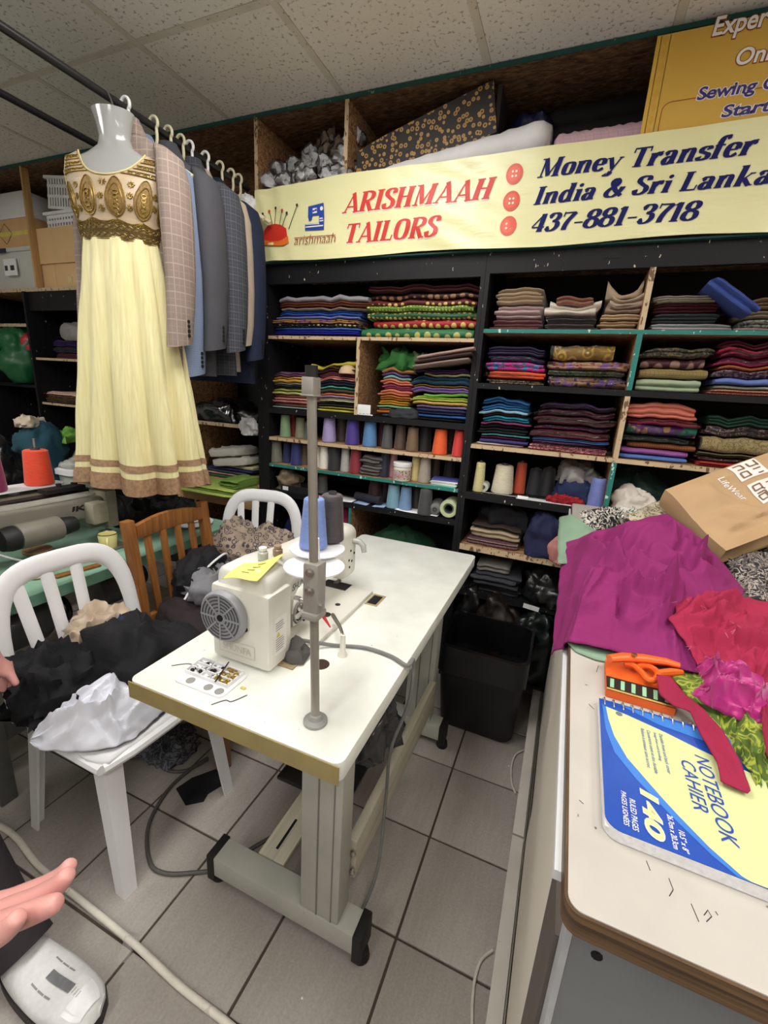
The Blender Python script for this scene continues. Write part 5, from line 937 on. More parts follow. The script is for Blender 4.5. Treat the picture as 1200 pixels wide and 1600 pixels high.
yl, yr, xb, xf_ = 1.035, 1.385, -1.375, -1.0
for y in (yl, yr):
    mk('back_post', B().loft([[Vector((x, y + dy, z)) for x, dy in ((xx - .016, -.019), (xx + .016, -.019), (xx + .016, .019), (xx - .016, .019))] for xx, z in ((-1.36, 0), (-1.345, .42), (-1.36, .62), (-1.395, .905))]), M_wood, r, bevel=.004)
    mk('front_leg', B().box(xf_ - .02, xf_ + .02, y - .02 + (.0 if y == yl else 0), y + .02, 0, .43), M_wood, r, bevel=.003)
    mk('side_rail', B().box(-1.33, xf_ - .021, y - .011, y + .011, .36, .42), M_wood, r, bevel=.003)
def railf(z0, z1, bow): return B().loft([[Vector((x, y, z)) for x, z in ((xc - .011, zl), (xc + .011, zl), (xc + .011, zh), (xc - .011, zh))] for y, xc, zl, zh in [(yl + .02 + (yr - yl - .04) * t, -1.382 - .012 * sin(pi * t) + (.0 if z0 > .8 else .028), z0, z1 + bow * sin(pi * t)) for t in [k / 8 for k in range(9)]]])
mk('top_rail', railf(.835, .885, .018), M_wood, r, bevel=.003); mk('lower_rail', railf(.50, .535, 0), M_wood, r, bevel=.003)
for k in range(4):
    y = yl + (yr - yl) * (k + 1) / 5; mk('back_slat', B().loft([[Vector((xc + dx, y + dy, z)) for dx, dy in ((-.006, -.013), (.006, -.013), (.006, .013), (-.006, .013))] for xc, z in ((-1.354, .536), (-1.388, .836))]), M_wood, r, bevel=.002)
mk('seat', B().box(-1.34, xf_ + .015, yl - .0, yr + .0, .431, .452), M_wood, r, bevel=.006); mk('front_rail', B().box(xf_ - .011, xf_ + .011, yl + .021, yr - .021, .36, .42), M_wood, r, bevel=.003)

# ---------------------------------------------------------------- clothes on the chairs
def rs(P, n):
    P = [Vector(q) for q in P]; L = [0]
    for a, b_ in zip(P, P[1:]): L.append(L[-1] + (b_ - a).length)
    out = []
    for k in range(n + 1):
        d = L[-1] * k / n; i = max(j for j in range(len(L)) if L[j] <= d + 1e-9); i = min(i, len(P) - 2); t = (d - L[i]) / ((L[i + 1] - L[i]) or 1); out.append(P[i].lerp(P[i + 1], t))
    return out
def patch(front, right, back_, left, bulge=0.0, amp=.012, freq=4, seed=1, nu=40, nv=32, stretch=(1, .6), ang=.4, edge=.25, creases=(), lift=1.0):
    """draped cloth between four edges given as world points; front and back run left to right, left and right run front to back"""
    F, K, L, R = rs(front, nu), rs(back_, nu), rs(left, nv), rs(right, nv); V = []
    for i in range(nu + 1):
        u = i / nu
        for j in range(nv + 1):
            v = j / nv
            p_ = F[i] * (1 - v) + K[i] * v + L[j] * (1 - u) + R[j] * u - (F[0] * (1 - u) * (1 - v) + F[-1] * u * (1 - v) + K[0] * (1 - u) * v + K[-1] * u * v)
            ru, rv = u * cos(ang) - v * sin(ang), u * sin(ang) + v * cos(ang)
            h = crease(Vector((ru * freq * stretch[0], rv * freq * stretch[1], seed * 5.1)))
            if creases:
                px, py_ = proj(p_); k_ = 0
                for C_, ch, cw in creases:
                    dm = 1e9
                    for (ax, ay), (bx, by) in zip(C_, C_[1:]):
                        L2 = (bx - ax) ** 2 + (by - ay) ** 2; t_c = max(0, min(1, ((px - ax) * (bx - ax) + (py_ - ay) * (by - ay)) / L2)); dm = min(dm, sqrt((px - ax - t_c * (bx - ax)) ** 2 + (py_ - ay - t_c * (by - ay)) ** 2))
                    if dm < cw: k_ += ch * (1 - dm / cw) ** 1.35
                p_ = p_ + Vector((0, 0, k_ * lift * min(1, 6 * min(u, 1 - u, v, 1 - v) + .05)))
            m_ = min(1, 5 * min(u, 1 - u, v, 1 - v)); m_ = edge + (1 - edge) * m_
            p_ = p_ + Vector((nz(u * 9, v * 9, seed) * amp * .4, nz(u * 8, v * 9, seed + 9) * amp * .4, (bulge * 16 * u * (1 - u) * v * (1 - v)) + h * amp * 1.6 * m_)); V.append(p_)
    b = B(); b.add(V, [(i * (nv + 1) + j, (i + 1) * (nv + 1) + j, (i + 1) * (nv + 1) + j + 1, i * (nv + 1) + j + 1) for i in range(nu) for j in range(nv)]); return b
BLK = fabric((24, 24, 27))
heap('garment', 'black ruffled garment hanging off the left of the front plastic chair', 'clothes', (-1.27, .66, .455), (.13, .10, .11), (22, 22, 26), 101, amp=.3, freq=5)
heap('garment', 'black trousers draped across the front plastic chair toward the wooden chair', 'clothes', (-1.14, .86, .455), (.17, .16, .12), (27, 27, 31), 102, amp=.22, freq=3)
heap('garment', 'beige satin cloth folded among the black clothes on the front chair', 'clothes', (-1.295, .82, .53), (.065, .09, .09), (196, 172, 144), 103, ('silk',), amp=.3)
heap('garment', 'navy cloth peeping between beige and black on the front chair', 'clothes', (-1.23, .85, .545), (.055, .06, .065), (32, 46, 84), 104, amp=.25)
def wq(*pts): return [atz(px, py_, z) for px, py_, z in pts]
bg = patch(wq((46, 1160, .455), (62, 1172, .45), (100, 1176, .447), (150, 1174, .447), (185, 1166, .447), (214, 1150, .447)), wq((214, 1150, .447), (245, 1122, .447), (268, 1100, .45), (262, 1070, .50)),
    wq((56, 1138, .49), (92, 1110, .53), (130, 1078, .56), (165, 1054, .575), (205, 1040, .575), (225, 1036, .57), (262, 1070, .50)), wq((46, 1160, .455), (50, 1150, .475), (56, 1138, .49)), bulge=.05, amp=.010, freq=5, seed=31, nu=84, nv=60, edge=.3, lift=1.7,
    creases=(([(62, 1142), (110, 1140), (150, 1132), (176, 1130)], .014, 9), ([(176, 1130), (184, 1110), (186, 1085), (178, 1080)], .016, 8), ([(118, 1115), (124, 1098), (136, 1082)], .010, 7), ([(98, 1112), (108, 1118), (124, 1112)], .009, 7), ([(150, 1118), (158, 1096), (168, 1085)], .010, 7), ([(176, 1142), (196, 1160)], .012, 9), ([(200, 1140), (222, 1118), (240, 1090)], .009, 8), ([(130, 1138), (112, 1160), (84, 1170)], .009, 10), ([(205, 1060), (195, 1090)], .008, 9), ([(225, 1055), (240, 1080)], .008, 8), ([(150, 1140), (178, 1162)], -.008, 10), ([(90, 1130), (105, 1128)], .008, 8)))
o = solo('plastic_bag', bg, M_wbag, 'white plastic carrier bag lying on the front chair seat', 'bag', smooth=75, solid=.001)
heap('garment', 'dark brown garment over the wooden chair seat', 'clothes', (-1.13, 1.20, .453), (.20, .19, .09), (44, 34, 36), 106, amp=.2, freq=2.6)
heap('garment', 'grey jersey cloth on the wooden chair', 'clothes', (-1.20, 1.25, .56), (.10, .13, .075), (128, 128, 134), 107, amp=.28)
o = heap('garment', 'black jacket with white piping thrown over the wooden chair', 'clothes', (-1.28, 1.25, .575), (.07, .12, .11), (30, 30, 34), 108, amp=.2)
b = B().tube(spl([(-1.236, 1.12, .60), (-1.232, 1.17, .65), (-1.228, 1.24, .695), (-1.225, 1.32, .72), (-1.24, 1.36, .70)], 6), .0045, 6); mk('white_piping', b, M_white, o)
SHL = fabric((176, 156, 136), 'rings', (60, 56, 70), .9)
heap('shawl', 'beige and navy patterned shawl heaped on the rear plastic chair', 'clothes', (-1.30, 1.55, .60), (.20, .13, .09), 0, 109, mat=SHL, amp=.26, freq=4)
heap('garment', 'charcoal navy cloth hanging below the patterned shawl', 'clothes', (-1.22, 1.46, .50), (.13, .08, .10), (66, 62, 78), 110, amp=.3)
heap('garment', 'maroon cloth at the left edge of the rear plastic chair', 'clothes', (-1.30, 1.43, .46), (.08, .06, .12), (86, 26, 52), 111, amp=.28)
heap('garment', 'dark clothes stuffed on the rear chair seat under the shawl', 'clothes', (-1.35, 1.60, .445), (.19, .17, .075), (38, 36, 42), 112, amp=.2)
# ================================================================ CLOTHES RAILS AND WHAT HANGS ON THEM
RZ = 2.30
for k, x in enumerate((-1.60, -1.955)):
    o = solo('clothes_rail', B().tube([(x, -.6, RZ), (x, 1.978 if k == 0 else 1.99, RZ)], .0125, 14), plain('rail_black', (44, 42, 44), .4, .4), ('nearer black clothes rail carrying the dress and jackets', 'farther black clothes rail behind the dress, empty')[k], 'clothes rail'); mk('post', B().tube([(x, -.6, 0), (x, -.6, RZ - .014)], .0125, 12), MC['rail_black'], o)
# ---- dress form and dress: local frame, front towards -y
DL, DR = (-1.572, 1.262, .94), radians(24)
df = T('dress_form', 'translucent white hanging torso form wearing the yellow dress', 'mannequin', (DL[0], DL[1], 1.8), DR)
MD = Matrix.Translation(DL) @ Matrix.Rotation(DR, 4, 'Z')
m, nt, p = nodes('milky_plastic'); p.inputs['Base Color'].default_value = (*lin((206, 208, 206)), 1); p.inputs['Roughness'].default_value = .16; p.inputs['Transmission Weight'].default_value = .5; p.inputs['IOR'].default_value = 1.3; p.inputs['Coat Weight'].default_value = .6; M_milk = m
PR = [(1.84, .128, .078, .05), (1.90, .138, .098, .05), (1.96, .152, .108, .05), (2.02, .162, .098, .05), (2.06, .168, .08, .045)]
def prof(z, extra=0.0):
    if z <= PR[0][0]: q = PR[0][1:]
    elif z >= PR[-1][0]: q = PR[-1][1:]
    else:
        for a, b_ in zip(PR, PR[1:]):
            if a[0] <= z <= b_[0]:
                t = (z - a[0]) / (b_[0] - a[0]); t = t * t * (3 - 2 * t); q = [i + (j - i) * t for i, j in zip(a[1:], b_[1:])]; break
    return [i + extra for i in q]
def surf(u, z, off=0.0):
    """front of the bodice: u -1..1 across, z height (world); returns world point"""
    a, bf, bb = prof(z, off); th = u * pi / 2
    k = max(0, z - 2.05) / .07; bf_ = bf * (1 - .55 * k)
    return MD @ Vector((a * sin(th), -bf_ * cos(th), z - DL[2]))
rings = []
for z, a, bf, bb in [(1.845, .120, .070, .04), (1.90, .130, .09, .04), (1.96, .144, .10, .04), (2.02, .168, .09, .045), (2.06, .182, .07, .04), (2.095, .165, .055, .035), (2.12, .105, .042, .032), (2.145, .058, .04, .034), (2.17, .049, .042, .036), (2.21, .056, .045, .04), (2.246, .068, .05, .042)]:
    rings.append([MD @ Vector((a * cos(t), (-bf if sin(t) > 0 else -bb) * sin(t), z - DL[2])) for t in [2 * pi * k / 28 for k in range(28)]])
mk('torso', B().loft(rings, caps=True), M_milk, df)
tp = MD @ Vector((0, 0, 2.244 - DL[2]))
mk('hook', B().tube(spl([tp, tp + Vector((0, 0, .03)), Vector((-1.6, tp.y + .002, 2.318)), Vector((-1.615, tp.y, 2.31))], 5), .0028, 6), M_metal, df)
ds = T('dress', 'pale yellow sleeveless dress with gold embroidered bodice on the torso form', 'dress', DL, DR)
M_bod = fabric((198, 172, 138), 'silk'); M_gold = plain('gold_thread', (150, 124, 62), .35, .55, var=.25, scale=160, bmp=.5)
def topz(u):
    a = abs(u)
    if a < .44: return 2.03 + .09 * (a / .44) ** 2.2
    if a < .74: return 2.12 - .02 * (a - .44) / .3
    return max(1.975, 2.10 - .125 * min(1, (a - .74) / .16) ** .8)
def bodf(off, back_=False):
    def f(u, v):
        u_ = u * 2 - 1; s = math.copysign(abs(u_) ** .92, u_); t = topz(s) if not back_ else max(topz(s), 2.09 if abs(s) < .6 else 0); z = 1.845 + (t - 1.845) * v
        q = surf(s, z, off)
        if back_:
            l = MD.inverted() @ q; l.y = prof(z, off)[2] * cos(s * pi / 2) ; q = MD @ l
        return q
    return f
bo = mk('bodice', B().grid(bodf(.004), 44, 22), M_bod, ds, solid=.0025)
mk('bodice_back', B().grid(bodf(.004, True), 30, 14), M_bod, ds, solid=.0025)
pp = [surf(u, topz(u), .006) for u in [-.44 + .88 * k / 24 for k in range(25)]]; mk('neck_piping', B().tube(pp, .003, 6), fabric((224, 206, 140)), bo)
for sx in (-1, 1): mk('armhole_piping', B().tube([surf(sx * u, topz(u), .006) for u in [.74 + .25 * k / 10 for k in range(11)]], .003, 6), fabric((224, 206, 140)), bo)
def emb(name, paths, w, par=bo):
    """gold cord laid on the bodice along (u, z) paths"""
    b = B()
    for P_ in paths: b.tube([surf(u, z, .0068) for u, z in P_], w, 5, flat=.6)
    return mk(name, b, M_gold, par)
def paisley(cu, z0, h, w, fl=1):
    outs = []
    for k in (1, .74):
        P_ = []
        for i in range(21):
            t = i / 20 * 2 * pi; r_ = sin(t / 2) ** .8
            P_.append((cu + fl * k * w * (-sin(t)) * (1 - .0 * cos(t)) * .5 * (1.25 - .55 * (1 - cos(t)) / 2) + fl * .015 * ((1 - cos(t)) / 2) ** 3, z0 + h * .08 + h * (k * .5 * (1 - cos(t)) + (1 - k) * .3)))
        outs.append(P_)
    for i in range(6): outs.append([(cu + .25 * w * cos(a) * (.4 + .1 * i % .3), z0 + h * .12 + h * .11 * i + .006 * sin(a)) for a in [k * pi / 4 for k in range(9)]])
    for i in range(7): a = pi * (.1 + .8 * i / 6); outs.append([(cu, z0 + .002), (cu + w * .7 * cos(a), z0 - .004 - .016 * sin(a))])
    return outs
for k, (u, h, w) in enumerate(((-.60, .105, .26), (-.22, .115, .25), (.16, .115, .25), (.52, .12, .26), (.84, .10, .18))):
    q = B(); PO = paisley(u, 1.902, h, w, 1 if k % 2 else -1)[0][:-1]; q.add([surf(a_, z_, .0062) for a_, z_ in PO] + [surf(u, 1.902 + h * .45, .0066)], [(i_, (i_ + 1) % len(PO), len(PO)) for i_ in range(len(PO))]); mk('paisley_ground', q, plain('gold_ground', (134, 104, 54), .5, .3, var=.35, scale=220, bmp=.5), bo)
    emb('paisley_embroidery', paisley(u, 1.902, h, w, 1 if k % 2 else -1), .0024)
for k, (u, z) in enumerate(((-.41, 2.0), (-.41, 1.965), (-.41, 1.93), (-.03, 1.965), (-.03, 1.93), (.34, 2.01), (.34, 1.975), (.34, 1.94), (.69, 1.99), (.69, 1.955), (-.72, 2.0))): emb('flower_embroidery', [[(u, z), (u + .045 * cos(a), z + .010 * sin(a))] for a in [j * pi / 4 for j in range(8)]] + [[(u + .03 * cos(a), z + .007 * sin(a)) for a in [j * pi / 4 for j in range(9)]]], .0019)
emb('waist_band_embroidery', [[(u / 20, z) for u in range(-19, 20)] for z in (1.847, 1.852, 1.868, 1.873, 1.889, 1.894)] + [[(-.95 + 1.9 * i / 18 + .04 * cos(a), z + .005 * sin(a)) for a in [k * pi / 4 for k in range(9)]] for i in range(19) for z in (1.860, 1.881)] + [[(-.95 + 1.9 * (i + .5) / 18 - .03, z), (-.95 + 1.9 * (i + .5) / 18 + .03, z + .006)] for i in range(18) for z in (1.857, 1.878)], .0022)
for sx in (-1, 1):
    P_ = []
    for z in (2.042, 2.054, 2.066, 2.078, 2.09, 2.105): 
        ul = .44 * max(0, min(1, ((z - 2.03) / .09))) ** (1 / 2.2) + .03; P_.append([(sx * (ul + (.74 - ul) * t / 6), z) for t in range(7)])
    for z in (2.048, 2.072, 2.097):
        ul = .44 * max(0, (z - 2.03) / .09) ** (1 / 2.2) + .05
        for i in range(5): c_ = ul + (.72 - ul) * (i + .5) / 5; P_.append([(sx * (c_ + .022 * cos(a)), z + .005 * sin(a)) for a in [k * pi / 4 for k in range(9)]])
    emb('shoulder_embroidery', P_, .0025)
emb('flower_embroidery', [[(0, 2.008), (.05 * cos(a), 2.008 + .011 * sin(a))] for a in [k * pi / 4 for k in range(8)]], .0018)
# skirt
HZ = .982
def skf(th, z, off=0.0):
    t = max(0, (1.85 - z) / (1.85 - HZ)); a = .132 + .100 * t ** .85 + off; bf = .085 + .05 * t + off; bb = .055 + .05 * t + off
    n = 11; ph = th * n + 1.2 * nz(th * 2, z * .6, 3) + .5 * sin(z * 3)
    pl = (.010 + .035 * t) * (abs(sin(ph / 2)) - .5) + .006 * nz(th * 7, z * 5, 7)
    x, y = a * cos(th), (-bf if sin(th) > 0 else -bb) * sin(th)
    k = 1 + pl / .16
    return MD @ Vector((x * k, y * (1 + pl / .10), z - DL[2] + (.018 * sin(th * 3 + 1) * t ** 3)))
def skirt(z0, z1, nz_, off, n=150): return B().loft([[skf(2 * pi * k / n, z0 + (z1 - z0) * i / nz_, off) for k in range(n)] for i in range(nz_ + 1)], caps=False)
m, nt, p = nodes('sheer_yellow'); v = tc(nt, (60, 60, 2)); n = tex(nt, 'ShaderNodeTexNoise', v, Scale=2, Detail=4); n2 = tex(nt, 'ShaderNodeTexNoise', tc(nt), Scale=6, Detail=3)
nt.links.new(mix(nt, n.outputs[0], lin((204, 190, 124)), lin((244, 238, 192))), p.inputs['Base Color']); p.inputs['Roughness'].default_value = .6; p.inputs['Sheen Weight'].default_value = .3; p.inputs['Subsurface Weight'].default_value = .0; bump(nt, p, n2.outputs[0], .35, .006); M_sheer = m
mk('skirt', skirt(1.855, HZ, 30, 0), M_sheer, ds, smooth=70)
M_hem = plain('hem_brocade', (168, 134, 104), .5, .15, var=.3, scale=90, bmp=.4)
mk('hem_stripe', skirt(1.088, 1.064, 2, .003), M_hem, ds, smooth=70); mk('hem_band', skirt(1.040, HZ - .004, 4, .003), M_hem, ds, smooth=70)
# ---- jackets
def hanger_hook(y, m, lab, x=-1.60):
    r = T('clothes_hanger', lab, 'hanger', (x, y, 2.1), 0, 'hangers on the nearer rail')
    R_ = .022; P_ = [Vector((x + .004, y, 2.235)), Vector((x + .014, y, 2.262))] + [Vector((x + R_ * cos(a) * .95, y, RZ + .0145 + -.004 + R_ * sin(a) - .0)) for a in [-.9 + k * (pi + 1.1) / 10 for k in range(11)]]
    mk('hook', B().tube(spl(P_, 3), .0055, 8), m, r)
    mk('shoulders', B().tube([(x - .18, y, 2.12), (x - .06, y, 2.195), (x, y, 2.225), (x + .06, y, 2.195), (x + .18, y, 2.12)], .008, 8), m, r)
def jacket(y, mat, lab, hem=1.43, slz=1.52, w=.20, sl=.058, dep=.055, lean=0.0, group=None, name='jacket', buttons=True, xo=0.0):
    x = -1.60 + xo; r = T(name, lab, 'jacket', (x, y, hem), 0, 'jackets hanging on the nearer rail'); n = 24; rings = []
    for z, a, b_ in ((2.242, .050, .030), (2.22, .062, .036), (2.19, .11, .046), (2.155, .165, .05), (2.10, .192, .052), (1.98, w, dep), (1.75, w * .96, dep), (1.6, w, dep * 1.05), (hem, w * 1.03, dep * 1.0)):
        rings.append([Vector((x + a * cos(t), y + b_ * sin(t) + lean * (2.1 - z) + .006 * nz(z * 6, t * 2, y * 9), z)) for t in [2 * pi * k / n for k in range(n)]])
    mk('body', B().loft(rings), mat, r, smooth=60)
    mk('collar', B().loft([[Vector((x + a * cos(t), y + b_ * sin(t), z)) for t in [2 * pi * k / 20 for k in range(20)]] for z, a, b_ in ((2.205, .085, .044), (2.25, .058, .04), (2.265, .05, .034), (2.25, .044, .028))], caps=False), mat, r)
    for sx in (1, -1):
        C_ = [(x + sx * .155, y, 2.165, .02, .03), (x + sx * .19, y, 2.13, .036, .052), (x + sx * .207, y - .004, 2.06, .042, .064), (x + sx * .220, y - .008, 1.94, .042, .066), (x + sx * .232, y - .012, 1.78, .038, .060), (x + sx * .236, y - .022, 1.65, .035, .056), (x + sx * .236, y - .034, slz, .033, .052)]
        rg_ = [[Vector((cx + ra * cos(t) * (1 + .05 * nz(cz * 14, t, y)), cy + rb * sin(t) * (1 + .05 * nz(cz * 11, t + 4, y)) + lean * (2.1 - cz), cz + (.012 * sin(t) if i == 6 else 0))) for t in [2 * pi * k / 18 for k in range(18)]] for i, (cx, cy, cz, ra, rb) in enumerate(C_)]
        s = mk('sleeve', B().loft(rg_), mat, r, smooth=60)
        if sx == 1 and buttons:
            for k in range(4): mk('cuff_button', B().lathe([(.0065, 0), (.0065, .003), (.004, .0035)], (x + .236 + .0325, y - .020 + lean * (2.1 - slz), slz + .035 + k * .016), 10, Matrix.Rotation(pi / 2, 4, 'Y')), M_rubber, s)
    return r
jacket(1.335, fabric((148, 130, 120), 'plaid', (162, 143, 132), .55), 'taupe plaid jacket hanging right behind the yellow dress', 1.42, 1.52, lean=-.02)
jacket(1.432, fabric((120, 136, 166), 'check', (140, 154, 180), 3), 'light blue jacket peeping below the plaid sleeve', 1.37, 1.42, w=.165, xo=-.05)
jacket(1.50, fabric((74, 74, 80)), 'charcoal plain jacket third on the rail', 1.42, 1.525)
jacket(1.62, fabric((64, 66, 74), 'plaid', (88, 90, 100), .9), 'dark grey windowpane check jacket on the rail', 1.43, 1.53)
jacket(1.705, fabric((196, 178, 160)), 'beige jacket sliver between grey check and navy jackets', 1.45, 1.56, w=.185, buttons=False, xo=-.035)
jacket(1.79, fabric((30, 40, 68)), 'navy blue jacket last on the rail by the banner', 1.40, 1.51, xo=-.035)
M_crm = plain('cream_hanger', (214, 208, 176), .4, var=.04)
for y, m, lab in ((1.335, M_white, 'white plastic hanger hooked just behind the torso form'), (1.45, M_crm, 'cream hanger of the light blue jacket'), (1.515, M_crm, 'cream hanger of the charcoal jacket'), (1.575, M_crm, 'cream spare hanger between charcoal and checked jackets'), (1.62, M_white, 'white hanger of the checked jacket'), (1.705, M_white, 'white hanger of the beige jacket'), (1.79, M_crm, 'cream hanger of the navy jacket'), (1.86, M_crm, 'cream empty hanger beyond the navy jacket'), (1.91, M_crm, 'cream empty hanger at the far rail end')): hanger_hook(y, m, lab)
heap('bag', 'grey white film bag hanging at the end of the rail', 'bag', (-1.585, 1.945, 2.15), (.05, .03, .06), 0, 120, mat=MC['silver_film'], amp=.25, flat=.9)

# ================================================================ GREEN TABLE AT THE LEFT
GZ = .74
r = T('work_table', 'long green topped sewing table along the left behind the chairs', 'table', (-2.0, .6, 0)); gx1 = -1.428
M_green = chipped('green_top', (138, 178, 156), (186, 206, 192), .4, .74); M_gedge = plain('green_edge', (104, 146, 124), .45, var=.12)
mk('table_top', B().prism(rrect(-2.56, gx1, -.4, 1.63, .02), GZ - .04, GZ), M_green, r, bevel=.002, smooth=30); mk('edge_band', B().box(gx1 - .0005, gx1 + .002, -.38, 1.61, GZ - .038, GZ - .002), M_gedge, r, smooth=False)
for y in (-.2, .62, 1.5):
    for x in (-1.56, -2.44): mk('leg', B().box(x - .03, x + .03, y - .025, y + .025, .0, GZ - .041), plain('leg_dark', (96, 96, 92), .5), r, bevel=.004)
    mk('foot', B().box(-2.5, -1.5, y - .026, y + .026, .0, .05), MC['leg_dark'], r, bevel=.004) if 0 else None
for k, (y, z) in enumerate(((.70, .56), (1.02, .58))):
    q = mk('motor', B().lathe([(.02, 0), (.07, .008), (.075, .03), (.075, .13), (.065, .15), (.03, .16), (.03, .19)], (-1.62, y, z), 22, Matrix.Rotation(-pi / 2, 4, 'X')).box(-1.66, -1.58, y + .03, y + .1, z + .06, .699), plain('motor_grey', (92, 92, 92), .45), r); mk('pulley', B().lathe([(.05, 0), (.052, .01), (.046, .016), (.052, .022), (.05, .03)], (-1.62, y + .19, z), 20, Matrix.Rotation(-pi / 2, 4, 'X')), M_dmetal, q)
mk('crossbar', B().box(-1.60, -1.57, -.17, 1.47, .2, .26), MC['leg_dark'], r)
for px, py_ in ((122, 882), (52, 905)): w = atz(px, py_, GZ); mk('table_hole', B().lathe([(.016, .0004), (.016, .0009)], (w.x - .02, w.y, GZ), 16), M_hole, r)
# the grey machine, head at the far end
jx = -1.63
r = T('sewing_machine', 'grey industrial sewing machine with black lettering on the green table', 'sewing machine', (jx, .7, GZ))
mk('base', B().box(-1.72, -1.56, .40, .68, GZ + .0005, GZ + .03), M_jgrey, r, bevel=.004); mk('bed', B().box(-1.54, -1.44, .68, 1.08, GZ + .0008, GZ + .006), M_jgrey, r, bevel=.002)
b = B().loft([[Vector((x, y, z)) for x, z in rrect(x0, x1, z0, z1, .015, 3)] for y, x0, x1, z0, z1 in ((.40, -1.70, -1.57, .76, .955), (.60, -1.70, -1.57, .76, .955), (.66, -1.70, -1.575, .82, .953), (.72, -1.695, -1.58, .845, .948), (1.0, -1.69, -1.585, .85, .938), (1.03, -1.69, -1.585, .80, .936), (1.08, -1.69, -1.585, .80, .934))]); jb = mk('body', b, M_jgrey, r, smooth=40)
for dx in (0, .02, .04): mk('top_rib', B().box(-1.60 - dx, -1.595 - dx, .42, 1.06, .945, .953), plain('rib_light', (176, 174, 164), .4), r)
mk('head_cover', B().box(-1.675, -1.575, 1.085, 1.135, .79, .955), plain('cover_beige', (158, 152, 132), .45), r, bevel=.008); mk('side_cover', B().box(-1.584, -1.53, 1.0, 1.062, .835, .925), MC['cover_beige'], r, bevel=.007)
My = Matrix.Rotation(-pi / 2, 4, 'X')
mk('motor_drum', B().lathe([(.03, 0), (.046, .004), (.048, .02), (.048, .13), (.046, .14), (.03, .145)], (-1.57, .75, .850), 24, My), M_jgrey, r); mk('drum_end', B().lathe([(.012, -.05), (.04, -.045), (.046, -.02), (.046, -.001)], (-1.57, .75, .850), 20, My), M_rubber, r); mk('drum_end', B().lathe([(.032, .146), (.036, .16), (.03, .20), (.014, .21)], (-1.57, .75, .850), 18, My), M_rubber, r)
mk('upper_frame', B().box(-1.74, -1.70, .7, 1.12, .93, .945).tube([(-1.72, 1.0, .945), (-1.72, 1.0, .985)], .01, 8).tube([(-1.72, 1.06, .945), (-1.72, 1.06, .98)], .012, 8).box(-1.735, -1.68, .93, 1.08, .955, .972), M_rubber, r)
b = fit(sans('JUKI', 1, .04, .1), .115, .03); b.v = [Vector((-1.5842, .905 + q.x, .885 + q.y)) for q in b.v]; mk('lettering', b, plain('letter_black', (26, 26, 28), .4), r)
mk('tube_hose', B().tube(spl([(-1.52, .66, .83), (-1.50, .70, .80), (-1.50, .74, .77), (-1.52, .70, .762)], 6), .004, 6), plain('hose_white', (190, 190, 190), .4), r)
mk('needle_foot', B().tube([(-1.63, 1.11, .79), (-1.63, 1.11, .762)], .006, 6).box(-1.65, -1.61, 1.09, 1.13, GZ + .019, GZ + .024), M_metal, r); mk('lever', B().tube(spl([(-1.60, 1.14, .93), (-1.575, 1.16, .9), (-1.57, 1.165, .84), (-1.585, 1.16, .80)], 5), .004, 6), M_rubber, r)
r.location = (jx - .12, .79, GZ); r.scale = (1, 1, .94)
# the box behind it with spool tray and cones
r = T('sewing_machine', 'taupe long machine arm with two thread cones behind the grey machine', 'sewing machine', (-1.95, .65, GZ))
mk('arm', B().box(-2.02, -1.87, .2, 1.14, .83, .925), plain('machine_taupe', (124, 117, 104), .45, var=.1), r, bevel=.006); mk('column', B().box(-2.02, -1.87, .2, .42, .759, .83), MC['machine_taupe'], r); mk('base', B().box(-2.06, -1.84, .18, 1.16, GZ + .0005, .758), MC['machine_taupe'], r, bevel=.004)
mk('head', B().box(-2.0, -1.89, 1.04, 1.12, .775, .83), MC['machine_taupe'], r, bevel=.005); mk('switch', B().box(-1.869, -1.862, .72, .76, .85, .89), M_rubber, r)
mk('spool_tray', B().prism(rrect(-1.985, -1.87, .80, 1.16, .05), .946, .953).tube([(-1.93, .98, .925), (-1.93, .98, .946)], .02, 10), M_white, r)
for y in (.90, 1.075): mk('spool_pin', B().tube([(-1.92, y, .953), (-1.92, y, 1.16)], .005, 8), M_metal, r)
r.location = (-2.05, .70, GZ); r.scale = (1, 1, .93)
cone(-2.02, 1.125, .939, .052, .145, (240, 72, 36), 'bright orange thread cone on the taupe machine tray', 'thread cones on the left machine', k=.84)
cone(-2.02, .95, .939, .052, .145, (134, 34, 84), 'magenta thread cone at the left edge on the taupe machine tray', 'thread cones on the left machine', k=.84)
w = atz(170, 856, GZ); r = T('mug', 'small pale yellow enamel mug with dark rim on the green table', 'mug', (w.x, w.y, GZ + .0005))
M_mug = plain('enamel_yellow', (232, 222, 150), .25, var=.03)
mk('cup', B().lathe([(.026, 0), (.030, .003), (.034, .058), (.033, .06), (.031, .058), (.027, .005)], (w.x, w.y, GZ + .0005), 26), M_mug, r); mk('rim', B().lathe([(.0335, .058), (.0348, .060), (.0335, .062), (.0318, .060), (.0335, .058)], (w.x, w.y, GZ + .0005), 26, caps=False), M_dmetal, r)
mk('handle', B().tube(spl([(w.x + .026, w.y - .02, GZ + .048), (w.x + .044, w.y - .034, GZ + .042), (w.x + .044, w.y - .034, GZ + .02), (w.x + .024, w.y - .02, GZ + .014)], 5), .0045, 8), M_mug, r)
w = atz(56, 862, GZ); solo('wooden_disc', B().lathe([(.001, 0), (.045, 0), (.048, .006), (.046, .014), (.02, .017), (.001, .017)], (w.x + .012, w.y, GZ + .001), 26), woodm('pale_disc', (160, 130, 96), (190, 160, 120)), 'pale round wooden disc at the front of the grey machine', 'disc')
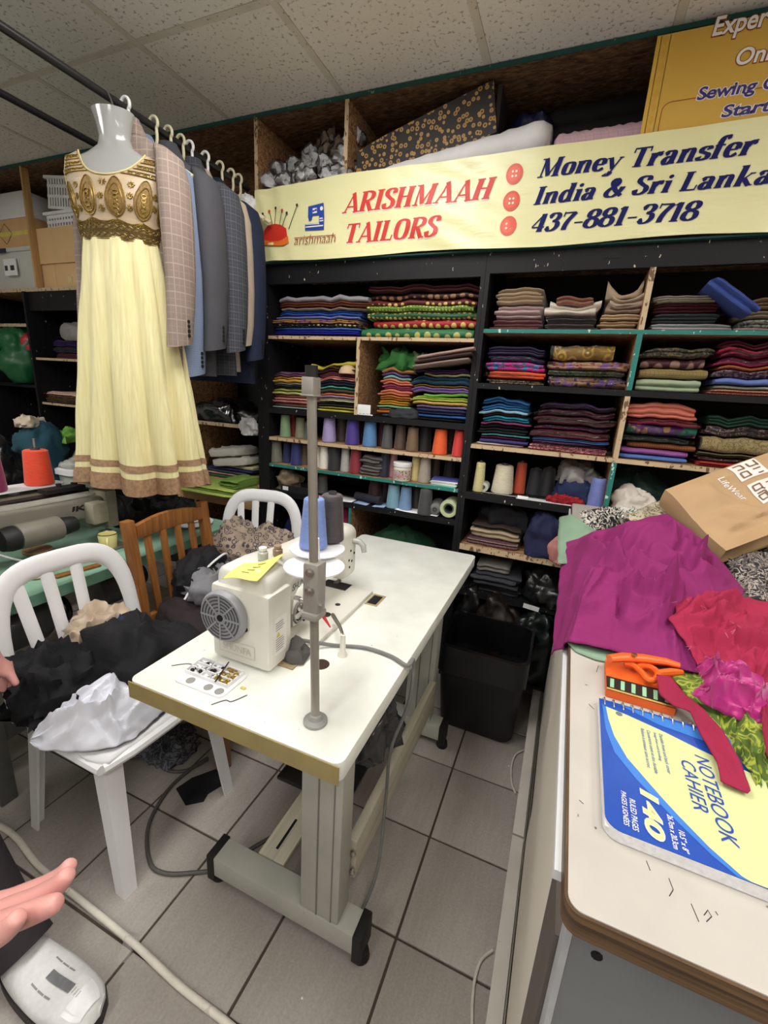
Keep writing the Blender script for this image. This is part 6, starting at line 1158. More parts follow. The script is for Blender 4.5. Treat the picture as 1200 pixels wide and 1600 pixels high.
w = atz(128, 895, GZ); b = B().box(-.014, .014, -.07, .07, 0, .006); o = solo('ruler', b, M_wood, 'short wooden ruler with metal tip on the green table edge', 'ruler', bevel=.001); o.location = (w.x - .02, w.y, GZ + .0008); o.rotation_euler = (0, 0, -.15)
w = atz(72, 905, GZ); solo('wooden_spool', B().lathe([(.03, 0), (.032, .004), (.024, .012), (.024, .03), (.032, .038), (.03, .042)], (w.x - .04, w.y, GZ + .001), 22), MC['pale_disc'], 'tan wooden spool seen through the front chair slats', 'spool')
w = atz(322, 795, GZ); b = B().lathe([(.001, .0), (.07, 0), (.095, .012), (.098, .014), (.07, .006), (.001, .004)], (-1.58, 1.50, GZ + .0008), 30); solo('plate', b, M_white, 'white shallow plate at the far end of the green table', 'plate')
b = B().lathe([(.05, 0), (.052, .03), (.047, .03), (.044, .004)], (-1.60, 1.52, GZ + .016), 24); solo('bowl', b, M_white, 'white round bowl on the white plate', 'bowl')
heap('garment', 'black shiny clothes heap on the green table below the dress', 'clothes', (-1.86, 1.42, GZ + .001), (.22, .13, .055), (20, 20, 24), 130, amp=.3, freq=5)
heap('garment', 'black clothes spreading to the far end of the green table', 'clothes', (-1.74, 1.56, GZ + .001), (.14, .06, .05), (26, 26, 30), 131, amp=.3, freq=5)
r = T('storage_tub', 'white plastic tub with pale rim behind the orange cone', 'storage bin', (-2.3, 1.50, GZ))
mk('body', B().loft([[Vector((-2.3 + s * x, 1.50 + s2 * y, z)) for x, y in rrect(-1, 1, -1, 1, .4)] for s, s2, z in ((.09, .10, GZ + .001), (.10, .12, .93), (.098, .118, .93), (.088, .098, GZ + .01))]), M_tub, r)
mk('rim', B().loft([[Vector((-2.3 + s * x, 1.50 + s2 * y, z)) for x, y in rrect(-1, 1, -1, 1, .4)] for s, s2, z in ((.101, .121, .905), (.115, .135, .91), (.115, .135, .935), (.101, .121, .94), (.101, .121, .905))], caps=False), M_white, r)
heap('sheet', 'pale clear plastic sheet inside the white tub', 'plastic sheet', (-2.3, 1.50, .90), (.09, .11, .06), 0, 132, mat=plain('pale_film', (186, 188, 182), .25, bmp=.5), amp=.2)
heap('bag', 'teal cloth sack slumped behind the orange cone', 'bag', (-2.44, 1.38, GZ + .002), (.11, .11, .26), (30, 76, 92), 133, amp=.16)
heap('garment', 'lime green cloth lying on the teal sack beside the dress', 'clothes', (-2.42, 1.50, 1.05), (.07, .09, .035), (110, 170, 60), 134, amp=.25)
heap('garment', 'cream and black cloth on top of the teal sack', 'clothes', (-2.44, 1.36, 1.13), (.05, .06, .03), (206, 190, 166), 135, amp=.25)
heap('bag', 'black plastic sack at the far left behind the magenta cone', 'bag', (-2.42, 1.14, GZ + .002), (.12, .11, .24), 0, 136, mat=M_bag, amp=.22)
r = T('wooden_chair', 'curved tan chair back behind the taupe machine at far left', 'chair', (-2.75, 1.25, 0)); mk('backrest', B().tube(spl([(-2.68, 1.05, .93), (-2.72, 1.2, .955), (-2.72, 1.35, .93), (-2.68, 1.5, .86)], 6), .022, 10, flat=1.6), MC['pale_disc'], r)
for y in (1.07, 1.48): mk('leg', B().tube([(-2.7, y, 0), (-2.69, y, .86)], .018, 8), MC['pale_disc'], r)
mk('seat', B().box(-3.08, -2.7, 1.06, 1.49, .43, .455), MC['pale_disc'], r, bevel=.01)
for y in (1.09, 1.46): mk('leg', B().tube([(-3.05, y, 0), (-3.05, y, .43)], .018, 8), MC['pale_disc'], r)
# lime cloth pile on the low board left of the bays
r = solo('fabric_stack', folded(.50, .28, .05, 3, 700, 0, 0, .0), fabric((186, 212, 96)), 'long lime green folded cloth on the low shelf left of the bays', 'fabric'); r.location = (-1.84, 1.93, .80)
b = B().box(-2.12, -1.575, 1.92, 2.22, .716, .798); solo('cardboard_box', b, M_card, 'flat brown carton under the lime green cloth', 'box', bevel=.004)
solo('folded_fabric', folded(.12, .2, .045, 4, 701), fabric((120, 160, 62)), 'darker green folded cloth at the right end of the lime cloth', 'fabric').location = (-1.64, 1.91, .851)
# ================================================================ COUNTER AT THE RIGHT
CZ = 1.005; kx, ky0, ky1, kx1 = .057, .305, 1.93, .95
r = T('counter', 'cream display counter with a thick worn board top at the right', 'counter', (.5, 1.1, 0))
M_ply = woodm('ply_edge', (52, 38, 28), (120, 92, 62), (4, 4, 160)); M_taupe = plain('taupe_panel', (92, 84, 78), .45, var=.1); M_face = plain('glossy_cream_door', (226, 218, 204), .5, var=.06, scale=3, spec=.12); M_gp = plain('grey_panel', (122, 125, 128), .55, var=.05, scale=20, bmp=.05)
b = B().prism(rrect(kx, kx1, ky0, ky1, .014), CZ - .024, CZ - .0012); bd = mk('board', b, M_ply, r, smooth=30, label='thick plywood board with brown edge')
mk('board_laminate', B().prism(rrect(kx + .0025, kx1, ky0 + .0025, ky1, .012), CZ - .0012, CZ), M_cream, bd, smooth=30)
mk('case_top', B().box(kx - .006, kx1 - .02, ky0 + .05, ky1, CZ - .036, CZ - .0245), M_white, r)
mk('end_panel', B().box(kx + .016, kx1 - .02, ky0 + .030, ky0 + .048, .03, CZ - .0245), M_gp, r, smooth=False); mk('end_edge', B().box(kx + .010, kx + .0158, ky0 + .028, ky0 + .048, .03, CZ - .037), plain('edge_grey', (178, 180, 184), .4), r)
mk('corner_post', B().box(kx + .006, kx + .0155, ky0 + .049, ky0 + .135, .10, CZ - .10), M_taupe, r)
for k, (y0, y1, dx) in enumerate(((ky0 + .05, 1.13, .016), (1.12, ky1 - .03, .024))): mk('sliding_door', B().box(kx + dx, kx + dx + .006, y0, y1, .1225, CZ - .04), M_face, r, smooth=False)
mk('deck', B().box(.034, kx1 - .03, .36, ky1, .082, .10), M_cream, r); 
mk('ledge', B().box(.033, .0665, .36, 1.148, .1005, .108), M_cream, r, bevel=.001); mk('ledge', B().box(.033, .0665, 1.155, 1.88, .1005, .108), M_cream, r, bevel=.001)
for x in (.068, .0745, .081): mk('track_rail', B().box(x, x + .002, .36, 1.90, .1005, .120), plain('track_alu', (170, 166, 158), .3, .8), r)
mk('plinth', B().box(.10, kx1 - .05, .42, ky1 - .02, 0, .082), M_taupe, r); mk('back_panel', B().box(kx1 - .02, kx1, ky0 + .05, ky1, .03, CZ - .04), M_gp, r)
mk('screw', B().lathe([(.005, 0), (.005, .001)], (.095, ky0 + .030, .93), 10, Mr), M_hole, r); w = atz(892, 1470, .8)
b = B(); 
for q in ([(1010, 1345), (1016, 1360)], [(1045, 1372), (1052, 1390), (1046, 1400)], [(1080, 1412), (1092, 1440)], [(1100, 1430), (1106, 1422), (1112, 1432), (1104, 1440)], [(1118, 1424), (1122, 1430)], [(920, 1100), (928, 1108)], [(935, 1040), (932, 1050)], [(905, 1250), (912, 1256)]): b.tube([atz(*p_, CZ + .0003) for p_ in q], .00035, 4)
mk('pencil_marks', b, M_ink, bd, kind='stuff')
# notebook: reading direction -y, spiral at +y
nb = T('notebook', 'blue and lime spiral notebook lying on the worn counter', 'notebook', (.2, .47, CZ)); nz0 = CZ + .0008; NT = .013
nA, nB_ = atz(936, 1090, nz0 + NT), atz(946, 1290, nz0 + NT)
ex = (nA - nB_); ex.z = 0; nwid = .203; ey_ = ex.normalized(); exx = Vector((ey_.y, -ey_.x, 0))   # ey_: towards the spiral, exx: towards the top of the page
def nbp(s, t, z): return nB_ + exx * (t * .267) + ey_ * (s * nwid) + Vector((0, 0, z))       # s 0..1 along reading axis reversed (1 = spiral), t 0..1 bottom to top of page
def nbpoly(pts, z): return B().add([nbp(s, t, z) for s, t in pts], [tuple(range(len(pts)))])
rnd = [(.09 * (1 - sin(a)), .07 * (1 - cos(a))) for a in [k * pi / 12 for k in range(7)]]
outl = [(0 + q[0], q[1]) for q in rnd][::-1] if 0 else [(.07 * (1 - cos(a)), .055 * (1 - sin(a))) for a in [k * pi / 12 for k in range(7)]][::1] + [(1, 0), (1, 1), (0, 1)]
pg = B().loft([[nbp(s, t, -NT) for s, t in outl], [nbp(s, t, -.0008) for s, t in outl]]); mk('pages', pg, plain('paper_white', (226, 226, 228), .7, var=.12, scale=200), nb, smooth=False)
M_nblue = plain('cover_blue', (40, 80, 172), .18, var=.04, coat=.5); M_nblue2 = plain('cover_light_blue', (64, 126, 210), .18, var=.04, coat=.5); M_nlime = plain('cover_lime', (206, 212, 156), .25, var=.03, coat=.3)
cvb = mk('cover', B().loft([[nbp(s, t, -.0007) for s, t in outl], [nbp(s, t, 0) for s, t in outl]]), M_nblue, nb, smooth=False)
mk('cover_curl', B().grid(lambda u, v: nbp(.02 + .12 * v, .0 + .55 * u, -.004 - .004 * sin(u * 3) + .003 * v), 10, 2), plain('paper_white', (226, 226, 228)), nb, solid=.0006)
curve = [(.94 - .88 * (k / 16), .07 + .30 * (k / 16) ** 1.0 + .62 * (k / 16) ** 2.6) for k in range(17)]   # edge of the lime field
lime = [(.90 - .94 * k / 18 if .90 - .94 * k / 18 > 0 else 0, .05 + .22 * (k / 18) + .62 * (k / 18) ** 2) for k in range(18)] + [(0, .95), (0, 1), (.72, 1)] + [(.72 + .18 * k / 8, 1 - .95 * (k / 8) ** .8) for k in range(1, 8)]
BND = [(.925, .028), (.80, .036), (.66, .054), (.505, .097), (.383, .159), (.30, .202), (.218, .248), (.097, .324), (.01, .397), (0, .42)]
mk('cover_band', nbpoly([(.94, .012), (.70, .022), (.52, .05), (.37, .12), (.20, .225), (.06, .325), (0, .385)] + BND[::-1], .0003), M_nblue2, cvb, smooth=False)
mk('cover_band', nbpoly([(.99, .09), (.975, .40), (.95, 1), (.80, 1), (.86, .5), (.90, .25)], .0003), M_nblue2, cvb, smooth=False)
mk('cover_field', nbpoly(BND + [(0, 1.0), (.55, 1.0), (.68, .64), (.74, .48), (.78, .389), (.84, .272), (.90, .121)], .0005), M_nlime, cvb, smooth=False)
def nbtext(txt, s0, t0, ln, h, m, z=.0011, bold=.0, shear=.2):
    """reading direction runs from the spiral (s=1) towards s=0; letters stand towards t=1"""
    b = fit(sans(txt, 1, bold, shear), ln, h); b.v = [nbp(s0 - q.x, t0 + q.y, z) for q in b.v]; return mk('lettering', b, m, cvb, smooth=False)
M_nt = plain('ink_blue', (40, 76, 164), .25); M_nw = plain('ink_white', (236, 238, 240), .25)
nbtext('NOTEBOOK', .715,   .368, .565, .052, M_nt); nbtext('CAHIER', .635, .306, .34, .050, M_nt)
nbtext('140', .31, .128, .285, .062, M_nw, bold=.05, z=.0009); nbtext('140', .305, .132, .275, .054, M_nlime, bold=.028, z=.0014); nbtext('RULED PAGES', .215, .087, .185, .020, M_nw, bold=.012); nbtext('PAGES LIGNÉES', .245, .060, .205, .022, M_nw, bold=.012)
nbtext('26.7cm x 20.3cm', .20, .208, .185, .019, M_nw, bold=.012); nbtext('10.5" x 8"', .13, .236, .115, .019, M_nw, bold=.012)
for k, tx in enumerate(('Reliure à anneaux sans accroc.', 'Couverture avant et dos durable', 'Snag-free coil binding', 'Durable front and back cover')): nbtext(tx, .805, .170 + k * .0245, (.33, .35, .24, .32)[k], .014, M_nt, shear=.15)
mk('punched_hole', B().lathe([(.004, .0006), (.004, .0009)], tuple(nbp(.885, .085, 0)), 14), plain('hole_grey', (110, 116, 120), .6), nb)
for k in range(24):
    t = .02 + .96 * k / 23; c = nbp(.985, t, -.006); mk('coil', B().tube([c + ey_ * (.0095 * cos(a)) + Vector((0, 0, .0095 * sin(a))) + exx * (.002 * a / pi) for a in [j * 2 * pi / 10 for j in range(9)]], .0009, 5), M_metal, nb)
# orange book under the shears
q = [atz(946, 1030, CZ + .012), atz(948, 1077, CZ + .012), atz(1056, 1108, CZ + .012), atz(1050, 1054, CZ + .012)]
r = T('pattern_book', 'orange booklet with black patterned border under the shears', 'book', tuple((q[0] + q[2]) / 2 - Vector((0, 0, .012))))
mk('cover', B().loft([[p_ - Vector((0, 0, .0112)) for p_ in q], q]), plain('book_orange', (222, 96, 30), .5, var=.06), r, smooth=False)
f = quadf([q[1], q[2], q[2].lerp(q[3], .42), q[1].lerp(q[0], .42)]); up = Vector((0, 0, .0006))
bb_ = mk('border', B().add([f(0, 0) + up, f(1, 0) + up, f(1, 1) + up, f(0, 1) + up], [(0, 1, 2, 3)]), plain('book_black', (34, 28, 26), .5), r)
for k in range(6): u = .05 + k * .16; mk('border_figure', B().add([f(u, .2) + up * 2, f(u + .06, .2) + up * 2, f(u + .07, .85) + up * 2, f(u + .01, .85) + up * 2], [(0, 1, 2, 3)]), plain('mint_print', (150, 200, 160), .5), bb_)
mk('border_strip', B().add([f(0, .0) + up * 2, f(1, 0) + up * 2, f(1, .12) + up * 2, f(0, .12) + up * 2], [(0, 1, 2, 3)]), plain('gold_print', (196, 160, 90), .5), bb_)
# shears
M_sh = plain('shears_orange', (226, 98, 34), .35, var=.03)
sz = CZ + .022; r = T('shears', 'orange handled fabric shears lying on the orange booklet', 'scissors', tuple(atz(1000, 1040, CZ + .0125)))
h1 = [atz(*p_, sz + .008) for p_ in ((952, 1029), (975, 1027), (1005, 1029), (1040, 1034), (1062, 1040))]
mk('handle', B().tube(h1, [.007, .0085, .0085, .007, .005], 10, flat=.8), M_sh, r)
lp = [atz(*p_, sz) for p_ in ((975, 1036), (990, 1040), (1004, 1052), (1012, 1062), (1024, 1062), (1028, 1052), (1018, 1043), (1004, 1040), (996, 1042))]
mk('handle', B().tube(spl(lp, 4), .0045, 8), M_sh, r); mk('handle_tail', B().tube([atz(1026, 1052, sz), atz(1050, 1050, sz), atz(1066, 1050, sz)], [.005, .006, .004], 8), M_sh, r)
mk('pivot', B().lathe([(.004, 0), (.004, .002), (.002, .003)], tuple(atz(991, 1024, sz + .015)), 12), plain('brass', (200, 170, 90)), r); mk('blade', B().tube([atz(1055, 1040, sz + .002), atz(1090, 1046, sz + .002)], [.006, .005], 6, flat=.3), M_dmetal, r)
# -------- cloth heaped on the counter
def wp(*pts): return [atz(px, py_, z) for px, py_, z in pts]
SAGE = fabric((136, 168, 140)); MAG = fabric((148, 30, 106), 'plain')
def stiff(name, lab, b, mat, **k): return solo(name, b, mat, lab, 'fabric', smooth=70, solid=.0015, **k)
stiff('fabric', 'sage green cloth showing behind and under the magenta cloth', patch(wp((868, 905, 1.02), (885, 985, 1.012), (960, 1033, 1.0075)), wp((960, 1033, 1.0075), (1000, 1020, 1.012), (1000, 930, 1.03), (985, 872, 1.05)), wp((872, 812, 1.07), (912, 800, 1.09), (985, 872, 1.05)), wp((868, 905, 1.02), (870, 860, 1.05), (872, 812, 1.07)), amp=.006, seed=2), SAGE) if 0 else None
stiff('fabric', 'sage green cloth standing up behind the magenta cloth by the shelf', patch(wp((872, 880, 1.045), (905, 880, 1.05), (945, 860, 1.06)), wp((945, 860, 1.06), (932, 830, 1.09)), wp((874, 808, 1.06), (893, 803, 1.085), (932, 830, 1.09)), wp((872, 880, 1.045), (871, 845, 1.05), (874, 808, 1.06)), amp=.006, seed=2, nu=16, nv=14), SAGE)
stiff('fabric', 'sage green cloth edge peeping out below the magenta cloth', patch(wp((886, 1003, 1.0085), (900, 1018, 1.0085), (930, 1030, 1.0085), (958, 1036, 1.0085)), wp((958, 1036, 1.0085), (985, 1010, 1.012)), wp((890, 985, 1.012), (985, 1010, 1.012)), wp((886, 1003, 1.0085), (890, 985, 1.012)), amp=.001, seed=3, nu=16, nv=6), SAGE)
stiff('fabric', 'large magenta cloth draped over the counter edge', patch(
    wp((861, 1022, .955), (874, 1012, .985), (888, 1002, 1.018), (940, 1012, 1.022), (1000, 1030, 1.022), (1052, 1042, 1.03), (1092, 1050, 1.035)),
    wp((1092, 1050, 1.035), (1085, 1000, 1.05), (1120, 960, 1.06), (1166, 926, 1.06)),
    wp((882, 848, 1.055), (905, 842, 1.07), (930, 828, 1.105), (975, 822, 1.12), (1020, 806, 1.135), (1046, 805, 1.14), (1090, 838, 1.13), (1130, 880, 1.09), (1166, 926, 1.06)),
    wp((861, 1022, .955), (868, 960, 1.0), (874, 900, 1.03), (882, 848, 1.055)), bulge=.03, amp=.014, freq=4, seed=4, nu=120, nv=96, edge=.12, stretch=(1, .8), lift=1.6, creases=(
    ([(934, 826), (948, 842), (975, 862), (1010, 880), (1050, 892), (1082, 898)], -.030, 16), ([(936, 828), (990, 838), (1040, 848), (1062, 846)], .012, 22), ([(1041, 808), (1066, 838), (1098, 846)], .016, 16), ([(1100, 842), (1096, 872), (1086, 896)], .026, 12), ([(1096, 876), (1060, 868), (1046, 846)], .012, 14), ([(1110, 860), (1098, 892)], -.024, 12),
    ([(1000, 884), (1040, 882), (1080, 900), (1130, 912)], .014, 14), ([(934, 838), (936, 862), (952, 882), (968, 890)], -.016, 12), ([(915, 862), (950, 896), (978, 902)], .014, 16), ([(952, 894), (966, 914), (984, 936)], .018, 12), ([(984, 900), (1010, 918), (1040, 938)], .014, 14), ([(966, 940), (1010, 942), (1038, 938), (1060, 946)], .017, 9), ([(1040, 938), (1040, 976)], .015, 10), ([(1040, 976), (1000, 964), (966, 940)], .008, 10),
    ([(966, 940), (964, 980)], -.012, 12), ([(880, 918), (930, 918), (962, 928)], .010, 14), ([(900, 952), (926, 962)], .007, 12), ([(966, 980), (990, 990), (1010, 980)], .010, 12), ([(1048, 1000), (1056, 1038)], .010, 10), ([(905, 990), (920, 1016)], .007, 10), ([(1062, 850), (1050, 870), (1070, 884)], -.010, 10), ([(884, 866), (930, 850)], .008, 12))), MAG)
stiff('fabric', 'crimson frayed cloth spread over the magenta cloth at right', patch(
    wp((1090, 1042, 1.045), (1120, 1060, 1.045), (1160, 1085, 1.04), (1215, 1110, 1.04)), wp((1215, 1110, 1.04), (1240, 1030, 1.05), (1250, 950, 1.05)),
    wp((1043, 926, 1.082), (1090, 920, 1.085), (1150, 924, 1.08), (1250, 940, 1.06)), wp((1090, 1042, 1.045), (1070, 1005, 1.055), (1047, 968, 1.075), (1058, 948, 1.08), (1043, 926, 1.082)), bulge=.012, amp=.016, freq=5, seed=5, nu=80, nv=64, creases=(([(1062, 962), (1110, 950), (1150, 945)], .014, 9), ([(1075, 945), (1100, 965), (1140, 960)], .012, 8), ([(1052, 968), (1080, 972), (1120, 968), (1190, 980)], .014, 10), ([(1090, 990), (1140, 1005), (1200, 1004)], .014, 11), ([(1085, 1005), (1130, 1024), (1200, 1018)], -.012, 12), ([(1110, 1030), (1160, 1024), (1200, 1030)], .010, 10), ([(1060, 930), (1075, 950)], .012, 8), ([(1120, 940), (1200, 955)], .008, 10))), fabric((176, 28, 70)))
stiff('fabric', 'green cloth with gold brocade at the right edge of the counter', patch(
    wp((1170, 1240, 1.010), (1190, 1262, 1.010), (1235, 1300, 1.010)), wp((1235, 1300, 1.010), (1240, 1200, 1.02), (1240, 1120, 1.03)),
    wp((1050, 1052, 1.022), (1085, 1048, 1.028), (1140, 1080, 1.03), (1240, 1120, 1.03)), wp((1170, 1240, 1.010), (1120, 1160, 1.012), (1085, 1110, 1.015), (1050, 1052, 1.022)), bulge=.012, amp=.016, freq=5, seed=6, nu=40, nv=30), fabric((98, 126, 46), 'swirl', (164, 172, 66), 1.3))
stiff('fabric', 'bright fuchsia crumpled scrap on the green brocade', patch(
    wp((1082, 1082, 1.035), (1110, 1108, 1.035), (1150, 1125, 1.035), (1215, 1140, 1.035)), wp((1215, 1140, 1.035), (1225, 1080, 1.05)), wp((1090, 1040, 1.055), (1105, 1028, 1.07), (1130, 1045, 1.075), (1225, 1080, 1.05)), wp((1082, 1082, 1.035), (1100, 1062, 1.05), (1088, 1050, 1.05), (1090, 1040, 1.055)), bulge=.02, amp=.016, freq=4, seed=7, nu=60, nv=46, creases=(([(1092, 1088), (1130, 1098), (1200, 1104)], .014, 10), ([(1100, 1066), (1150, 1085), (1200, 1085)], -.014, 12), ([(1112, 1034), (1116, 1052), (1104, 1062)], .016, 9), ([(1126, 1050), (1170, 1085)], .012, 12), ([(1120, 1110), (1190, 1128)], .010, 8))), fabric((196, 20, 128), 'silk'))
stiff('fabric', 'crimson cloth strip trailing across the notebook corner', patch(
    wp((1026, 1056, 1.034), (1030, 1085, 1.028), (1052, 1104, 1.026), (1078, 1112, 1.026), (1095, 1150, 1.026), (1120, 1190, 1.026), (1126, 1222, 1.025), (1168, 1240, 1.024)), wp((1168, 1240, 1.024), (1172, 1236, 1.024)), wp((1026, 1054, 1.036), (1048, 1058, 1.036), (1070, 1085, 1.032), (1100, 1110, 1.032), (1130, 1145, 1.032), (1155, 1190, 1.030), (1172, 1236, 1.024)), wp((1026, 1056, 1.034), (1026, 1054, 1.036)), amp=.003, freq=4, seed=8, nu=44, nv=10), fabric((164, 26, 66)))
stiff('fabric', 'narrow crimson strip at the right frame edge over the fuchsia scrap', patch(wp((1188, 1110, 1.05), (1192, 1150, 1.045), (1198, 1180, 1.04)), wp((1198, 1180, 1.04), (1225, 1200, 1.04)), wp((1196, 1085, 1.06), (1225, 1200, 1.04)), wp((1188, 1110, 1.05), (1196, 1085, 1.06)), amp=.004, seed=9, nu=14, nv=8), fabric((150, 24, 62)))
PAI = fabric((44, 42, 42), 'swirl', (206, 198, 188), 1.8)
stiff('fabric', 'black and white paisley cloth between shelf and magenta cloth', patch(wp((918, 842, 1.06), (950, 840, 1.06), (985, 832, 1.085)), wp((985, 832, 1.085), (985, 815, 1.12)), wp((905, 800, 1.10), (940, 792, 1.12), (985, 815, 1.12)), wp((918, 842, 1.06), (914, 820, 1.08), (905, 800, 1.10)), bulge=.01, amp=.03, seed=10, nu=26, nv=22), PAI)
stiff('fabric', 'leopard print cloth behind the magenta cloth near the paper bag', patch(wp((965, 830, 1.08), (1000, 822, 1.095), (1046, 808, 1.115)), wp((1046, 815, 1.125), (1040, 778, 1.14)), wp((968, 812, 1.11), (1000, 795, 1.125), (1040, 778, 1.14)), wp((965, 830, 1.08), (968, 812, 1.11)), bulge=.01, amp=.012, seed=11, nu=20, nv=14), fabric((206, 194, 166), 'rings', (96, 90, 56), 1.6))
stiff('fabric', 'dark floral cloth at the right edge below the paper bag', patch(wp((1140, 905, 1.065), (1170, 935, 1.06), (1240, 950, 1.06)), wp((1240, 950, 1.06), (1250, 870, 1.07)), wp((1138, 872, 1.075), (1180, 862, 1.085), (1250, 870, 1.07)), wp((1140, 905, 1.065), (1138, 872, 1.075)), bulge=.02, amp=.03, seed=12, nu=26, nv=18), fabric((50, 46, 50), 'swirl', (170, 160, 150), 2.2))
b = B(); rg = random.Random(4)
for k in range(9):
    a = atz(1058 + 12 * k * rg.uniform(.8, 1.2), 960 + 14 * rg.uniform(-2, 5), 1.09); b.tube(spl([a, a + Vector((rg.uniform(-.008, .008), rg.uniform(-.008, .008), .004)), a + Vector((rg.uniform(-.012, .012), rg.uniform(-.012, .004), .0))], 4), .0004, 4)
solo('loose_threads', b, fabric((206, 110, 130)), 'frayed pink threads on the crimson cloth', 'threads', kind='stuff')
# paper bag
heap('fabric', 'dark floral cloth bundle propping up the brown paper bag', 'fabric', (.56, 1.44, CZ + .001), (.16, .13, .075), (50, 46, 50), 141, ('swirl', (150, 140, 130), 2.2), amp=.12)
A_, B_ = Vector((.254, 1.315, 1.20)), Vector((.372, 1.175, 1.10)); hh = Vector((.32, .20, .14)); nn = (B_ - A_).cross(hh).normalized(); nn = nn if nn.z > 0 else -nn; th = nn * -.055
def bagf(u, v): return A_ + (B_ - A_) * u + hh * v + nn * (.004 * sin(u * 6 + v * 3) + (.03 * crease(Vector((u * 1.6, v * 2.0, 4.2))) + .008 * nz(u * 4, v * 5, 2)) * min(1, 6 * min(u, 1 - u, v + .03)) - .012 * max(0, 1 - 5 * v) * (1 - abs(2 * u - 1)) * .6)
M_kraft = plain('kraft_paper', (178, 146, 108), .75, var=.07, scale=14, bmp=.12, bscale=20)
r = T('paper_bag', 'brown kraft paper shopping bag lying on the cloth heap at right', 'bag', (.45, 1.35, 1.04))
fr = mk('front_face', B().grid(bagf, 48, 48), M_kraft, r, smooth=60)
mk('bottom_face', B().grid(lambda u, v: bagf(u, 0) + (th * 1.0 + Vector((-.0, 0, -.004))) * v + nn * 0 + (hh * -.01 * sin(pi * v)), 16, 5), M_kraft, r)
mk('side_face', B().grid(lambda u, v: bagf(1, u) + th * v + (B_ - A_) * (-.03 * sin(pi * v)), 16, 5), M_kraft, r); mk('side_face', B().grid(lambda u, v: bagf(0, u) + th * v, 16, 5), M_kraft, r); mk('rear_face', B().grid(lambda u, v: bagf(u, v) + th * (1 + .4 * v), 10, 10), M_kraft, r)
def onbag(b, u0, v0, off=.0012):   # flat x -> along u, y -> along -v?  text runs A->B
    b.v = [bagf(u0 + q.x, v0 + q.y) + nn * off for q in b.v]; return b
def bag_px(px, py_):   # point of the face plane under a pixel
    d = ray(px, py_); t = (A_ - O).dot(nn) / d.dot(nn); w = O + d * t - A_; e1, e2 = (B_ - A_), hh
    a11, a12, a22, c1, c2 = e1.dot(e1), e1.dot(e2), e2.dot(e2), w.dot(e1), w.dot(e2); dt = a11 * a22 - a12 * a12
    return ((c1 * a22 - c2 * a12) / dt, (c2 * a11 - c1 * a12) / dt)
u0, v0 = bag_px(1118, 754); u1, v1 = bag_px(1160, 782)
b = fit(sans('LifeWear', 1, .0), 1, .26); b.v = [Vector(((u0 + (u1 - u0) * q.x) , v0 + (v1 - v0) * q.x + q.y * .18, 0)) for q in b.v]; mk('lettering', onbag(b, 0, 0, .0016), M_nw, fr)
def sq(c): return [bag_px(*q) for q in c]
for k, (c, rows) in enumerate((([(1133, 735), (1175, 719), (1201, 738), (1158, 755)], 'ユニクロ'), ([(1166, 760), (1206, 744), (1232, 762), (1194, 786)], 'QLO'))):
    c = sq(c); g = lambda u, v: ((c[0][0] * (1 - u) + c[3][0] * u) * (1 - v) + (c[1][0] * (1 - u) + c[2][0] * u) * v, (c[0][1] * (1 - u) + c[3][1] * u) * (1 - v) + (c[1][1] * (1 - u) + c[2][1] * u) * v)
    b = B().grid(lambda u, v: Vector((*g(u, v), 0)), 8, 8); lg = mk('logo_square', onbag(b, 0, 0, .0016), plain('logo_white', (230, 222, 216), .6), fr)
    S_ = [[(.12, .36), (.12, .1), (.42, .1)], [(.12, .36), (.12, .36)], [(.22, .58), (.22, .82)], [(.45, .56), (.45, .88)], [(.16, .62), (.16, .8)]] if 0 else None
    L_ = {0: [[(.16, .60), (.40, .60), (.40, .86)], [(.10, .90), (.46, .90)], [(.60, .62), (.60, .9)], [(.88, .66), (.88, .86)], [(.14, .12), (.14, .40), (.42, .40), (.42, .14)], [(.60, .14), (.60, .40), (.88, .40), (.88, .14), (.60, .14)]],
          1: [[(.14, .12), (.14, .40), (.36, .40), (.36, .12), (.14, .12)], [(.34, .36), (.44, .46)], [(.50, .40), (.80, .40)], [(.50, .40), (.50, .12)], [(.60, .1), (.60, .36), (.84, .36), (.84, .1), (.60, .1)], [(.2, .62), (.2, .88)], [(.5, .62), (.5, .88)]]}[k]
    for s in L_:
        b = B(); P_ = [tuple(p_) for a_, b__ in zip(s, s[1:]) for p_ in [(a_[0] + (b__[0] - a_[0]) * j / 4, a_[1] + (b__[1] - a_[1]) * j / 4) for j in range(5)]]
        ribbon(b, P_, lambda *_: .065); b.v = [Vector((*g(p_.x, p_.z), 0)) for p_ in b.v]; mk('logo_stroke', onbag(b, 0, 0, .0026), plain('logo_brown', (120, 92, 70), .6), lg)
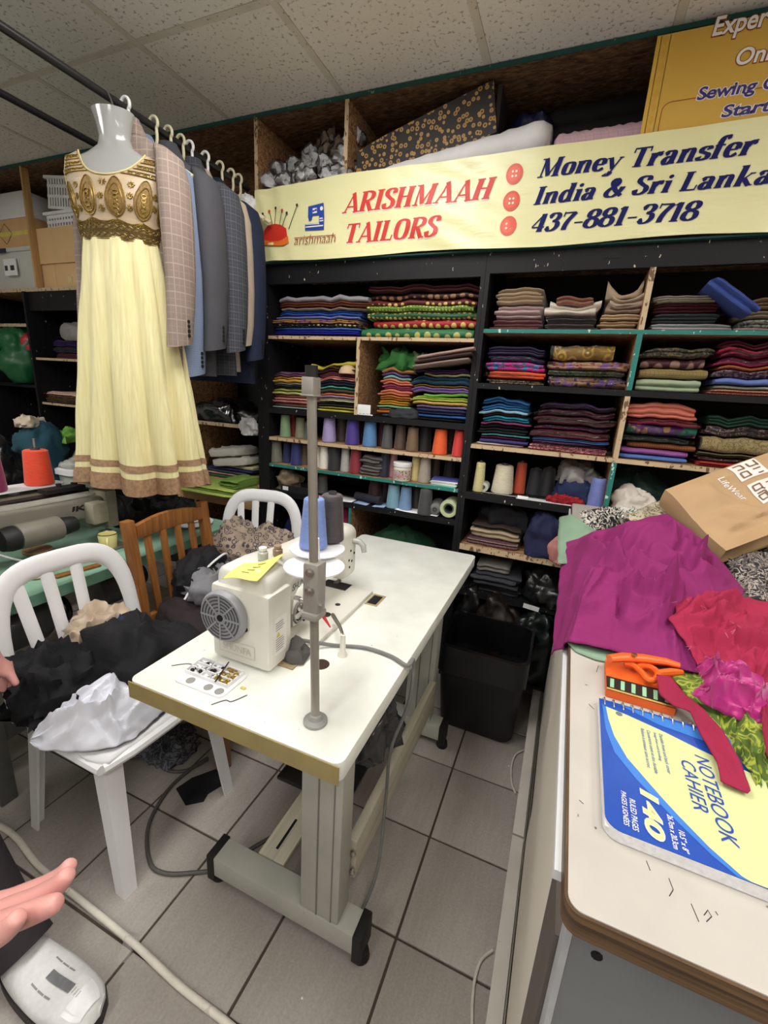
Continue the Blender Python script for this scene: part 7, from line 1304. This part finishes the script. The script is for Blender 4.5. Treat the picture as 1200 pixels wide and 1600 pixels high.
# ================================================================ BIN, CABLES AND SCRAPS ON THE FLOOR
r = T('trash_bin', 'black plastic waste bin lined with a black bag beside the counter', 'bin', (-.17, 1.78, 0))
x0, x1, y0, y1, bh = -.335, -.02, 1.63, 1.90, .405
def binring(s, z, t=0): return [Vector((x, y, z)) for x, y in rrect(x0 + t - s, x1 - t + s * .6, y0 + t - s, y1 - t + s, .045, 4)]
mk('shell', B().loft([binring(-.012, .0), binring(0, .02), binring(.03, bh), binring(.024, bh), binring(-.006, .03)]), plain('bin_black', (26, 26, 28), .45, bmp=.05), r)
rgb = random.Random(2)
def lin_ring(s, z, wob): return [p_ + Vector((0, 0, wob * nz(p_.x * 40, p_.y * 40, z * 9))) for p_ in [Vector((x, y, z)) for x, y in rrect(x0 - s, x1 + s * .6, y0 - s, y1 + s, .045, 10)]]
mk('bin_liner', B().loft([lin_ring(.036, bh - .11, .03), lin_ring(.0365, bh - .05, .01), lin_ring(.036, bh + .004, .006), lin_ring(.018, bh + .004, .006), lin_ring(.008, bh - .15, .03)], caps=False), M_bag, r, smooth=60)
def floor_cable(lab, P_, rad, m, lift=0.0): return solo('cable', B().tube(spl(P_, 8), rad, 10), m, lab, 'cable')
fz = lambda px, py_, z=.0085: atz(px, py_, z)
floor_cable('thick white cable taped across the floor tiles', [fz(-60, 1262), fz(15, 1300), fz(60, 1352), fz(130, 1410), fz(210, 1475), fz(280, 1540), fz(360, 1603), fz(420, 1660)], .0085, plain('cable_white', (226, 220, 206), .5, var=.08))
floor_cable('grey cable looping from the table foot under the front chair', [Vector((-.62, .93, .0065)), fz(430, 1305, .02), fz(345, 1354, .0065), fz(300, 1364, .0065), fz(255, 1364, .0065), fz(234, 1345, .0065), fz(232, 1290, .0065), fz(262, 1235, .0065), fz(300, 1200, .0065), fz(325, 1184, .0065)], .006, plain('cable_dark', (84, 80, 76), .5))
floor_cable('dark cable coil on the floor under the front chair', [fz(325, 1186, .0065), fz(290, 1204, .0065), fz(258, 1202, .0065), fz(245, 1180, .0065), fz(262, 1160, .0065)], .006, MC['cable_dark'])
floor_cable('thin white cable looping out below the counter ledge', [Vector((.12, 1.0, .05)) if 0 else fz(770, 1485, .005), fz(752, 1500, .005), fz(742, 1530, .005), fz(738, 1570, .005), fz(738, 1620, .005)], .004, plain('cable_cream', (206, 200, 188), .5))
floor_cable('thin white cable loop by the counter ledge near the bin', [fz(818, 1172, .005), fz(805, 1180, .005), fz(799, 1200, .005), fz(800, 1225, .005), fz(806, 1240, .005)], .0035, MC['cable_cream'])
q = [fz(*p_, .003) for p_ in ((275, 1232), (300, 1215), (352, 1196), (350, 1225), (325, 1240), (318, 1252), (290, 1258))]; solo('cloth_scrap', B().loft([[p_ - Vector((0, 0, .0025)) for p_ in q], q]), fabric((30, 30, 34)), 'black cloth scrap on the floor beside the chair leg', 'scrap')
heap('crumpled_fabric', 'grey mottled cloth on the floor under the front chair', 'clothes', tuple(fz(255, 1170, .001)), (.11, .08, .05), (74, 76, 84), 150, ('swirl', (120, 122, 132)), amp=.3)
m, nt, p = nodes('clear_tape'); p.inputs['Base Color'].default_value = (.75, .72, .68, 1); p.inputs['Roughness'].default_value = .15; p.inputs['Alpha'].default_value = .22; M_tapec = m
def tape(px, py_, k):
    w = fz(px, py_, .001); M = Matrix.Translation(w) @ Matrix.Rotation(.4 + k, 4, 'Z')
    o = solo('tape_strip', B().grid(lambda u, v: M @ Vector(((u - .5) * .03, (v - .5) * .09, .0005 + .0178 * max(0, 1 - abs(v - .5) * 5) + .0008 * nz(u * 9, v * 9, k))), 6, 14), M_tapec, ('clear tape strip holding the white cable near the chair leg', 'clear tape strip holding the white cable at the lower frame edge', 'clear tape strip over the white cable near the pink hand')[k], 'tape')
tape(205, 1470, 0); tape(330, 1578, 1); tape(110, 1392, 2)
for k, (px, py_) in enumerate(((795, 1197), (515, 1466), (472, 1560))): w = fz(px, py_, .001); solo('lint_speck', B().lathe([(.001, 0), (.003, .001), (.001, .003)], tuple(w), 8), M_white, ('white lint speck on the floor by the counter', 'white lint speck in front of the table foot', 'white lint speck at the lower middle of the floor')[k], 'lint')

# ================================================================ THE PERSON AT THE LEFT EDGE
def skin(name, joints, edges, mat, parent, sub=2, root=0, label=None):
    me = bpy.data.meshes.new(name); me.from_pydata([j[:3] for j in joints], edges, []); o = link(name, me, parent)
    if parent: inv = WM[parent].inverted(); me.transform(inv)
    o.modifiers.new('skin', 'SKIN').use_smooth_shade = True; s = o.modifiers.new('sub', 'SUBSURF'); s.levels = s.render_levels = sub
    for v, j in zip(me.skin_vertices[0].data, joints): r_ = j[3] if len(j) > 3 else .03; v.radius = r_ if isinstance(r_, tuple) else (r_, r_)
    for i, v in enumerate(me.skin_vertices[0].data): v.use_root = (i == root)
    me.materials.append(mat)
    if label: o['label'] = label
    return o
m, nt, p = nodes('skin'); n = tex(nt, 'ShaderNodeTexNoise', tc(nt), Scale=30, Detail=3); nt.links.new(mix(nt, n.outputs[0], lin((206, 144, 138)), lin((222, 164, 156))), p.inputs['Base Color']); p.inputs['Roughness'].default_value = .4; p.inputs['Subsurface Weight'].default_value = .15; p.inputs['Subsurface Radius'].default_value = (.01, .004, .002); M_skin = m
ps = T('person', 'person at the left edge in dark trousers and white sneakers, hand pointing', 'person', (-1.15, .25, 0))
sh_r, sh_l = Vector((-1.16, .04, 1.33)), Vector((-1.22, .40, 1.36))
el_r, wr_r = Vector((-.90, .075, 1.0)), Vector((-.60, .135, .765)); wr_l, el_l = Vector((-1.275, .535, .665)), Vector((-1.27, .46, .99))
tip = atz(128, 1406, .862); base = atz(-28, 1466, .80)
dirf = (tip - base).normalized(); vw = (tip - O).normalized(); s0_ = dirf.cross(vw).normalized(); n0_ = s0_.cross(dirf).normalized()
sdv = (s0_ * .45 + n0_ * .9).normalized(); upv = sdv.cross(dirf)
HX = -1.29
J = [(HX, .22, .93, .12), (HX, .22, 1.12, .115), (HX + .03, .22, 1.30, (.12, .12)), (HX + .05, .22, 1.45, .055), (HX + .065, .22, 1.55, .07), (HX + .075, .22, 1.66, .098), (HX + .065, .22, 1.73, .07),
     (*sh_r, .058), (*el_r, .043), (*wr_r, .029), (*(wr_r.lerp(base, .55)), .04), (*sh_l, .058), (*el_l, .043), (*wr_l, .028),
     (HX, .12, .88, .085), (-1.255, .12, .48, .06), (-1.06, .12, .09, .04), (HX, .32, .88, .085), (-1.255, .345, .48, .06), (-1.04, .372, .09, .04)]
E_ = [(0, 1), (1, 2), (2, 3), (3, 4), (4, 5), (5, 6), (2, 7), (7, 8), (8, 9), (9, 10), (2, 11), (11, 12), (12, 13), (0, 14), (14, 15), (15, 16), (0, 17), (17, 18), (18, 19)]
n0 = len(J); palm = wr_r.lerp(base, .55)
for k, (off, L_, rad) in enumerate(((-.032, .074, .0125), (-.011, .092, .0135), (.012, .086, .0130), (.033, .066, .0115))):
    a = palm + dirf * .035 + sdv * off; b_ = a + dirf * (L_ * .42 + .03) + sdv * off * .1; c_ = b_ + dirf * L_ * .33 - upv * .004 * (k != 1); d_ = c_ + dirf * L_ * .28 - upv * .010 * (k != 1)
    i = len(J); J += [(*a, rad * 1.15), (*b_, rad), (*c_, rad * .92), (*d_, rad * .72)]; E_ += [(10, i), (i, i + 1), (i + 1, i + 2), (i + 2, i + 3)]
i = len(J); a = palm - dirf * .01 - sdv * .035; J += [(*a, .013), (*(a + dirf * .035 - sdv * .018), .011), (*(a + dirf * .066 - sdv * .016), .0085)]; E_ += [(10, i), (i, i + 1), (i + 1, i + 2)]
# left hand resting on the chair: fingers curl over its back
pd = (Vector((-1.27, .60, .60)) - wr_l).normalized(); i = len(J); pm = wr_l + pd * .045; J.append((*pm, .03)); E_.append((13, i)); P0 = i
ft = [atx(q[0], q[1], -1.27) for q in ((14, 1050), (18, 1062), (14, 1074), (4, 1082))]
for k, e_ in enumerate(ft):
    a = pm + (e_ - pm) * .35 + Vector((.0, .0, .012)); i = len(J); J += [(*a, .0105), (*(pm.lerp(e_, .72) + Vector((0, 0, .008))), .0098), (*e_, .0075)]; E_ += [(P0, i), (i, i + 1), (i + 1, i + 2)]
i = len(J); J += [(*(pm + Vector((.03, -.012, .0))), .011), (*(pm + Vector((.05, -.01, -.03))), .0085)]; E_ += [(P0, i), (i, i + 1)]
skin('body', J, E_, M_skin, ps)
M_tr = fabric((52, 46, 48)); M_shirt = fabric((60, 70, 100))
b = B(); 
def leg(pts): return B().tube(pts[0], pts[1], 18)
for k, y in enumerate((.13, .372)):
    mk('trouser_leg', B().tube([(HX, y + (.0 if k == 0 else -.05), .95), (HX + .01, y - .02 * k, .80), (-1.26, y - .01 * k, .50), (-1.185, y, .28), (-1.07, y, .13), (-1.0, y, .068)], [.105, .10, .08, .068, .062, .064], 20), M_tr, ps)
mk('trouser_seat', B().loft([[Vector((HX + a * cos(t), .22 + b2 * sin(t), z)) for t in [2 * pi * k / 24 for k in range(24)]] for z, a, b2 in ((.82, .11, .20), (.92, .13, .19), (1.02, .125, .17))]), M_tr, ps)
mk('shirt', B().loft([[Vector((HX + a * cos(t), .22 + b2 * sin(t), z)) for t in [2 * pi * k / 24 for k in range(24)]] for z, a, b2 in ((.98, .135, .18), (1.12, .135, .175), (1.28, .14, .2), (1.38, .12, .215), (1.43, .08, .14), (1.46, .062, .07))]), M_shirt, ps)
for S_, E2 in ((sh_r, el_r), (sh_l, el_l)): mk('sleeve', B().tube([S_ + Vector((0, 0, .03)), S_.lerp(E2, .3), S_.lerp(E2, .75)], [.075, .07, .064], 16), M_shirt, ps)
mk('hair', crumple((HX + .055, .22, 1.69), (.11, .10, .085), 3, amp=.06, flat=.3), plain('hair_dark', (24, 20, 18), .6), ps)
hd = Vector((HX + .075, .22, 1.66))
for s in (-1, 1):
    mk('eye', B().lathe([(.001, -.009), (.008, -.005), (.0095, 0), (.008, .005), (.001, .009)], tuple(hd + Vector((.086, s * .032, .005))), 12), M_white, ps); mk('ear', B().lathe([(.004, -.028), (.012, -.012), (.013, .012), (.004, .026)], tuple(hd + Vector((-.005, s * .098, -.005))), 10), M_skin, ps)
mk('nose', B().tube([hd + Vector((.092, 0, .012)), hd + Vector((.108, 0, -.012)), hd + Vector((.112, 0, -.026)), hd + Vector((.096, 0, -.034))], [.007, .010, .013, .008], 10), M_skin, ps)
mk('mouth', B().tube([hd + Vector((.088, -.024, -.056)), hd + Vector((.097, 0, -.057)), hd + Vector((.088, .024, -.056))], [.004, .008, .004], 8), plain('lips', (160, 90, 88), .4), ps)
M_shoe = plain('sneaker_white', (228, 228, 226), .5, var=.06, scale=90, bmp=.2); M_sole = plain('sneaker_sole', (40, 36, 36), .6)
for k, y in enumerate((.13, .372)):
    xh, xt = -1.035, -.755
    def sring(u, z, t=0):
        x = xh + (xt - xh) * u; w = (.036 + .018 * sin(pi * min(1, u * 1.05)) ** .7 + .010 * max(0, u - .4)) * (1 if u < .85 else sqrt(max(.02, 1 - ((u - .85) / .155) ** 2)))
        return x, w + t
    n = 16; us = [i_ / n for i_ in range(n + 1)]
    foot = lambda t: [(sring(u, 0, t)[0], y - sring(u, 0, t)[1]) for u in us] + [(sring(u, 0, t)[0], y + sring(u, 0, t)[1]) for u in reversed(us)]
    so = mk('shoe_sole', B().prism(foot(.003), .0, .03), M_sole, ps)
    top = lambda u: .055 + .05 * max(0, 1 - u / .55) ** 1.2 + .018 * max(0, 1 - abs(u - .75) / .3)
    rings = []
    for u in us:
        x, w = sring(u, 0); h = top(u) if u < .95 else top(u) * .72; rings.append([Vector((x, y + w * sx, z)) for sx, z in ((-1, .0302), (-1.0, .045), (-.86, h * .84), (-.5, h), (0, h * 1.02), (.5, h), (.86, h * .84), (1.0, .045), (1, .0302))])
    up_ = mk('shoe_upper', B().loft(rings), M_shoe, ps, smooth=60)
    if k == 1:
        band = lambda u0, u1, a0, a1, off: B().grid(lambda u, v: (lambda uu, aa: Vector((sring(uu, 0)[0], y + sring(uu, 0)[1] * aa * .86, (top(uu) * (1.02 - .18 * abs(aa) ** 2.2) + off))))(u0 + (u1 - u0) * u, a0 + (a1 - a0) * v), 8, 10)
        mk('strap', band(.46, .74, -.16, .22, .003), plain('strap_grey', (120, 122, 124), .6, var=.2, scale=60), up_); mk('toe_cap', band(.80, .95, -.8, .8, .002), plain('toe_white', (240, 240, 240), .4), up_)
        for j in range(3): mk('stitch_line', band(.76 + .025 * j, .765 + .025 * j, -.1, .18, .0036), M_grey, up_)
        for j in range(3): mk('lace_slot', band(.40 + .08 * j, .47 + .08 * j, -.62, -.55, .003), M_grey, up_); mk('lace_slot', band(.40 + .08 * j, .47 + .08 * j, .55, .62, .003), M_grey, up_)
